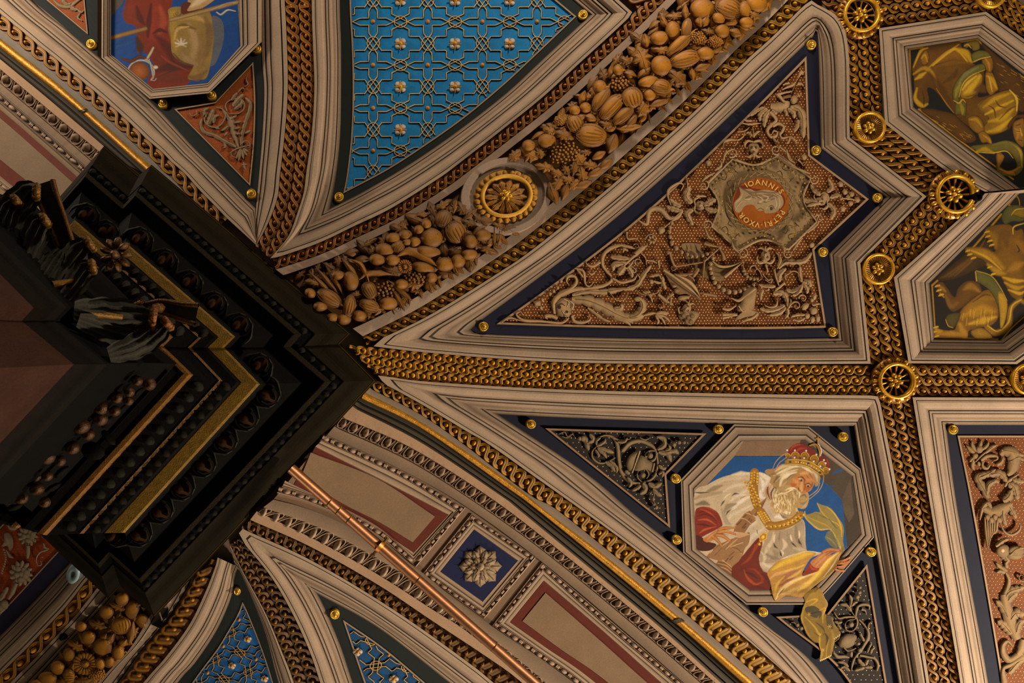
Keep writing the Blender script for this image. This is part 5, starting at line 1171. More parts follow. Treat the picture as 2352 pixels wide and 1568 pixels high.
for k in range(6): A.el(1478 + 26 * math.cos(k), 628 + 26 * math.sin(k), 17, 13, k * 57)
A.s('1330,760 1380,710 1440,680', 40, 30, 14)
A.done('ribbon_mask', brown)
A = Art(Z24)
A.el(560, 250, 46, 56); A.leaf('580,200 620,160 590,80', 60, 4); A.leaf('590,300 640,370 610,450', 60, 4); A.leaf('520,230 460,180 430,130', 60, 3); A.leaf('500,280 420,290 360,260', 80, 4); A.leaf('610,250 680,230 710,270', 50, 3)
for q in ((770, 250), (740, 200), (800, 220), (790, 300), (720, 350), (700, 130), (850, 270)): A.el(*q, 26)
A.s('700,260 780,260 860,280', 12, 16, 10); A.leaf('520,300 480,300 400,330', 50, 3)
A.done('winged_mask', brown)
# ------------------------------------------------------------------ frescoes: soft brush work kept as colours on a fine plaster mesh
class Canvas:
    def __init__(s, x0, y0, x1, y1, res, base, clip=None, offf=None, o=.006, over=()):
        s.o0, s.over = o, over
        s.x0, s.y0, s.res = x0, y0, res; s.w, s.h = int((x1 - x0) / res) + 1, int((y1 - y0) / res) + 1
        s.c = np.zeros((s.h, s.w, 3)); s.c[:] = C(base); s.id = np.full((s.h, s.w), -1); s.parts = []; s.clip = clip; s.offf = offf
    def win(s, lo, hi):
        i0, j0 = max(0, int((lo[0] - s.x0) / s.res)), max(0, int((lo[1] - s.y0) / s.res)); i1, j1 = min(s.w, int((hi[0] - s.x0) / s.res) + 2), min(s.h, int((hi[1] - s.y0) / s.res) + 2)
        if i1 <= i0 or j1 <= j0: return None
        X, Y = np.meshgrid(s.x0 + s.res * np.arange(i0, i1), s.y0 + s.res * np.arange(j0, j1)); return (slice(j0, j1), slice(i0, i1)), X, Y
    def put(s, sl, a, col, k, pid):
        col = np.asarray(C(col)); cc = np.clip(col * k[..., None], 0, 1); s.c[sl] = s.c[sl] * (1 - a[..., None]) + cc * a[..., None]
        v = s.id[sl]; v[a > .5] = pid
    def line(s, p, ws, col, hi, lo, soft, alpha, pid):
        m = max(ws) / 2 + soft + 1; w = s.win(p.min(0) - m, p.max(0) + m)
        if w is None: return
        sl, X, Y = w; D = np.full(X.shape, -1e9); U = np.ones(X.shape)
        for (a, b, wa, wb) in zip(p[:-1], p[1:], ws[:-1], ws[1:]):
            d = b - a; t = np.clip(((X - a[0]) * d[0] + (Y - a[1]) * d[1]) / max(1e-9, d @ d), 0, 1)
            r = np.hypot(X - a[0] - t * d[0], Y - a[1] - t * d[1]); hw = (wa + (wb - wa) * t) / 2; q = hw - r; better = q > D
            U = np.where(better, r / np.maximum(hw, .2), U); D = np.where(better, q, D)
        s.put(sl, np.clip(D / soft + .5, 0, 1) * alpha, col, np.interp(U, [0, .5, 1], [hi, 1, lo]), pid)
    def poly(s, p, col, pid, soft=.9, hi=1, lo=1):
        w = s.win(p.min(0) - 2, p.max(0) + 2)
        if w is None: return
        sl, X, Y = w; ins = np.zeros(X.shape, bool); D = np.full(X.shape, 1e9); n = len(p)
        for i in range(n):
            a, b = p[i], p[(i + 1) % n]; d = b - a; t = np.clip(((X - a[0]) * d[0] + (Y - a[1]) * d[1]) / max(1e-9, d @ d), 0, 1)
            D = np.minimum(D, np.hypot(X - a[0] - t * d[0], Y - a[1] - t * d[1]))
            if a[1] != b[1]: ins ^= ((a[1] > Y) != (b[1] > Y)) & (X < (b[0] - a[0]) * (Y - a[1]) / (b[1] - a[1]) + a[0])
        sd = np.where(ins, D, -D); k = np.interp(sd / max(1e-6, sd.max()), [0, .4, 1], [lo, 1, hi])
        s.put(sl, np.clip(sd / soft + .5, 0, 1), col, k, pid)
    def finish(s):
        X, Y = np.meshgrid(s.x0 + s.res * np.arange(s.w), s.y0 + s.res * np.arange(s.h)); Q = np.stack([X.ravel(), Y.ravel()], 1)
        ok = np.ones(X.shape, bool)
        inside_m = np.zeros(X.shape, bool); p = np.asarray(s.clip); n = len(p); D = np.full(X.shape, 1e9)
        for i in range(n):
            a, b = p[i], p[(i + 1) % n]; d = b - a; t = np.clip(((X - a[0]) * d[0] + (Y - a[1]) * d[1]) / max(1e-9, d @ d), 0, 1); D = np.minimum(D, np.hypot(X - a[0] - t * d[0], Y - a[1] - t * d[1]))
            if a[1] != b[1]: inside_m ^= ((a[1] > Y) != (b[1] > Y)) & (X < (b[0] - a[0]) * (Y - a[1]) / (b[1] - a[1]) + a[0])
        if s.offf is None: ok = inside_m | (D < .8); O = np.full(X.shape, s.o0)
        else:
            al = np.isin(s.id, [k for k, q in enumerate(s.parts) if q[0] in s.over]); ok = inside_m | al | (D < .8); sd = np.where(inside_m, D, -D)
            O = np.where(al, np.interp(sd, [-9, -1, 12], [s.offf, .026, .008]), .008)
        cid = s.id[:-1, :-1]; cid = np.where(ok[:-1, :-1], cid, -1); idx = np.arange(s.h * s.w).reshape(s.h, s.w); made = {}
        W = P(Q, O.ravel())
        for pid, (name, par, label) in enumerate(s.parts):
            j, i = np.nonzero(cid == pid)
            if not len(j): made[pid] = None; continue
            F_ = np.stack([idx[j, i], idx[j, i + 1], idx[j + 1, i + 1], idx[j + 1, i]], 1); u, inv = np.unique(F_, return_inverse=True); F_ = inv.reshape(F_.shape)
            v = W[u]; c0 = (v.min(0) + v.max(0)) / 2; me = bpy.data.meshes.new(name); me.vertices.add(len(v)); me.vertices.foreach_set('co', (v - c0).ravel())
            me.loops.add(F_.size); me.loops.foreach_set('vertex_index', F_.ravel().astype(np.int32)); me.polygons.add(len(F_)); me.polygons.foreach_set('loop_start', np.arange(0, F_.size, 4, dtype=np.int32)); me.update(calc_edges=True)
            at = me.color_attributes.new('Col', 'FLOAT_COLOR', 'POINT'); at.data.foreach_set('color', np.concatenate([s.c.reshape(-1, 3)[u], np.ones((len(u), 1))], 1).astype(np.float32).ravel())
            me.materials.append(FRESCO); ob = bpy.data.objects.new(name, me); pr = par if not isinstance(par, int) else made.get(par)
            place(ob, pr, c0); made[pid] = ob
            if label: ob['label'] = label
class Paint(Art):
    def __init__(s, z, cv): s.z, s.cv, s.o, s.rel, s.col = z, cv, 0, 0, 'a08060'; s.pid = len(cv.parts); cv.parts.append(None)
    def up(s, d=0): pass
    def s(s, t, *w, col=None, rel=None, hi=1.4, lo=.4, k=5, curve=True, soft=None, alpha=1.0):
        p = pts(t, s.z)
        if curve and len(p) > 2: p = cr(p, k)
        ws = np.interp(np.linspace(0, 1, len(p)), np.linspace(0, 1, max(2, len(w))), list(w) if len(w) > 1 else [w[0]] * 2) / s.z[2]
        s.cv.line(p, ws, col or s.col, hi, lo, soft or .9, alpha, s.pid)
    def f(s, t, col, curve=True, step=0): p = pts(t, s.z); s.cv.poly(cr(p, 5, True) if curve else p, col, s.pid)
    def b(s, t, col=None, hi=1.4, lo=.35, rel=None, curve=True, hc=(0, 0)): p = pts(t, s.z); s.cv.poly(cr(p, 4, True) if curve else p, col or s.col, s.pid, .9, hi, lo)
    def done(s, name, par, mat=None, label=None): s.cv.parts[s.pid] = (name, par, label); return s.pid
CV = None
# ================================================================== the coin portrait
CV = Canvas(1674, 398, 1822, 536, .7, 'a4540f', ell((1600 + 1152 / 7.84, 320 + 1150 / 7.84), 64.2, 58, 44), o=.084)
A = Paint(ZA, CV); A.f('0,0 2400,0 2400,2400 0,2400', 'a8580c', False)
A.f('770,850 880,830 1010,880 1200,900 1420,920 1560,1000 1600,1130 1550,1230 1480,1290 1440,1150 1200,1000 900,950 780,1000 740,1150 690,1300 660,1130 700,980', '7a300a')
A.f('770,860 830,900 960,890 1060,930 1220,905 1400,930 1510,990 1562,1100 1545,1200 1420,1310 1240,1330 1215,1285 1110,1285 1060,1225 1030,1185 930,1175 850,1220 790,1310 700,1290 680,1140 790,1010', 'b0946a')
for t in ('800,880 900,930 1010,960 1150,940 1300,960 1450,960', '860,900 1000,1000 1150,1010 1300,1000 1480,1010', '1050,960 1120,1050 1250,1060 1400,1020 1500,1060', '1100,1150 1200,1140 1320,1090 1420,1060', '880,1060 960,1030 1060,1060'): A.s(t, 20, 40, 14, col='84694a', hi=1.1, lo=.9)
for t in ('1110,1020 1200,1090 1130,1130 1230,1150', '1180,1000 1290,1040 1250,1110 1330,1090', '870,1080 950,1080 990,1030', '700,1150 790,1060 830,980', '1420,1060 1440,1180 1400,1260', '1480,1040 1500,1160 1470,1240', '1240,1260 1310,1190'): A.s(t, 14, 24, 10, col='d0b48a', hi=1.05, lo=.9)
for k in range(14): A.el(1380 + 22 * (k % 7) + (k // 7) * 10, 985 + 30 * (k // 7) + 14 * (k % 3), 9, col='d0b484', rel=.004)
A.el(1345, 1245, 26, 34, col='4a3420', rel=.003); A.s('1300,1210 1360,1190 1400,1250', 14, 14, col='5e4428', rel=.003); A.s('1090,1270 1150,1240 1210,1270', 12, 12, col='5e4428', rel=.003)
A.s('700,1280 760,1180 840,1110 900,1140', 26, 40, 20, col='b89a6c', rel=.006)
A.done('coin_portrait', brown, None, 'painted coin head lying on its side in an orange disc')
CV.finish()
# ================================================================== the crowned king
ZK1, ZK2, ZK3, ZK4, ZK5, ZK6 = (1580, 970, 9.8), (1720, 990, 9.8), (1580, 1120, 9.8), (1720, 1130, 9.8), (1650, 1230, 7.127), (1760, 1340, 7.84)
ONE = (0, 0, 1)
def paint(z=ONE, o=0): return Paint(z, CV)
def brush(A, t, *w, col, hi=1.06, lo=.94): A.s(t, *w, col=col, hi=hi, lo=lo, soft=max(.8, .34 * max(w) / A.z[2]), alpha=.9)
CV = Canvas(1560, 995, 2020, 1525, .8, '7c6148', king_poly, .044, over=('yellow_veil', 'open_hand', 'crown'))
A = paint(); A.f('1593,1122 1702,1013 1710,1010 1687,1047 1610,1127 1594,1136', '9c8062', False); A.f('1710,1010 1842,1008 1826,1046 1687,1047', '86684c', False); A.f('1842,1002 1957,1094 1934,1147 1880,1092 1812,1047 1828,1044', '4c3e2e', False)
A.f('1957,1094 1976,1226 1946,1258 1938,1191 1934,1147', '3e3224', False); A.f('1953,1098 1962,1180 1950,1200 1938,1175 1934,1147', '5a4a36', False); A.f('1594,1250 1600,1260 1722,1354 1722,1345 1606,1252', '8a6e52', False)
A.done('painted_reveal', king)
A = paint(o=.01); A.f('1687,1047 1812,1047 1880,1092 1934,1147 1939,1191 1946,1258 1880,1310 1640,1310 1600,1255 1594,1136 1610,1127', '0f4c88', False, 20)
for i in range(26):
    x, y = random.uniform(1630, 1930), random.uniform(1055, 1250)
    brush(A, [(x - 14, y + 6), (x, y), (x + 16, y - 5)], 3, 7, 3, col=random.choice(['124c80', '16568e', '0f4678']))
A.done('painted_sky', king)
A = paint(o=.016)   # red robe and ermine: the ground of the figure
A.f('1594,1160 1640,1160 1760,1300 1772,1354 1722,1354 1600,1260', '54200e', False)
A.f('1594,1136 1625,1113 1655,1097 1688,1088 1720,1084 1748,1085 1768,1094 1790,1112 1830,1180 1848,1200 1850,1250 1852,1266 1886,1271 1790,1304 1764,1322 1770,1354 1722,1354 1640,1292 1600,1258', 'cbb28e', True, 20)
fig = A.done('painted_king', king, None, 'painted old king with white beard, crown, ermine and red robe')
def sub(name, fn, o, label=None):
    A = paint(o=o); fn(A); A.done(name, fig, None, label)
def robe(A):
    A.z = ZK5; A.f('420,300 500,200 660,30 720,110 690,300 680,480 800,600 840,720 880,905 430,905 220,680 215,500 300,420', '6e2008')
    for t, c in (('600,140 560,280 480,400 380,470', '94380f'), ('480,540 600,560 720,700 640,790 500,740', '8e300e'), ('420,560 470,680 600,790 730,760', 'a84414'), ('450,600 560,640 640,700', '4e1406'), ('700,620 800,700 850,860', '54180a'), ('500,860 640,840 820,880', '5c1a0a'), ('560,300 620,180 680,80', 'a03c10')): brush(A, t, 14, 50, 14, col=c)
    A.z = ZK3; A.f('160,560 250,440 420,430 600,500 700,600 780,830 700,900 600,960 420,1050 300,1110 180,1100', '86260e')
    A.f('170,1080 300,1100 420,1200 640,1270 520,1400 300,1420 190,1350', '4a1a0c')
    for t, c in (('260,470 400,520 560,620 720,840', 'b0462a'), ('220,640 400,590 560,660 700,800', '5e160a'), ('230,720 440,720 640,840', 'c0583a'), ('200,820 360,830 560,880', '4e1208'), ('260,1020 380,940 640,870', 'c0583a'), ('300,450 480,460 640,560', 'a03a20'), ('240,560 340,540 480,590', '6c1c0c')): brush(A, t, 16, 50, 10, col=c)
sub('red_robe', robe, .026)
def ermine(A):
    A.z = ZK1
    for t, c in (('560,1400 800,1300 1050,1250 1350,1250', 'd4bc98'), ('500,1520 760,1400 1050,1350 1360,1330', 'c4a888'), ('800,1560 1000,1440 1240,1400 1360,1400', 'dcc6a4'), ('1000,1180 1200,1150 1370,1150', 'e4d0b0'), ('420,1560 600,1480 760,1420', '947a5c'), ('1620,1140 1700,1200 1780,1280', 'ead8c0'), ('1640,1250 1700,1400 1680,1540', 'f0e0cc'), ('1720,1180 1800,1260 1760,1400', 'e8d4bc')): brush(A, t, 40, 110, 40, col=c)
    A.z = ZK3
    for t, c in (('140,260 300,180 520,140 760,100', 'a8906c'), ('300,330 560,260 760,190', 'c4ac86'), ('960,300 1140,160 1320,60', 'e0ccb0'), ('1000,460 1200,300 1380,200', 'ead8c0'), ('820,560 900,420 1080,360', '988464'), ('900,800 960,640 1180,520 1420,400', 'd6c2a2'), ('180,380 360,340 480,380', '7a684c'), ('760,480 860,740 960,830', 'a8947a'), ('1300,960 1440,840 1560,720', 'd8c4aa'), ('1380,1230 1480,1080 1720,900', 'dac6ac'), ('1640,60 1640,180 1720,240', 'f0dccc'), ('1720,420 1800,560 1880,640', 'c4b09c'), ('1960,660 2060,640 2160,720', 'ead8c4')): brush(A, t, 40, 110, 40, col=c)
    for t in ('990,180 1060,130 1160,140', '740,410 790,330 830,280', '850,620 900,540 970,490', '140,100 280,110 480,100', '1180,240 1290,190', '1560,940 1560,1020'): brush(A, t, 10, 40, 8, col='3c3428')
    for t in ('820,240 880,170 960,130', '960,520 1040,470 1100,420', '1150,150 1240,160 1310,150'): brush(A, t, 14, 34, 14, col='ecd8b0')
    A.z = ZK4; A.f('470,850 700,840 960,800 1150,640 1240,690 1250,1000 1300,1290 1310,1330 1100,1380 860,1440 640,1570 250,1570 270,1300 330,1160', 'ac9474'); A.f('640,1570 860,1440 1100,1370 1310,1320 1560,1360 1200,1420 800,1560', 'e0d0b8')
    for t, c in (('560,900 520,1100 400,1300 330,1500', 'd2bc98'), ('760,1060 820,1180 760,1300', 'dcc4a0'), ('860,900 900,1100 960,1260', '988466'), ('1060,760 1080,1000 1200,1240', '8a7658'), ('1200,720 1210,960 1270,1260', 'b09a7c'), ('560,1300 620,1400 600,1540', '968264'), ('700,900 680,1060', '8a7658'), ('1000,1260 1140,1280 1280,1300', 'c0aa8a'), ('420,1240 500,1400 440,1540', 'b8a282')): brush(A, t, 30, 100, 30, col=c)
    for t in ('560,1150 590,1220 650,1260', '950,1120 1000,1170 1070,1230', '1120,1060 1140,1130 1190,1180', '700,1330 720,1400 740,1440', '180,860 200,930'): brush(A, t, 10, 44, 10, col='322c24')
    for t in ('590,960 570,1040 570,1120', '940,960 950,1030 970,1090', '1130,870 1140,960 1130,1030', '730,1310 770,1370 760,1420'): brush(A, t, 20, 44, 20, col='e8d2ae')
    A.z = ZK5
    for t, c in (('700,260 760,360 720,480', 'd0bc98'), ('720,440 820,500 900,490', 'dccbb0'), ('780,300 900,360 1000,380', '8c7a60'), ('700,500 760,560 800,590', 'b8a488')): brush(A, t, 20, 60, 20, col=c)
sub('ermine_cloak', ermine, .03)
def church(A):
    A.z = ZK5; A.f('-20,430 60,300 180,180 330,60 500,-60 505,100 430,215 400,310 330,420 220,515 210,690 80,590 -40,480', '8c6036'); 
    for t in ('-10,450 130,490 215,560', '-10,500 120,540 210,610', '0,400 140,440 220,520', '20,560 120,600 200,660'): brush(A, t, 10, 14, 10, col='c49a6a'); 
    for t in ('-10,470 130,515 212,590', '0,425 150,470 220,545', '10,530 120,570 208,640'): brush(A, t, 8, 10, 8, col='6a4626')
    A.f('180,190 260,190 400,300 330,420 220,510 20,360 60,300', 'a0744a', False)
    for t in ('130,330 200,240', '185,395 280,290', '50,390 120,300', '110,430 180,340'): brush(A, t, 16, 18, col='5a3c22')
    for t in ('180,190 260,195 380,290', '60,300 300,30', '20,360 200,500'): brush(A, t, 12, 12, col='d4ac7c')
    A.z = ZK3; A.f('400,1560 640,1290 860,1200 1080,1110 1180,1130 1390,1060 1340,1290 1180,1470 960,1560 700,1640', '9c7044', False); A.f('1000,1340 1180,1180 1390,1060 1360,1270 1200,1440 1100,1400', '9a7046', False)
    A.f('1050,1070 1200,950 1290,1000 1400,1050 1170,1130', 'c89c6c', False); A.f('1030,990 1060,830 1200,670 1290,560 1400,510 1530,690 1520,745 1400,830 1280,1010 1050,985', '94663a', False); A.f('1400,540 1560,390 1790,200 1650,500 1540,640 1490,620', '9e7248', False); A.f('1540,640 1650,500 1790,200 1600,430 1490,610', '7e5632', False)
    for t in ('1190,680 1310,720 1420,820', '1290,560 1430,610 1530,720', '1040,860 1100,840'): brush(A, t, 26, 26, col='c89c6e')
    for t in ('1210,700 1330,750 1410,830', '1380,530 1440,620 1510,690'): brush(A, t, 12, 12, col='6a4526')
    for t in ('1100,840 1200,740', '1220,900 1310,800', '1250,660 1310,610', '1370,720 1390,690', '1410,750 1430,720', '1255,910 1300,870'): brush(A, t, 26, 26, col='5a3a20')
    for t in ('820,1380 1000,1160', '880,1380 1100,1140', '740,1290 900,1200', '480,1500 700,1290', '600,1520 760,1360'): brush(A, t, 14, 16, col='76502e')
    for t in ('860,1380 1110,1150', '960,1330 1240,1230', '780,1300 960,1180', '500,1470 560,1400'): brush(A, t, 16, 20, col='d8ae7c')
    for t in ('990,1330 1130,1380 1200,1460', '920,1540 1040,1440'): brush(A, t, 18, 18, col='6a4626')
sub('church_model', church, .044)
def hand1(A):
    A.z = ZK3; A.f('340,1160 450,1080 540,1010 660,940 760,920 860,960 760,1060 720,1060 640,1090 600,1150 520,1200 420,1225', 'c07c40')
    for t, w in (('700,940 850,900 1060,900', (70, 70, 40)), ('690,1000 860,980 1060,1040', (80, 76, 50)), ('650,1060 800,1090 940,1190', (80, 80, 60)), ('560,1090 680,1200 770,1320', (90, 70, 40))): A.s(t, *w, col='bc783c', rel=.006, hi=1.35, lo=.5)
    for t in ('420,1180 520,1080 640,990', '700,970 820,950 1000,990'): brush(A, t, 10, 30, 10, col='d89a5c')
    for t in ('640,1040 760,1030 900,1060', '640,1110 720,1160', '700,960 800,945 940,940'): brush(A, t, 8, 18, 6, col='7c441c')
sub('hand', hand1, .054)
def gold(A):
    for z, t in ((ZK1, '1500,1120 1490,1300 1480,1480 1480,1580'), (ZK3, '1480,-20 1500,200 1560,400'), (ZK3, '1640,540 1740,700 1850,870'), (ZK4, '460,750 620,760 780,730 920,680 1060,600 1160,510')):
        A.z = z; A.s(t, 190, 200, 180, col='a4700f', rel=.006, hi=1.15, lo=.75)
        p = resample(cr(pts(t), 6), 16); o = A.o; A.o += .004
        for i, q in enumerate(p):
            for k in (-1, 0, 1): A.el(q[0] + k * 60 + 12 * (i % 2), q[1] + 18 * ((i + k) % 2), 24, 20, i * 40, col=['d8a030', 'c08818', '7c5208', 'e8b850'][(i * 2 + k) % 4], rel=.003, hi=1.2, lo=.7)
        A.o = o
    A.z = ZK4; A.f('330,900 410,940 390,1060 250,1130 235,980', 'b47c14', False); A.s('330,910 405,945 390,1050 255,1120 240,985 330,910', 22, 22, col='e0a830', rel=.003, curve=False); A.el(240, 1170, 36, col='d09a2c'); A.sp(410, 870, 44, 1, 0, 1, 16, 'd8a434'); A.el(320, 1010, 50, 60, 30, col='e0b040'); A.el(620, 430, 40, 46, col='d8a030')
    A.z = ZK2
    for t in ('460,1220 400,1300 390,1420 450,1560', '520,1200 450,1330 470,1460 540,1560'): brush(A, t, 16, 22, 16, col='c07a30')
    for t in ('430,1260 420,1380 480,1540', '560,1280 500,1400 520,1540'): brush(A, t, 30, 40, 20, col='5a1c0c')
sub('gold_collar', gold, .05)
def face(A):
    A.z = ZK2; A.f('930,1080 1100,930 1250,870 1400,900 1480,1010 1490,1130 1440,1260 1370,1350 1240,1390 1120,1370 1030,1310 920,1240 880,1160', 'bc7c40')
    for t, w, c in (('1160,960 1280,940 1400,980', (40, 80, 40), 'd89e5c'), ('1000,1080 1080,1150 1100,1240', (60, 120, 60), 'd08e4c'), ('960,1180 1000,1210 1060,1200', (40, 90, 40), 'b4562a'), ('1200,1140 1180,1240 1190,1320', (50, 80, 60), 'e0a868'), ('1290,1080 1340,1100 1420,1080', (40, 80, 40), 'd0884a'), ('1270,1300 1330,1310 1300,1360', (40, 80, 40), 'b0582e'), ('1250,1160 1270,1240 1240,1330', (20, 50, 20), '98562a'), ('1360,1290 1410,1230 1440,1150', (30, 60, 20), '8e5a34')): brush(A, t, *w, col=c)
    for t, w in (('1100,1040 1180,1030 1260,1090 1250,1140', (10, 26, 16)), ('1270,1200 1340,1170 1410,1220', (10, 26, 10)), ('1110,1270 1130,1330 1170,1350', (14, 26, 10)), ('1180,1010 1230,1040', (8, 12)), ('1300,990 1330,1040', (8, 12)), ('1360,950 1400,980', (10, 14))): brush(A, t, *w, col='5e2e14')
    brush(A, '1120,1070 1170,1075 1210,1100', 14, 36, 14, col='e0c4a0'); brush(A, '1300,1215 1340,1215 1375,1235', 14, 34, 14, col='d8b48c'); A.el(1180, 1098, 26, col='2c1a10', rel=.001, hi=1); A.el(1335, 1236, 24, col='2c1a10', rel=.001, hi=1); brush(A, '1120,1110 1180,1130 1230,1120', 8, 14, 8, col='8a4a22'); brush(A, '1300,1262 1340,1270 1380,1250', 8, 14, 8, col='8a4a22'); A.el(1172, 1090, 8, col='f0e0c8', rel=.001)
    brush(A, '1150,1250 1200,1330 1170,1350', 20, 40, 20, col='e0a464'); brush(A, '960,1370 1040,1380 1100,1450', 10, 34, 16, col='a8442a'); brush(A, '1010,1390 1060,1410 1100,1460', 8, 12, 6, col='4a180c')
sub('face', face, .056)
def hair(A):
    A.z = ZK2; A.f('360,900 430,850 560,850 740,740 900,735 1150,765 1350,790 1500,900 1600,1010 1600,1120 1550,1230 1490,1220 1480,1060 1400,920 1250,870 1110,940 980,1050 930,1180 760,1300 640,1330 560,1230 470,1150 500,1030 400,960', 'a8844e')
    for t, w, c in (('600,900 760,800 950,780', (30, 80, 30), 'd8bc8c'), ('560,1000 760,900 1000,800 1150,800', (20, 70, 20), 'ecd8b0'), ('600,1120 720,1000 900,920 1100,860', (30, 90, 20), 'e0c698'), ('700,1240 760,1060 950,960 1080,920', (40, 90, 20), 'f0dcb8'), ('560,1160 640,1050 700,1010', (20, 60, 20), '6e5434'), ('480,980 560,960 620,980', (20, 60, 20), '9c6c44'), ('420,900 500,880 560,900', (30, 70, 30), 'b47c4c'), ('850,1100 940,1000 1040,960', (10, 30, 10), '7a5a34'), ('1180,800 1320,860 1430,940', (20, 70, 20), 'e8d4b0'), ('1430,900 1520,1000 1540,1130', (20, 70, 20), 'cdb896'), ('1560,1060 1560,1150 1500,1240', (20, 40, 14), 'a08a6c'), ('640,1290 760,1220 860,1120', (20, 60, 10), 'c8a468'), ('540,1230 620,1290 700,1280', (14, 40, 14), '8a6436'), ('1340,960 1400,1000 1440,1080', (14, 30, 10), '8c6a44')): brush(A, t, *w, col=c)
    A.z = ZK4; A.f('480,290 540,120 600,-60 760,-140 900,-160 1000,-60 1120,-50 1200,20 1330,10 1350,180 1290,340 1190,380 1110,360 1040,500 900,600 800,540 700,440 600,390 530,340', 'b8955e')
    random.seed(3)
    for i in range(90):
        a = random.uniform(0, 1); x = 560 + 520 * a + random.uniform(-30, 30); y = random.uniform(-80, 460 - 160 * abs(a - .5)); d = random.uniform(-60, 60)
        brush(A, [(x, y), (x + d * .5, y + 50), (x + d, y + 100)], 10, 34, 8, col=random.choice(['e8cc98', 'd8ba84', 'f2deb4', 'c8a468', '9c7a48', 'e0c490']))
    for t, c in (('1160,100 1250,60 1300,120', '7c6850'), ('1150,240 1230,260 1300,200', '8a765c'), ('1200,340 1260,300 1310,240', 'b8a488'), ('700,480 780,560 860,580', '7a6650'), ('760,470 840,520 940,520', 'a08a6a'), ('820,380 900,420 1000,400', 'c0a472')): brush(A, t, 14, 60, 14, col=c)
    A.z = ZK2
    for t in ('800,1390 900,1360 1000,1290 1090,1310', '820,1330 900,1290 1010,1280 1060,1300', '1100,1360 1140,1400 1130,1500', '640,1440 740,1400 860,1420'): brush(A, t, 14, 50, 14, col='ecd4a4')
    for t in ('860,1400 960,1350 1020,1350', '1060,1340 1110,1400 1100,1480'): brush(A, t, 8, 20, 8, col='9c7446')
sub('beard_and_hair', hair, .064)
def crown(A):
    A.z = ZK2; A.f('880,440 960,340 1060,290 1200,280 1330,330 1430,390 1510,480 1530,600 1300,640 1000,600 900,560', '7c1c0c'); A.f('1560,560 1680,540 1800,690 1815,850 1700,880', '74200e')
    for t in ('940,420 1020,330 1160,300', '1060,480 1140,400 1300,380', '1760,640 1790,760'): brush(A, t, 20, 60, 20, col='a83a20')
    for x, y, r in ((880, 560, 60), (1045, 560, 100), (1262, 570, 104), (1475, 640, 104), (1645, 770, 92), (1735, 890, 80)): A.b(ell((x, y), r, r * 1.05, 16), col='9a6a0e', hi=1.3, lo=.6, curve=False, rel=.006); A.s(ell((x, y), r * .9, r * .95, 14, 0, 180, 360), 16, 16, col='d8a434', rel=.003, curve=False); A.el(x, y + 20, r * .4, col='7a5208', hi=1.5)
    A.s('860,690 1000,690 1200,700 1370,740 1520,830 1660,960', 110, 120, 120, 110, 70, col='a87810', rel=.008, hi=1.25, lo=.6); A.s('870,640 1000,640 1200,650 1380,690 1540,780 1690,900', 16, 20, 16, col='e0b048', rel=.004); A.s('860,740 1100,750 1300,790 1460,880 1620,980', 16, 22, 16, col='d8a840', rel=.004)
    A.s('1370,320 1480,290 1550,340 1590,450 1590,570', 30, 50, 46, 40, col='a87418', rel=.006); A.s('1555,130 1555,280', 34, 34, col='b8801c'); A.s('1510,170 1600,170', 30, 30, col='b8801c'); o = A.o; A.o += .012
    for x, y in ((865, 430), (1038, 432), (1290, 440), (1520, 525), (1690, 650), (1728, 720), (1815, 855), (1245, 605), (1030, 595), (1460, 680), (1610, 790)): A.el(x, y, 24, col='e8d0c0', rel=.006)
    for i in range(9): A.el(1575 + 55 * math.sin(i * .3), 295 + i * 31, 17, col='e8d8c4', rel=.005)
    for i, (x, y) in enumerate(((930, 690), (1145, 695), (1340, 725), (1600, 935))): A.el(x, y, 32, 24, 10, col=['34403c', '6a200c', '303c3c', '3a2c10'][i], rel=.005)
    for i in range(10): t = i / 9; A.el(1060 + 520 * t, 692 + 170 * t * t + 20 * t, 14, col='ecd8a0', rel=.004)
    A.o = o; A.z = ZK2
    for t in ('535,850 600,700 720,570 840,495', '620,820 700,700 850,590', '1690,990 1660,1180 1560,1360 1340,1545', '1600,1160 1530,1330 1330,1480'): brush(A, t, 14, 20, 14, col='b89460')
sub('crown', crown, .072)
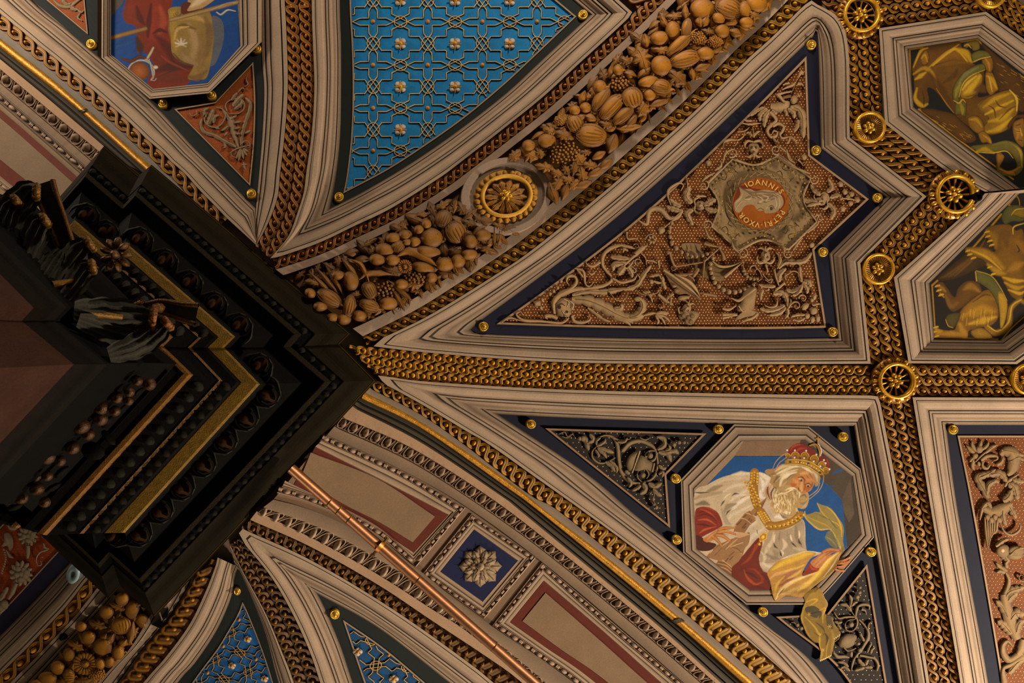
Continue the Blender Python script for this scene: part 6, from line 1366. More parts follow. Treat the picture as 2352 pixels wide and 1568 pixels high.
def veil(A):
    A.z = ZK4; A.f('1530,240 1600,270 1760,320 1880,390 2000,560 2100,700 2140,860 2120,1100 2150,1290 2060,1320 2000,1180 1900,880 1780,830 1620,850 1480,800 1400,700 1270,590 1240,460 1270,420 1290,500 1400,480 1500,440 1600,440', '94803e'); A.f('1780,880 1720,1000 1740,1070 1860,1220 2000,1250 1960,1060 1900,880', '6e6a48')
    for t, c in (('1540,260 1640,440 1800,620 2000,720 2080,860', 'c89c34'), ('1760,330 1940,500 2070,760 2090,1000', 'd8ac40'), ('1280,540 1500,640 1740,740 1880,860', 'b4943c'), ('1260,440 1270,560 1420,720 1600,840 1800,830 1900,900', 'c8a850'), ('1900,900 2000,1100 2080,1300', 'd8b044'), ('1500,470 1700,560 1860,660', '6e6a4c'), ('1800,600 1900,720 1980,820', '5c6050'), ('1740,1000 1860,1080 1960,1200', '8c8458'), ('1960,900 1980,1060 2040,1200', '86804c')): brush(A, t, 14, 40, 14, col=c)
    A.z = ZK5; A.f('800,600 900,480 1000,400 1250,330 1450,260 1600,280 1570,330 1480,410 1370,650 1600,590 1720,420 1880,300 2010,250 1990,330 1900,560 1700,720 1520,870 1400,990 1300,1000 1100,980 950,1070 900,1010 870,880 850,750', 'b8863a')
    for t, w, c in (('880,560 1100,430 1400,310 1540,290', (40, 120, 30), 'e0b438'), ('840,620 1000,560 1300,480 1470,400', (30, 70, 20), 'c08c34'), ('1000,600 1200,560 1400,480', (20, 60, 20), 'e4b85c'), ('850,700 960,620 1180,600', (20, 60, 20), 'd8a060'), ('980,840 1060,700 1200,600 1300,560', (20, 80, 20), 'a8664a'), ('1000,820 1140,740 1280,640', (20, 60, 20), '8e4c30'), ('1140,700 1260,640 1380,540', (20, 50, 14), 'dcae58'), ('940,1040 1040,880 1240,740 1600,600', (20, 70, 20), 'ecca88'), ('920,980 960,800 1080,660', (20, 50, 20), 'd8a838'), ('1040,960 1300,860 1500,760 1640,620', (30, 90, 20), 'd4ac68'), ('1300,900 1520,740 1700,560 1960,280', (30, 100, 20), 'e8bc48'), ('1420,960 1560,800 1760,640 1900,480', (20, 50, 14), 'b8923c'), ('1660,560 1800,400 1980,270', (14, 40, 10), 'f0cc6c'), ('980,980 1020,930 1080,860', (10, 24, 8), '6e5430'), ('1300,960 1380,900 1460,860', (14, 40, 14), '9a7c40'), ('1720,680 1860,500 1980,300', (10, 20, 8), 'e0d0b0')): brush(A, t, *w, col=c)
    A.f('1370,650 1430,550 1500,440 1560,500 1650,530 1600,590', '84280e'); brush(A, '1500,480 1540,540 1640,560', 14, 40, 14, col='b0441a')
    A.z = ZK6; A.f('680,200 900,60 1000,150 1080,350 1060,500 1070,560 1190,600 1220,700 1340,900 1220,1050 1200,1200 1160,1300 1040,1360 960,1390 980,1200 950,1080 850,1040 720,900 630,620 650,450 700,330', '84661f')
    A.f('760,260 960,100 1080,360 1040,520 900,420 720,440 690,380', '9c7828'); A.f('700,440 860,400 1000,520 940,620 760,560', '4a4026'); A.f('1080,580 1190,610 1200,820 1100,760', '54442a')
    for t, w, c in (('900,80 740,280 660,500 640,640 700,800 780,950', (20, 50, 20), 'a8822c'), ('720,330 860,280 920,300 780,400', (14, 36, 10), 'c89c34'), ('760,260 860,160 900,80', (20, 50, 20), 'a07c34'), ('1000,200 1080,360 1030,500', (20, 60, 20), 'a4803a'), ('960,480 1060,440 1020,560 1020,700', (14, 40, 14), 'c49428'), ('700,600 800,700 900,820 960,960 960,1100 1000,1240', (14, 40, 20), 'b8902c'), ('740,560 880,520 960,500', (10, 26, 10), '2c2416'), ('780,640 900,640 950,580', (10, 30, 10), '8c7438'), ('1180,840 1210,1000 1160,1240', (40, 60, 20), '9c7a2c'), ('1080,1340 1090,1160 1130,1000', (10, 26, 10), 'b0882c'), ('980,1380 1000,1260 1010,1180', (30, 50, 20), 'a8842a'), ('860,880 960,940 1040,900', (14, 40, 14), '5c4a22'), ('1060,900 1100,980 1080,1100', (20, 50, 14), '3e3018'), ('1240,1040 1310,980 1330,900', (10, 16, 8), 'b89444'), ('960,1390 1060,1350 1170,1290', (10, 18, 10), 'd0a838'), ('900,700 1020,800 1050,880', (14, 40, 10), '4e4022'), ('1180,620 1230,760 1290,820', (14, 40, 10), '8a702e')): brush(A, t, *w, col=c)
    for x, y in ((770, 550), (1140, 770), (970, 920), (1025, 1195)): 
        for d in (0, 60, 120): a = math.radians(d); brush(A, [(x - 36 * math.cos(a), y - 36 * math.sin(a)), (x + 36 * math.cos(a), y + 36 * math.sin(a))], 8, 16, 8, col='d8a838')
    for i in range(7): A.el(975 + i * 30, 1385 - i * 14, 10, col='e8d090', rel=.003); 
    for i in range(4): A.el(1225 + i * 32, 990 - i * 22, 11, col='e8d8a8', rel=.003)
sub('yellow_veil', veil, .078)
def hand2(A):
    A.z = ZK5; A.f('1510,430 1640,320 1720,250 1830,205 1960,215 2005,250 1880,275 1790,330 1850,310 1700,460 1640,530 1560,510', 'bc7440')
    for t, w in (('1720,270 1830,225 2000,250', (60, 60, 30)), ('1960,420 2070,400 2165,345', (30, 46, 30)), ('1950,450 2060,450 2150,410', (40, 46, 30)), ('1930,510 2040,500 2140,430', (30, 46, 30)), ('1900,540 1980,575 2060,570', (40, 46, 30))): A.s(t, *w, col='b8703c', rel=.005, hi=1.35, lo=.5)
    for t in ('1560,470 1640,380 1740,290', '1600,500 1680,420 1760,340'): brush(A, t, 20, 50, 20, col='d08c54')
    brush(A, '1760,320 1850,260 1960,260', 8, 18, 6, col='8a4a24')
sub('open_hand', hand2, .086)
CV.finish()
# ================================================================== pilgrim
CV = Canvas(225, -190, 610, 215, 1.0, '0f448a', pil_poly)
A = paint(Z11, .006); A.f('900,-800 2500,-800 2500,900 900,900', '0f448a', False)
for i in range(30):
    x, y = random.choice([(random.uniform(1010, 1250), random.uniform(200, 480)), (random.uniform(1900, 2140), random.uniform(120, 700)), (random.uniform(1700, 1850), random.uniform(690, 770))]); brush(A, [(x - 30, y + 20), (x, y), (x + 40, y - 16)], 8, 26, 8, col=random.choice(['12467c', '103e7a', '164c84']))
A.done('painted_sky', pilgrim)
A = paint(Z11, .01)
A.f('1000,150 1000,0 1110,0 1110,20', '54483a', False); A.f('2140,20 2165,420 2280,360 2240,0', '9c8a70', False)
A.f('1110,110 1130,40 1200,-760 1620,-760 1530,170 1545,330 1600,520 1720,580 1750,640 1660,775 1385,795 1330,750 1340,690 1390,600 1290,450 1240,480 1230,330 1220,240 1130,200', '7a2810')
pf = A.done('painted_pilgrim', pilgrim, None, 'painted pilgrim in a red cloak and ochre tunic with a staff')
A = paint(Z11, .02)
for t, w, c in (('1180,0 1160,120 1240,200', (60, 110, 60), '7c2c16'), ('1400,0 1380,200 1400,320 1480,350', (80, 150, 80), '8c3018'), ('1440,60 1470,200 1420,320', (30, 80, 30), 'a04428'), ('1360,40 1340,200 1330,330', (20, 50, 20), '4a160c'), ('1230,60 1260,160 1300,220', (20, 60, 20), '4e180c'), ('1400,320 1500,420 1560,560', (30, 90, 30), '541c0e'), ('1300,440 1400,480 1460,600', (40, 110, 50), '702610'), ('1400,640 1550,600 1720,600', (30, 90, 30), '4c2012'), ('1420,720 1560,700 1660,720', (30, 90, 30), '6a2a18'), ('1380,300 1440,270 1500,290', (14, 40, 14), '4a140a'), ('1230,340 1260,420 1270,480', (30, 70, 20), '382014'), ('1450,500 1530,560 1700,640', (10, 24, 10), '8a3c22')): brush(A, t, *w, col=c)
A.done('red_cloak', pf)
A = paint(Z11, .03); A.f('1900,170 1960,150 2010,220 2010,380 1940,570 1880,580 1910,420', '5e6068'); A.f('1520,80 1640,60 1870,90 1915,250 1920,400 1870,680 1790,715 1690,705 1740,590 1640,560 1550,480 1540,330 1525,180', '94763a')
for t, w, c in (('1560,120 1560,260 1580,440', (60, 80, 40), 'a8862c'), ('1600,170 1740,150 1860,200', (30, 60, 20), 'b8924c'), ('1700,220 1760,380 1720,560', (30, 90, 30), 'a8885a'), ('1850,160 1890,300 1860,500', (30, 70, 30), '7c5c34'), ('1800,300 1820,480 1790,680', (30, 80, 30), '8c6a3c'), ('1580,260 1650,230 1760,260', (14, 40, 14), '6a4e24'), ('1640,480 1700,540 1780,580', (20, 60, 20), '9c7c50'), ('1570,350 1600,260 1700,240', (14, 30, 10), 'c8a458'), ('1560,480 1640,560 1740,590', (10, 24, 10), '5a4024'), ('1700,690 1780,700 1860,640', (20, 60, 20), '7a5428')): brush(A, t, *w, col=c)
for k in range(7): a = math.radians(150 + k * 40); brush(A, [(1630, 400), (1630 + 52 * math.cos(a), 395 + 48 * math.sin(a))], 16, 26, 12, col='e0d0b8' if k % 2 else 'c8b494')
A.done('ochre_tunic', pf)
A = paint(Z11, .036); A.f('1680,100 1690,20 1720,-40 1980,-60 1860,50 1780,80', 'b89260'); A.f('1630,60 1660,20 1720,30 1690,100 1860,70 1840,100 1650,130', '5a2414'); brush(A, '1720,60 1780,20 1860,-10', 20, 60, 20, col='d8bc94'); A.s('1000,342 1150,300 1310,258', 40, 44, 40, col='8a6434'); A.s('1535,180 1800,110 2060,40 2250,-10', 36, 40, 40, 30, col='9c7c4c'); A.s('1950,110 1990,130 2050,90 2120,100', 14, 20, 10, col='b8b0a4'); A.s('1900,90 2040,30 2130,20', 8, 10, 8, col='a89c8c')
A.b(ell((1255, 640), 95, 85, 18, 20), col='8e4c18', hi=1.6, lo=.5, curve=False, rel=.006); A.s(ell((1270, 650), 118, 108, 20, 0, 190, 400), 16, 18, 16, col='b0a494', curve=False); A.s('1310,530 1350,560 1370,640 1380,700', 16, 20, 16, col='a89888'); A.s('1330,520 1360,470 1380,430', 26, 26, 22, col='b09a7c'); A.sp(1320, 535, 26, 1, 0, 1, 10, 'a89a88'); A.sp(1380, 705, 26, 1, 0, 1, 10, 'a89a88'); A.s('1100,530 1180,550 1250,510 1310,520', 20, 36, 20, col='54281a'); A.el(1400, 605, 26, 18, col='c8b898'); A.s('1400,700 1500,660 1590,620', 6, 8, 6, col='4a2c1c'); A.sp(1600, 120, 30, 1, 0, 1, 12, '6e4a1c'); A.sp(1575, 130, 24, 1, 0, 1, 12, '8a6424')
A.done('staff_and_gourd', pf)
CV.finish()
# ================================================================== golden angel and winged lion
CV = Canvas(2078, 80, 2436, 446, 1.0, '1e1c1a', angel_poly)
ZN, ZL = (2070, 70, 2.489), (2110, 430, 2.421)
GD, GB, GM = '5c3a10', 'c8981c', '94681a'
def gpaint(z, o, rows):
    A = paint(z, o)
    for r in rows:
        if r[0] == 'f':
            A.b(r[1], r[2], hi=1.15, lo=.7)
            if 'c1a17' not in r[2] and '231c13' not in r[2]: q = pts(r[1], ONE); A.s(np.vstack([q, q[:1]]), 2.6, 3.6, 2.6, col='2a1a08', hi=1, lo=1, soft=1.2, alpha=.75)
        else: brush(A, r[1], *r[2], col=r[3])
    return A
A = gpaint(ZN, .006, [('f', '0,0 1000,0 1000,1000 0,1000', '1c1a17'), ('s', '48,110 60,440 110,450', (10, 10), 'a87414'), ('s', '48,108 180,88 430,52', (10, 10), 'a87414'), ('s', '435,52 560,170 702,270', (8, 8), 'b8841c'), ('s', '100,450 350,640 640,850', (8, 8), 'b8841c'), ('s', '680,250 690,300 702,320', (6, 6), 'b8841c')]); A.done('gold_border', angel)
A = gpaint(ZN, .01, [('f', '460,70 600,190 702,290 702,460 640,430 560,350 520,220 500,150', '5a3a16'), ('f', '110,450 280,470 370,540 430,620 360,640 240,550', '5e3c12')])
for i in range(46):
    x, y = random.uniform(0, 1), random.uniform(0, 1); p = (540 + x * 150 + y * 30, 170 + y * 180 + x * 90) if i % 2 else (160 + x * 240, 465 + x * 130 + y * 50); brush(A, [p, (p[0] + 16, p[1] + 10)], 2, 4, 2, col='c8942c')
A.done('painted_wings', angel)
A = gpaint(ZN, .014, [('f', '60,220 80,160 130,95 210,80 330,64 350,100 400,130 410,185 470,220 470,300 440,380 560,350 620,340 660,380 668,470 620,560 520,600 460,580 400,560 300,475 200,350 150,330 160,400 130,440 90,430 75,340 70,260', '6e4814')])
an = A.done('painted_angel', angel, None, 'painted golden angel with swirling robe')
A = gpaint(ZN, .022, [('f', '170,200 260,110 320,105 380,130 408,185 300,170 220,190', '8a5c18'), ('f', '340,330 380,270 440,240 466,270 440,350 390,390 340,380', 'a87c1c'), ('f', '430,440 500,380 620,340 660,390 665,470 600,570 500,595 460,570 500,500', '9a701c'),
  ('s', '70,210 110,120 150,100', (6, 16, 8), GB), ('s', '70,250 130,215 180,250 210,330', (10, 26, 8), 'b88a20'), ('s', '80,280 110,260 140,240', (8, 26, 8), 'd0a028'), ('s', '90,330 80,390 120,430 150,420', (10, 26, 10), 'c49620'), ('s', '120,350 130,390 130,430', (4, 10, 4), '4a2e0c'), ('s', '160,210 240,140 330,80', (8, 14, 6), 'c08c20'), ('s', '180,200 280,120 320,110 380,180', (8, 16, 8), 'd8ac2c'), ('s', '320,110 370,130 400,180', (20, 40, 14), 'cc9c20'), ('s', '190,210 260,190 330,180 400,190', (10, 30, 10), '805818'), ('s', '200,240 260,260 330,240', (14, 40, 14), '6a4a1c'), ('s', '240,300 300,260 320,220', (10, 30, 10), '5a3c16'), ('s', '160,240 220,330 300,440', (14, 50, 14), '5c3a10'), ('s', '200,330 260,420 300,470', (4, 8, 4), 'a8701c'),
  ('s', '360,360 400,330 450,260', (14, 40, 14), 'd8ac28'), ('s', '350,340 380,300 430,260', (8, 16, 6), 'e0b83c'), ('s', '370,380 430,360 460,300', (6, 12, 4), '6e4a12'), ('s', '470,440 540,390 620,360', (10, 30, 10), 'c8981c'), ('s', '480,480 560,440 640,400', (8, 24, 8), 'd8ac28'), ('s', '500,520 580,500 640,450', (10, 40, 10), 'cca020'), ('s', '490,580 560,560 630,500', (10, 34, 10), 'd4a424'), ('s', '540,400 560,430 600,440', (4, 10, 4), '5a3c10'), ('s', '500,430 530,450 540,500', (4, 10, 4), '5a3c10'), ('s', '560,510 620,450 660,430', (4, 10, 4), '684810'), ('s', '620,340 660,390 660,460', (6, 14, 6), 'e0b838'), ('s', '440,440 420,500 380,490', (14, 40, 14), '6e4a16'), ('s', '420,340 460,330 480,350', (14, 50, 14), '6a4618')])
A.done('robe', an)
A = gpaint(ZN, .034, [('f', '482,240 520,240 555,330 540,350 510,370 485,330', '9a6c18'), ('f', '378,500 420,485 460,510 475,570 440,590 390,550', '8e6218'), ('f', '460,170 490,150 520,160 526,210 510,240 480,220', '8e6018'), ('f', '440,590 470,575 510,610 520,655 490,640 460,640', '94661a'), ('f', '110,150 140,110 160,150 150,190 120,195', '8e6018'), ('f', '640,530 680,505 702,510 702,660 660,640 640,590', '946620'), ('f', '615,570 640,530 660,500 702,500 700,480 650,490 610,540', '5a3410'),
  ('s', '490,260 520,280 545,330', (10, 24, 10), 'c8981c'), ('s', '500,260 510,300 520,350', (4, 10, 4), 'dcb03c'), ('s', '390,510 430,510 460,550', (8, 22, 8), 'b88820'), ('s', '480,160 500,190 505,230', (6, 16, 6), 'b88420'), ('s', '470,600 500,620 515,650', (6, 14, 6), 'c49228'), ('s', '115,160 135,140 150,180', (6, 14, 6), 'c08c24'), ('s', '650,560 670,580 660,620', (8, 24, 8), 'b88428'), ('s', '655,545 680,535', (4, 6), '4a2c10'), ('s', '660,575 690,580', (4, 8, 4), '4a2c10'), ('s', '680,560 690,600', (6, 10), 'd0a040'), ('s', '670,625 690,630', (3, 5), '5a2c10')])
A.done('hands_and_head', an)
A = gpaint(ZN, .042, [('f', '470,190 400,210 330,270 295,340 300,400 330,415 332,370 350,310 400,260 478,225', '6a6426'), ('f', '310,415 345,400 370,410 368,490 340,480 308,478', '6a6022'), ('f', '400,140 440,115 490,120 510,150 460,160 415,185', '6a6426'), ('f', '355,80 390,65 440,60 448,105 410,115 400,90 370,100', '7a6420'), ('f', '400,660 520,645 620,630 690,680 698,780 650,830 560,820 545,760 600,800 660,780 640,720 600,690 520,700 440,690', '6e6222'), ('f', '545,700 590,720 560,790 600,810 640,800 650,830 560,800', 'a8701c'),
  ('s', '330,300 370,250 440,210', (8, 26, 8), '86804c'), ('s', '310,380 320,340 340,300', (8, 26, 8), '9a8a34'), ('s', '478,225 400,258 350,310 330,380', (3, 6, 3), 'e0b83c'), ('s', '300,400 330,415 350,395 368,410', (4, 8, 4), 'dcb040'), ('s', '340,420 350,450 350,480', (10, 24, 8), '9c8420'), ('s', '410,180 460,160 510,150', (4, 6, 4), 'd8b040'), ('s', '360,90 380,80 400,100', (4, 8, 4), 'd0a030'), ('s', '430,690 480,680 530,700', (8, 30, 8), 'b8901c'), ('s', '620,640 680,690 690,780', (6, 16, 6), 'b8942c'), ('s', '430,695 520,700 600,690 640,730', (3, 6, 3), 'e0b83c'), ('s', '560,790 620,810 680,780', (6, 14, 6), 'c87c1c'), ('s', '520,655 600,640 660,670', (6, 20, 6), '7c7234')])
A.done('scroll', angel)
CV.finish()
CV = Canvas(2125, 436, 2426, 790, 1.0, '241d14', grif_poly)
A = gpaint(ZL, .006, [('f', '0,0 800,0 800,1000 0,1000', '231c13'), ('s', '75,545 90,770', (8, 8), 'b07c18'), ('s', '75,545 270,370 460,150', (10, 10), 'b8841c'), ('s', '90,835 440,845', (8, 8), 'a06c14'), ('s', '460,850 520,780 586,720', (5, 5), 'b8841c'), ('s', '500,100 545,50 560,105 500,100', (5, 5), 'b07c1c'), ('f', '100,510 200,420 330,320 400,300 420,420 360,440 200,510', '46300e')])
for i in range(6): brush(A, [(120 + i * 16, 505 - i * 2), (240 + i * 12, 430 - i * 6), (340 + i * 6, 360 - i * 14)], 4, 16, 4, col=['5c3e12', '6e4a16'][i % 2])
A.done('painted_wing', grif)
A = gpaint(ZL, .012, [('f', '370,240 400,215 500,205 540,240 586,260 586,600 520,610 470,520 440,480 390,440 350,400 280,385 265,350 300,335 380,360 430,350 420,310 380,280', '7c5412'), ('f', '215,720 260,650 330,590 400,570 440,630 445,720 400,770 330,780 280,800 260,835 120,838 85,830 80,775 130,790 200,790', '8a5e12'), ('f', '100,540 130,525 160,560 200,610 220,560 270,520 330,530 350,580 300,620 240,670 190,692 160,660 140,610 115,600', '664410')])
ln = A.done('painted_lion', grif, None, 'painted golden winged lion')
A = gpaint(ZL, .02, [('s', '270,345 320,355 400,380 470,450', (14, 50, 20), 'a87a1c'), ('s', '290,350 380,390 460,460', (6, 16, 6), 'd0a028'), ('s', '380,240 420,280 430,340', (14, 40, 14), '8e6418'), ('s', '385,430 440,470 480,480', (14, 40, 14), 'b0841c'), ('s', '490,470 540,440 586,420', (14, 50, 14), 'a07018'), ('s', '470,500 530,520 586,520', (10, 26, 10), 'c8981c'), ('s', '480,530 540,560 586,550', (10, 26, 10), 'b88a20'), ('s', '500,570 560,590 586,580', (8, 20, 8), 'd0a028'), ('s', '540,300 570,330 586,360', (20, 60, 20), '8a5e1a'), ('s', '545,320 560,350 550,360', (4, 8, 4), '2c1a08'), ('s', '525,260 530,220 586,200', (5, 8, 5), 'd0a42c'), ('s', '450,300 480,260 490,320', (14, 60, 20), '6a4814'),
  ('s', '240,720 320,680 420,690', (20, 80, 20), 'b8861c'), ('s', '260,690 340,630 420,620', (14, 50, 14), '946a1c'), ('s', '280,760 360,740 430,720', (10, 40, 10), 'd0a028'), ('s', '230,760 250,810 260,830', (20, 40, 20), 'b0801c'), ('s', '100,815 180,815 260,825', (10, 34, 20), 'a8781c'), ('s', '90,780 110,800 130,800', (10, 24, 10), 'b8881c'), ('s', '250,570 290,550 340,580', (10, 40, 10), '9a6c20'), ('s', '150,600 180,660 220,640', (10, 30, 10), '7c541a'), ('s', '105,545 130,560 150,580', (8, 20, 8), '946a24'), ('s', '120,590 140,610', (8, 14, 8), 'a87c30'), ('s', '300,640 360,600 400,600', (4, 10, 4), '5a3a10'), ('s', '380,780 430,810 500,770 510,680 560,630 586,640', (26, 34, 30, 24, 20), '94681a'), ('s', '385,770 440,800 500,750 520,660 570,625', (6, 10, 6), 'd0a42c')])
for x, y in ((375, 245), (380, 270), (392, 295), (402, 318), (270, 350), (280, 370), (300, 390), (100, 545), (108, 570), (120, 595), (90, 775), (86, 800), (95, 825), (392, 440), (410, 480)): A.s([(x + 16, y), (x, y + 4), (x - 10, y + 10)], 12, 14, 4, col='c49428', rel=.003)
for i in range(18): brush(A, [(250 + i * 10, 700 + 30 * math.sin(i)), (244 + i * 10, 740 + 30 * math.sin(i))], 2, 4, 2, col=['e0b444', '6e4a12'][i % 2])
A.done('lion_coat', ln)
A = gpaint(ZL, .03, [('f', '315,465 330,460 400,490 450,550 490,620 495,680 470,770 455,780 440,660 400,580 350,540 318,520', '5e5a26'), ('f', '440,590 470,590 495,650 480,750 455,785 450,700', 'b4881c'), ('f', '460,160 500,105 586,110 586,185 520,190 480,205', '5c5a26'), ('f', '515,150 540,125 586,120 586,170', '8a6c1c'), ('f', '150,730 170,705 230,700 210,760 190,780 160,760', '54481a'), ('f', '290,800 350,780 410,830 380,845 320,845', '9a701c'), ('s', '316,470 322,520', (5, 6), 'd89c2c'), ('s', '320,465 400,490 450,550 492,630', (3, 5, 3), 'c49a2c'), ('s', '150,735 165,770 190,780', (4, 6, 4), 'c08c24'), ('s', '515,155 540,125 586,118', (4, 6, 4), 'd8a830')])
A.done('scroll', grif)
CV.finish()
# ================================================================== smaller painted fields
ZT, ZR, ZG, ZH = (390, 130, 2.89), (0, 1160, 3.2), (2190, 980, 2.987), (2190, 1268, 2.987)
dotted(orange, orange_poly, 9.5, 1.0, 'c07a3c', .004); dotted(corner, corner_poly, 9.5, 1.0, 'c07a3c', .004); dotted(gro, gro_poly, 8.6, 1.2); dotted(red, red_poly, 8., .9, 'd08a58')
A = Art(ZT, '8a7050', .006, .018)
A.s('455,600 430,520 410,440 400,400', 14, 40, 60, 30); A.leaf('400,430 380,390 350,350', 30, 2); A.leaf('400,420 430,400 445,390', 26, 2)
for s in ('440,600 360,560 300,525 230,500 205,450 215,410', '475,590 480,520 500,440 525,370 535,310 500,270'): A.leaf(s, 34, 6, base=.5)
A.s('250,370 230,420 260,460 310,470 350,440 370,390 350,350 310,340', 10, 14, 12, 10); A.s('380,360 370,320 400,290 450,280 490,300 490,350 450,380 400,380', 10, 14, 12, 10)
A.leaf('250,450 270,410 290,350', 50, 4); A.leaf('240,400 230,360 260,340', 30, 2); A.leaf('290,440 300,400 330,390', 30, 2); A.leaf('420,330 450,290 490,250', 44, 4); A.leaf('430,350 470,320 480,290', 36, 3); A.leaf('410,290 430,260 450,240', 30, 3); A.leaf('450,240 480,210 500,220', 14, 2); A.s('500,200 520,180 505,150 520,120', 8, 12, 4); A.s('130,370 150,395 180,380 175,355', 6, 12, 6); A.s('200,350 235,370 220,395', 6, 12, 6)
for t in ('390,460 350,490 335,490', '385,500 360,530', '430,440 480,430', '430,480 470,470', '440,510 470,515', '405,540 400,550', '500,510 540,490', '360,570 370,600 350,610', '330,480 300,470'): A.leaf(t, 22, 1, vein=False, base=.1)
A.sp(430, 640, 36, 1.2, 0, 1, 12); A.sp(510, 590, 34, 1.2, 200, 1, 12); A.s('400,640 450,610 530,590', 10, 16, 10)
for t in ('470,610 440,680', '475,615 455,695', '480,620 490,680', '485,615 515,660', '488,610 525,635', '490,700 495,730 505,755', '480,720 515,715'): A.leaf(t, 22, 1, vein=False, base=.3)
A.done('scroll_plant', orange)
A = Art(Z11, '8a7050', .006, .018); A.s('480,0 540,50 620,60 680,20 740,-20', 20, 40, 40, 20); A.leaf('620,40 660,80 700,90', 50, 3); A.s('680,70 730,110 760,90', 16, 30, 10); A.s('720,120 700,160 740,190', 20, 26, 8); A.leaf('560,0 600,40 640,30', 50, 3)
A.done('scroll_plant', corner)
A = Art(ZG, '886a42', .008, .022)
for t in ('150,190 110,150 85,125', '160,170 130,130 125,100', '170,160 185,120 190,90', '190,160 230,130 240,100', '140,210 110,240', '140,220 130,270 145,300', '170,240 180,270', '220,180 260,140 300,125'): A.leaf(t, 34, 1, vein=False, base=.3)
A.el(178, 155, 28); A.el(150, 200, 22); A.s('150,240 200,190 270,140', 10, 16, 10); A.s('190,230 230,200 290,200 300,220 270,235', 30, 30, 16, 8); A.s('200,240 200,270 230,285 250,260', 16, 26, 14); A.leaf('330,160 400,170 484,200', 44, 4); A.leaf('390,240 440,210 484,230', 40, 4); A.s('320,190 350,170 400,180 420,230 400,300 370,330', 30, 70, 100, 80, 30); A.s('300,260 330,240 340,210', 30, 30, 14)
A.leaf('240,490 210,430 170,360 180,330 250,320', 60, 4); A.leaf('180,350 260,310 290,290', 50, 3); A.leaf('250,330 320,320 370,380', 60, 4); A.s('350,410 380,370 450,320', 16, 34, 10); A.leaf('230,460 240,400 290,370 310,390', 50, 3); A.leaf('410,360 484,380', 50, 3)
A.leaf('380,390 420,420 440,500', 70, 4); A.leaf('340,510 380,480 400,430', 70, 3); A.leaf('380,540 410,590 430,630', 50, 3); A.leaf('340,560 340,620 360,680', 50, 3); A.s('180,640 200,560 235,525 260,560', 10, 30, 40, 20); A.s('210,560 270,590 330,570 400,530', 40, 90, 90, 50)
for i in range(6): A.leaf([(215 + i * 17, 620 + i * 3), (222 + i * 14, 720), (238 + i * 6, 850 - i * 26)], 22, 1, vein=False, base=.6)
for i in range(4): A.el(235 + i * 26, 620 + (i % 2) * 20, 26, 20, 60)
A.s('320,660 350,720 400,740 450,710 460,670', 8, 20, 24, 10); A.el(340, 850, 50, 46); A.el(340, 850, 26, col=GRL); A.leaf('290,820 340,780 380,770', 40, 3); A.el(430, 850, 60, 36); A.leaf('390,880 430,840 484,830', 40, 3)
A.done('grotesque_beast', gro, None, 'grey winged beast among leaves')
A = Art(ZH, '886a42', .008, .022); A.el(420, 20, 60, 30); A.leaf('380,70 340,20 300,0', 50, 3)
for t in ('370,130 320,100 290,70', '360,140 320,130 295,140', '370,110 360,80 370,60'): A.leaf(t, 36, 2, vein=False, base=.3)
A.s('360,140 380,190 370,250 350,300', 20, 30, 40, 50); A.leaf('350,320 390,270 484,240', 70, 5); A.leaf('370,340 400,300 440,280', 70, 3); A.leaf('380,460 340,380 290,330', 60, 3); A.leaf('400,560 350,500 300,470', 70, 4); A.s('350,290 370,400 400,500 440,600', 60, 80, 90, 60); A.leaf('390,470 430,420 484,430', 80, 4); A.leaf('430,560 450,490 484,470', 70, 3); A.s('470,690 390,740 345,700 340,640 370,610 400,640', 60, 50, 40, 30, 14); A.s('484,720 400,770 340,800 350,896', 70, 40, 30, 50); A.leaf('380,830 440,760 484,740', 60, 3); A.s('484,600 470,660 440,700', 60, 70, 40); A.sp(470, 170, 34, 1.1, 0, 1, 16)
A.done('acanthus_scroll', gro)
A = Art(ZR, 'a08a6c', .006, .022)
for cx0, cy0, s in ((205, 220, 1), (155, 500, 1.15)):
    for k in range(12): a = 2 * math.pi * k / 12; A.leaf([(cx0 + 30 * s * math.cos(a), cy0 + 34 * s * math.sin(a)), (cx0 + 78 * s * math.cos(a + .15), cy0 + 84 * s * math.sin(a + .15))], 34 * s, 1, vein=False, base=.3)
    for q in ((-20, -30), (18, -24), (0, 6), (-28, 10), (26, 14), (-4, 40), (34, -8)): A.el(cx0 + q[0] * s, cy0 + q[1] * s, 24 * s)
A.s('205,300 205,350 200,390', 30, 36, 20); A.s('120,575 90,640 60,690', 30, 40, 20); A.b('30,210 70,205 95,250 95,310 70,335 50,300 5,310 30,270'); A.s('45,330 70,370 100,385', 14, 30, 10); A.s('60,60 55,120 70,165 110,170 140,145', 8, 14, 30, 20); A.leaf('110,70 120,95 110,120', 30, 2); A.s('320,280 330,310 360,320', 10, 30, 10); A.s('350,325 290,350 265,400 280,440 305,435 300,410', 16, 12, 8); A.el(310, 380, 8); A.leaf('0,700 30,650 60,600', 40, 2); A.el(30, 730, 34, 40); A.el(5, 760, 30, 30); A.s('0,790 30,760', 20, 30)
for i in range(11): A.el(28 + 14 * math.sin(i * .45), 330 + i * 17, 8)
A.done('fruit_bunches', red, None, 'white painted fruit bunches')
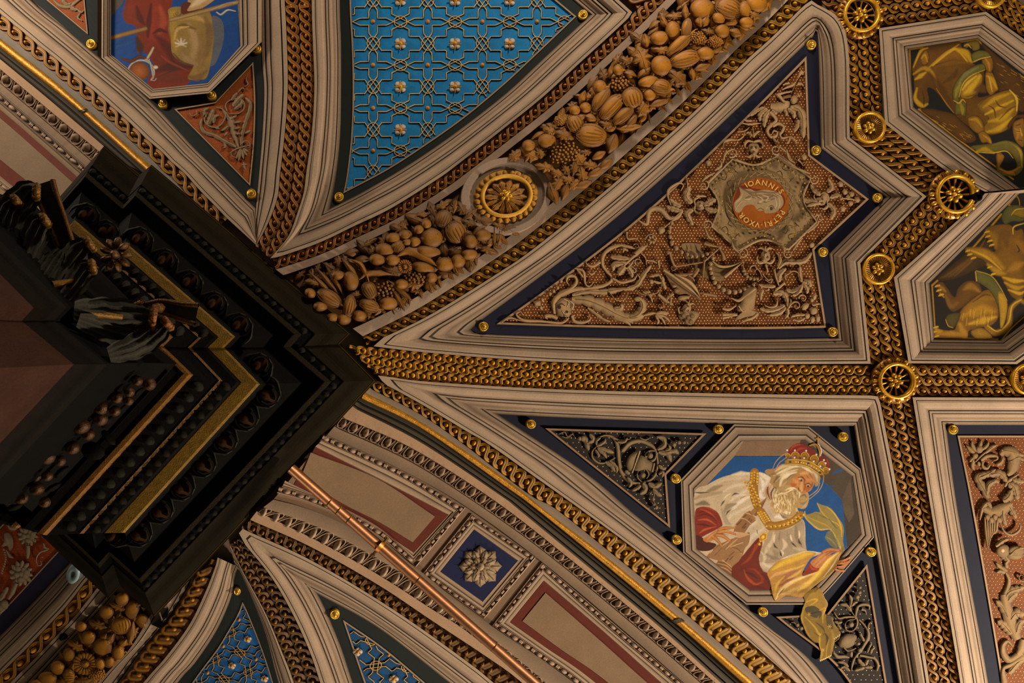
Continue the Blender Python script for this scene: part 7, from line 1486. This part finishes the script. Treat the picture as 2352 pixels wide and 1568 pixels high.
# vine scrolls in the two dark spandrels
def vine(A, rows):
    for r in rows: A.s(r[0], *r[1])
dotted(span2, span2_poly, 12.5, 1.3, 'e0c890', .012); dotted(span3, span3_poly, 12.5, 1.3, 'e0c890', .012)
A = Art(Z33, '7e6848', .014, .03)
vine(A, [('950,910 1050,860 1130,880 1170,960 1180,1080 1200,1180 1250,1250 1320,1290 1420,1280 1500,1230 1530,1130 1520,1020', (12, 24, 40, 40, 40, 30, 24, 16)), ('980,960 940,1010 950,1070 1010,1110 1080,1100 1150,1060', (14, 18, 20, 18, 12)), ('1210,1000 1280,930 1380,910 1470,950 1520,1010 1500,1080 1440,1090 1420,1040 1460,1000 1510,1000', (50, 40, 26, 20, 16)), ('1400,1290 1350,1240 1360,1180 1420,1165 1450,1210 1430,1250', (14, 16, 16, 10)), ('1130,880 1200,910 1290,890', (20, 26, 6)), ('640,850 690,830 720,870 760,850 790,880', (8, 14, 14, 8)), ('670,870 720,880 770,840', (8, 14, 8)), ('1370,880 1420,900 1470,880', (10, 16, 4))])
for t, w in (('980,960 1050,920 1060,890', 40), ('990,970 1060,990 1140,1020', 50), ('990,980 1050,1030 1070,1070', 40), ('970,990 1000,1040 990,1060', 30), ('980,950 980,910 1020,880', 30), ('1060,1100 1110,1130 1150,1190', 50), ('1100,1090 1160,1150 1160,1200', 40), ('850,870 880,900 910,1000', 60), ('920,850 950,900 900,930', 50), ('1530,990 1590,950 1580,890 1520,870', 60), ('1540,1010 1620,1030 1650,1100', 60), ('1590,1020 1680,1000 1720,1030', 60), ('1600,1000 1640,980 1630,950', 40), ('1540,1130 1580,1160 1610,1150', 40), ('1540,1210 1580,1190 1570,1240', 36), ('1400,1290 1420,1350 1370,1390', 60), ('1380,1310 1340,1340 1300,1360', 40), ('1450,1290 1500,1320 1570,1290', 60), ('1490,1340 1520,1380 1570,1410', 50), ('1500,1350 1460,1390', 40), ('1260,1240 1290,1290 1270,1330', 40), ('1170,920 1230,920 1260,880', 30), ('1240,1180 1280,1210', 40)): A.leaf(t, w, 2, base=.2)
A.b('1360,1000 1340,1050 1300,1190 1250,1150 1255,1080 1290,1030'); A.s('1370,1000 1340,1090 1300,1200', 16, 20, 14, col='a08660'); A.b('1375,1040 1460,1090 1500,1120 1480,1190 1430,1170 1330,1180 1320,1130'); A.s('1500,1110 1480,1190', 20, 24); A.el(1465, 1045, 26); A.el(1400, 1220, 24)
for x, y, r in ((1680, 945, 20), (1725, 925, 18), (1770, 925, 16), (1490, 1435, 18), (1500, 1480, 16), (1520, 1510, 18)): A.el(x, y, r)
A.el(860, 890, 26); A.el(830, 890, 20); A.s('1490,1340 1500,1400 1490,1440 1530,1520', 8, 10, 6)
A.done('vine_scroll', span2)
A = Art(ZK6, '7e6848', .014, .03)
vine(A, [('1220,520 1300,620 1430,600 1580,600 1640,660 1620,780 1540,850 1440,830 1420,740 1480,660 1600,640', (20, 40, 50, 40, 30, 26, 24, 20)), ('1600,640 1620,500 1660,400 1760,370 1850,400 1850,470', (30, 60, 60, 60, 20)), ('1670,650 1760,740 1830,850 1830,980 1760,1100 1700,1200 1580,1360 1540,1500 1540,1568', (30, 40, 60, 90, 70, 50, 40, 30)), ('1690,1290 1850,1320 1950,1350 2010,1460 1990,1568', (50, 50, 60, 40)), ('1210,1240 1280,1310 1400,1310 1500,1330', (40, 80, 70, 30)), ('1500,450 1600,600', (20, 20)), ('1720,460 1780,490 1800,550', (60, 40, 10)), ('1830,820 1850,720 1920,680', (40, 30, 6))])
for t, w in (('1530,500 1440,390 1330,370', 90), ('1510,420 1530,300 1500,200', 80), ('1540,400 1590,340 1650,330', 70), ('1230,680 1300,700 1370,690', 70), ('1820,1240 1860,1140 1900,1060', 60), ('1880,1260 1900,1190 1960,1140', 60), ('1480,1500 1380,1420 1290,1410', 70), ('1500,1568 1400,1500 1330,1530', 70), ('1780,1480 1700,1420 1650,1350', 90), ('1790,1470 1810,1400 1850,1370', 80), ('1780,1500 1840,1500 1920,1510', 80), ('1770,1510 1680,1530 1590,1568', 90), ('1760,1040 1700,920 1720,890', 70), ('1340,820 1300,760 1280,740', 60), ('1400,860 1350,860', 60)): A.leaf(t, w, 2, base=.25)
A.b('1300,1080 1350,960 1450,900 1620,930 1610,1040 1560,1120 1440,1170 1340,1150'); A.s('1450,1090 1540,1030 1610,980', 12, 16, 6, col='50402a', rel=.004); A.s('1400,1160 1480,1210 1620,1160', 20, 40, 20); A.el(1530, 740, 50); A.el(1640, 240, 42); A.el(1680, 160, 36); A.el(1690, 70, 28); A.el(1660, 1080, 36, 30); A.el(1690, 1200, 46); A.el(560, 745, 34); A.el(632, 806, 36); A.s('450,700 500,700 540,740', 12, 26, 10); A.el(1530, 1270, 30, 60)
A.done('vine_scroll', span3)
# ================================================================== gold lattice on the blue panels
def lattice(par, poly, M, cells, flower_scale=1.0, gold='d4b070', w=2.0, o=.004, wob=1.0):
    """M maps lattice units (dot cells 125.5 x 100) to the plan"""
    mp = lambda x, y: np.array(M(x, y), float)
    gm, sm = MB(), MB()
    def line(L, closed=False):
        q = resample(np.array([mp(*p) for p in L]), max(2, int(plen([mp(*p) for p in L]) / 5) + 2))
        run = []
        for p in list(q) + [None]:
            if p is not None and inside(p, poly): run.append(p); continue
            if len(run) > 1:
                stroke(sm, np.array(run) + (1.6, 2.0), w * .9, '0a2a44', o - .001, rel=.001, hi=1, lo=1, curve=False); stroke(gm, np.array(run), w, gold, o + .002, rel=.018, hi=1.35, lo=.6, curve=False)  # dark offset strokes: the shadow of the lattice painted onto the blue field
            run = []
    dm = dome_mesh('lattice_dot', OCHRE, 'c07a20', hi=1.4, lo=.5); pm = dome_mesh('white_petal', PLASTER, 'c8b8a4', hi=1.25, lo=.6); ym = dome_mesh('yellow_heart', OCHRE, 'c88a1c', hi=1.4, lo=.6)
    for i, j in cells:
        x0, y0 = i * 125.5, j * 100
        for sx in (1, -1):
            for sy in (1, -1):
                T = lambda L: [(x0 + sx * a, y0 + sy * b) for a, b in L]
                line(T([(83, -18), (31, 8), (10, 8), (10, 26), (-20, 67)])); line(T([(43, 18), (43, 34), (20, 34)]))
        line([(x0 + 62.75 + 15 * math.cos(a), y0 + 13 * math.sin(a)) for a in np.linspace(0, 2 * math.pi, 20)])
        line([(x0 + 14 * math.cos(a), y0 + 50 + 16 * math.sin(a)) for a in np.linspace(0, 2 * math.pi, 20)])
        c = mp(x0, y0)
        if inside(c, poly) and near(c): dome('gold_dot', dm, par, c, 5.2 * flower_scale, 5.2 * flower_scale, 0, o, .03)
        c = mp(x0 + 62.75, y0 + 50)
        if inside(c, poly) and near(c):
            mb = MB(); fs = flower_scale
            for k in range(4):
                a = math.pi / 4 + k * math.pi / 2; d = mp(x0 + 62.75 + 8.2 * math.cos(a), y0 + 50 + 8.2 * math.sin(a)); d = c + (d - c) * fs
                pillow(mb, ell(d, 6.6 * fs, 6.6 * fs, 12), 'c8b8a6', o + .004, .035, hi=1.2, lo=.5, curve=False)
            for k in range(4):
                a = k * math.pi / 2; d1 = c + (mp(x0 + 62.75 + math.cos(a), y0 + 50 + math.sin(a)) - c) * fs
                stroke(mb, [c, c + (d1 - c) * 15], [5 * fs, 3 * fs, 1], 'b8801c', o + .03, rel=.02)
            f = mb.build('flower', PLASTER, par, True); dome('flower_heart', ym, f, c, 5 * fs, 5 * fs, 0, o + .03, .035)
    if gm.n: gm.build('gold_lattice', OCHRE, par, True); sm.build('painted_shadow', FRESCO, par)
cells = [(i, j) for i in range(-1, 6) for j in range(-3, 6)]
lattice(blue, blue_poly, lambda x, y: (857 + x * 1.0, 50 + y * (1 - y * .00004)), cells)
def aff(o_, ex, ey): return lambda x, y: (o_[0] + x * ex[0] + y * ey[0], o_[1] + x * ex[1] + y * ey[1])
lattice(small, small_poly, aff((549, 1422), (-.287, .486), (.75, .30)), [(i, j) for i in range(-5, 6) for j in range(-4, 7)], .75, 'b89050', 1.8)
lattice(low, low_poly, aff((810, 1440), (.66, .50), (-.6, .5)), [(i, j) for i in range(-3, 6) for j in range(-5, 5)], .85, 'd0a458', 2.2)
# ================================================================== fruit garlands of the arch bands
def garland(label, px, rows, z, base='9a6a18', o=.105, group='painted fruit garlands'):
    t = thing('fruit_garland', label, 'garland', px, o, group)
    lay = 0
    for r in rows:
        kind, x, y, rx, ry, rot = (list(r) + [0])[:6]
        shade = .8 + .3 * random.random() if kind not in ('leaf', 'blade') else .5 + .4 * random.random(); col = mul(base, shade); k = z[2]; lay += .0009
        rx, ry = rx * 1.1, ry * 1.1
        mb = MB(); oo = o + lay; c = math.cos(math.radians(rot)); s = math.sin(math.radians(rot))
        T = lambda L: [(x + a * rx * c - b * ry * s, y + a * rx * s + b * ry * c) for a, b in L]
        rel = min(.11, .011 * min(rx, ry) / k * 1.0 + .03)
        def ribs(n, kk=.55):
            for i in range(n):
                v = -1 + 2 * (i + .5) / n
                L = T([(a, v * math.sqrt(max(0, 1 - a * a)) * .9) for a in np.linspace(-.88, .88, 9)])
                hgt = [rel * (1 - .75 * min(1, (a * a + v * v * (1 - a * a)))) ** .5 for a in np.linspace(-.88, .88, 9)]
                p = pts(L, z); w = np.array([1.2, 2, 2.4, 2.4, 2.4, 2.4, 2.2, 2, 1])
                V = np.zeros((2, 9, 3)); d = np.gradient(p, axis=0); d /= np.hypot(d[:, 0], d[:, 1])[:, None]; nn = np.stack([-d[:, 1], d[:, 0]], 1) * w[:, None] * .5
                V[0] = P(p + nn, oo + np.array(hgt) + .004); V[1] = P(p - nn, oo + np.array(hgt) + .004); mb.grid(V, np.tile(mul(col, kk), (2, 9, 1)))
        if kind == 'leaf':
            L = [(-1, 0), (-.6, -.55), (-.3, -.5), (-.1, -.95), (.2, -.7), (.5, -.75), (.7, -.35), (1, 0), (.7, .4), (.45, .8), (.2, .65), (-.1, 1), (-.3, .55), (-.6, .6)]
            pillow(mb, T(L), mul(col, .95), oo, rel * .7, z, 1.35, .4)
            stroke(mb, T([(-.9, 0), (0, .05), (.8, 0)]), [1.6, 1.2, .6], mul(col, .45), oo + rel * .68, z, .004, 1, 1)
            for q in (-.3, .1, .4):
                for d in (-1, 1): stroke(mb, T([(q, 0), (q + .25, d * .5)]), [1.1, .6], mul(col, .5), oo + rel * .6, z, .004, 1, 1)
        elif kind == 'blade':
            pillow(mb, T([(-1, 0), (-.5, -.7), (.1, -1), (.6, -.6), (1, 0), (.6, .6), (.1, 1), (-.5, .7)]), col, oo, rel * .7, z, 1.35, .4); stroke(mb, T([(-.9, 0), (0, .08), (.85, 0)]), [1.4, 1, .5], mul(col, .45), oo + rel * .68, z, .004, 1, 1)
        elif kind in ('grape_cluster', 'pine_cone'):
            n = 46 if kind == 'grape_cluster' else 26
            for i in range(n):
                rr = math.sqrt((i + .5) / n); a = i * 2.39996
                q = T([(rr * math.cos(a), rr * math.sin(a))])[0]; g = (13 if kind == 'grape_cluster' else 15)
                pillow(mb, ell(q, g + random.uniform(-2, 3), g, 8), mul(base, random.uniform(.6, 1.1)), oo + rel * .7 * (1 - rr * rr), .028, z, 1.5, .35, False)
        elif kind == 'flower':
            for i in range(18):
                a = 2 * math.pi * i / 18; L = [(x + rx * (q * math.cos(a) - w_ * math.sin(a)), y + ry * (q * math.sin(a) + w_ * math.cos(a))) for q, w_ in ((.35, -.06), (.8, -.17), (1, -.1), (1, .1), (.8, .17), (.35, .06))]
                pillow(mb, L, mul(col, 1.05), oo + .01, .04, z, 1.4, .4)
            pillow(mb, ell((x, y), rx * .36, ry * .36, 14), col, oo + .03, .05, z, 1.4, .4, False); pillow(mb, ell((x, y), rx * .14, ry * .14, 10), col, oo + .075, .02, z, 1.3, .5, False)
        elif kind == 'pod':
            stroke(mb, T([(-1, .3), (-.4, -.5), (.3, -.2), (1, .5)]), [2, ry / k * 1.1, ry / k * 1.1, 3], col, oo, z, rel * .8, 1.4, .4)
        else:
            pillow(mb, T([(math.cos(a), math.sin(a)) for a in np.linspace(0, 2 * math.pi, 20)[:-1]]), col, oo, rel, z, 1.4, .25, False, (-.06, -.09))  # rim darkened and highlight set up left in the colour, modelling the fruit
            if kind in ('melon', 'gourd', 'onion'): ribs({'melon': 6, 'gourd': 5, 'onion': 7}[kind])
            if kind in ('apple', 'melon', 'pear', 'fig'):
                q = T([(.5, -.35)])[0]; pillow(mb, ell(q, 9, 7, 8), mul(col, .4), oo + rel * .72, .016, z, 1, .7, False)
            if kind in ('onion', 'gourd', 'fig'): stroke(mb, T([(.85, 0), (1.15, -.05), (1.3, .1)]), [8 * 4 / k, 4, 2], col, oo + .02, z, .03)
        mb.build('leaf' if kind == 'blade' else kind, OCHRE, t, True)
    return t
R_ = random.random
def filler(b, u0, u1, n, z, side=1):
    out = []
    for i in range(n):
        u = u0 + (u1 - u0) * (i + .5) / n + (R_() - .5) * .01
        for v in (.14, .26, .38, .5, .62, .74, .85):
            q = (b.at(u, min(.86, max(.12, v + (R_() - .5) * .1)))[0] - np.array(z[:2])) * z[2]
            out.append(('blade' if R_() < .5 else 'leaf', q[0], q[1], (62 + 40 * R_()) * z[2] / 3.92, (34 + 26 * R_()) * z[2] / 3.92, R_() * 360))
        q = (b.at(u, .87)[0] - np.array(z[:2])) * z[2]; out.append(('blade', q[0], q[1], 60, 24, 30 + 50 * R_()))
    return out
def extra(b, u0, u1, n, z):
    out = []
    for i in range(n):
        for v in (.25, .5, .75):
            q = (b.at(u0 + (u1 - u0) * (i + R_()) / n, v + .1 * (R_() - .5))[0] - np.array(z[:2])) * z[2]
            if not near((q / z[2] + np.array(z[:2])), 6): out.append((random.choice(['apple', 'melon', 'gourd', 'plum', 'onion']), q[0], q[1], 70 + 30 * R_(), 56 + 20 * R_(), R_() * 180))
    return out
random.seed(11)
hi_ = [('leaf', 380, 1390, 85, 80, 30), ('leaf', 470, 1370, 60, 64, 80), ('leaf', 520, 1505, 95, 50, 10), ('leaf', 700, 1520, 70, 50, 60), ('leaf', 250, 1400, 70, 55, 140), ('blade', 460, 1220, 70, 30, -30), ('leaf', 820, 1420, 75, 80, 60), ('leaf', 880, 1370, 60, 40, 0), ('blade', 1000, 1400, 66, 36, -30), ('blade', 1120, 1290, 90, 55, 110), ('blade', 1270, 1145, 110, 34, -5), ('blade', 1290, 1095, 80, 40, -50), ('leaf', 1400, 970, 90, 75, 120), ('blade', 1540, 920, 95, 36, -20), ('blade', 1410, 655, 75, 42, -40), ('blade', 1280, 670, 64, 38, 20), ('blade', 1110, 640, 60, 26, 100), ('blade', 855, 880, 64, 34, 110), ('blade', 1840, 660, 64, 30, 80), ('blade', 1930, 600, 76, 38, -20), ('blade', 2050, 440, 66, 40, -20), ('blade', 2200, 185, 84, 46, -30), ('blade', 2230, 295, 64, 40, 20), ('blade', 1590, 200, 64, 34, 60), ('blade', 1425, 370, 64, 38, 80), ('leaf', 1240, 545, 54, 50, 30), ('leaf', 1390, 530, 120, 95, 250), ('leaf', 1560, 450, 90, 55, 10), ('leaf', 1700, 690, 100, 85, 40), ('leaf', 680, 1215, 95, 75, 20), ('leaf', 560, 1180, 62, 56, 20), ('leaf', 1060, 1120, 66, 50, 20), ('blade', 920, 1060, 64, 40, 20), ('blade', 840, 1055, 60, 32, -30),
       ('apple', 370, 1310, 56, 50), ('apple', 535, 1268, 82, 66), ('melon', 785, 1110, 85, 80, 60), ('gourd', 1020, 895, 122, 62, -58), ('gourd', 1220, 1040, 112, 56, -40), ('gourd', 1115, 965, 140, 78, -47), ('melon', 930, 1215, 135, 102, 8), ('apple', 787, 995, 48, 45), ('apple', 880, 970, 50, 47), ('fig', 1010, 785, 58, 62), ('pine_cone', 1190, 755, 80, 66, -20), ('melon', 1300, 880, 92, 98, 70), ('fig', 1175, 632, 45, 48), ('plum', 1460, 855, 54, 52), ('pepper', 1450, 738, 92, 52, -12), ('onion', 1560, 785, 92, 72, 12), ('apple', 1565, 590, 92, 88), ('gourd', 1780, 530, 138, 74, -14), ('apple', 1552, 345, 82, 62), ('gourd', 1730, 400, 150, 56, -42), ('fig', 1668, 275, 64, 86, 0), ('onion', 1790, 258, 92, 46, 100), ('leaf', 1680, 150, 76, 44, 0), ('plum', 1960, 480, 76, 56), ('leaf', 1985, 290, 66, 44, 20), ('apple', 1932, 85, 104, 94), ('onion', 2170, 75, 122, 96, 20), ('plum', 2080, 165, 58, 56), ('plum', 2110, 280, 64, 60), ('plum', 2320, 90, 62, 80), ('blade', 1910, 190, 60, 44, 80), ('blade', 1960, 190, 60, 40, 110), ('grape_cluster', 690, 1375, 130, 84, -20), ('grape_cluster', 660, 1080, 58, 40, -20), ('grape_cluster', 1900, 350, 70, 62), ('grape_cluster', 2050, 370, 62, 50), ('blade', 1780, 110, 30, 70, 0), ('plum', 2330, 200, 60, 50), ('apple', 2420, 30, 90, 80), ('leaf', 2390, 130, 70, 50, 30)]
garland('golden garland of painted melons, grapes and leaves above the leaf medallion', (1440, 200), filler(ga, .505, 1.0, 26, Z13) + extra(ga, .85, 1.0, 7, Z13) + [('leaf', 640, 1640, 110, 66, 120), ('blade', 590, 1740, 100, 46, 70), ('leaf', 720, 1620, 80, 60, 20), ('leaf', 850, 1570, 80, 66, 80), ('leaf', 620, 1560, 90, 60, 30), ('leaf', 780, 1500, 90, 60, 100), ('leaf', 920, 1490, 80, 56, 10), ('blade', 970, 1550, 80, 40, -30), ('blade', 860, 1660, 80, 40, -20), ('blade', 700, 1720, 90, 40, 110), ('leaf', 780, 1660, 70, 50, 140), ('blade', 1060, 1480, 76, 38, -40)] + hi_, Z13, 'ac6e06')
lo_ = [('leaf', 640, 1015, 84, 52, 10), ('leaf', 840, 940, 66, 42, 20), ('leaf', 1010, 1120, 56, 42), ('leaf', 1340, 905, 100, 76, 20), ('leaf', 1960, 350, 70, 60, 60), ('leaf', 1900, 330, 60, 40, 100), ('leaf', 2030, 480, 86, 50, 20), ('leaf', 1520, 1030, 90, 60, 0), ('blade', 960, 890, 110, 26, 50), ('blade', 760, 1010, 150, 26, 50), ('blade', 820, 1000, 150, 24, 60), ('blade', 700, 1030, 140, 26, 45), ('pod', 1190, 950, 150, 50, -10), ('pod', 1060, 900, 120, 40, 50), ('blade', 1400, 1080, 140, 26, 40), ('blade', 1380, 1150, 130, 26, 60),
       ('onion', 1800, 442, 82, 76, -70), ('melon', 1908, 560, 102, 96, 60), ('apple', 1690, 612, 96, 86), ('plum', 1645, 490, 42, 45), ('plum', 1580, 540, 48, 42), ('apple', 1455, 590, 60, 50), ('plum', 1350, 618, 68, 50), ('pear', 1275, 722, 86, 60, 10), ('onion', 1390, 690, 62, 62, -60), ('plum', 1470, 650, 50, 32), ('plum', 1540, 652, 52, 48), ('cucumber', 1655, 738, 112, 54, 6), ('pod', 1560, 785, 170, 90, 10), ('plum', 1205, 805, 72, 50), ('plum', 1340, 812, 66, 50), ('flower', 1450, 872, 62, 60), ('plum', 1615, 880, 98, 48, 12), ('pine_cone', 1550, 975, 95, 56), ('plum', 1690, 970, 50, 46), ('apple', 1810, 850, 80, 60), ('apple', 1930, 820, 62, 58), ('plum', 2030, 762, 70, 48), ('apple', 2152, 590, 72, 52), ('plum', 2040, 645, 62, 60), ('onion', 1130, 1085, 80, 66, 60), ('pine_cone', 1270, 1090, 92, 76), ('gourd', 1130, 1220, 92, 58, 20), ('pear', 965, 1000, 70, 84, -20), ('gourd', 950, 1230, 104, 56, 100), ('gourd', 770, 1155, 118, 70, 32), ('plum', 800, 1330, 56, 40), ('apple', 900, 1345, 62, 48), ('plum', 1040, 1312, 60, 48), ('plum', 1300, 1200, 80, 56), ('plum', 600, 1110, 50, 40, 30), ('plum', 1420, 1030, 60, 44), ('plum', 690, 1230, 60, 44), ('plum', 850, 950, 60, 40)]
garland('darker golden garland of painted gourds and leeks between the entablature and the medallion', (880, 630), filler(ga, .01,   .30, 17, Z22) + lo_, Z22, '905c08')
gb = Band(gl, gr)
gg = thing('garland_arch', 'pale arch band at the lower left that carries a fruit garland', 'arch', (200, 1490), .1)
mb = MB(); gb.strip(mb, [(0, -.02, MD), (0, .06, 'a08468'), (.05, .06, 'a08468'), (.12, .05, '5c4228'), (.5, .05, '4e3620'), (.9, .05, '6a4e30'), (.95, .06, 'a08468'), (1, .06, 'a08468'), (1, -.02, MD)], 12); mb.build('garland_ground', FRESCO, gg)
random.seed(5)
lf_ = [('leaf', 1060, 880, 80, 44, 20), ('blade', 980, 1180, 70, 50, -50), ('blade', 1100, 1210, 60, 34, -40), ('blade', 1180, 1110, 100, 36, 100), ('leaf', 880, 1040, 84, 50, 20), ('leaf', 680, 1230, 84, 50, 30), ('blade', 1060, 1000, 80, 30, 110), ('leaf', 740, 1540, 84, 50, 0), ('blade', 640, 1450, 80, 30, 110), ('apple', 960, 930, 62, 60), ('apple', 800, 1155, 62, 60), ('plum', 620, 1310, 52, 62), ('pear', 1190, 910, 62, 80, 10), ('blade', 1225, 865, 40, 30, 0), ('plum', 1280, 990, 48, 46), ('melon', 1090, 1050, 76, 90, 80), ('blade', 1100, 1010, 56, 34, 80), ('apple', 925, 1240, 84, 80), ('blade', 930, 1170, 60, 34, -60), ('blade', 985, 1170, 64, 34, -50), ('flower', 765, 1395, 104, 96), ('fig', 1065, 1290, 52, 64), ('plum', 985, 1375, 42, 46), ('plum', 900, 1390, 44, 54), ('grape_cluster', 870, 1490, 70, 50), ('onion', 620, 1510, 54, 76, 0), ('apple', 520, 1430, 64, 62), ('apple', 430, 1530, 84, 64), ('plum', 1100, 815, 60, 58), ('plum', 730, 1060, 50, 44), ('leaf', 560, 1560, 60, 50, 0), ('plum', 330, 1590, 60, 50)]
garland('golden garland of painted lemons, apples and a ribbed flower at the lower left', (200, 1480), filler(gb, 0.03, 1, 15, Z41) + extra(gb, .6, 1, 7, Z41) + lf_, Z41, 'a06806')
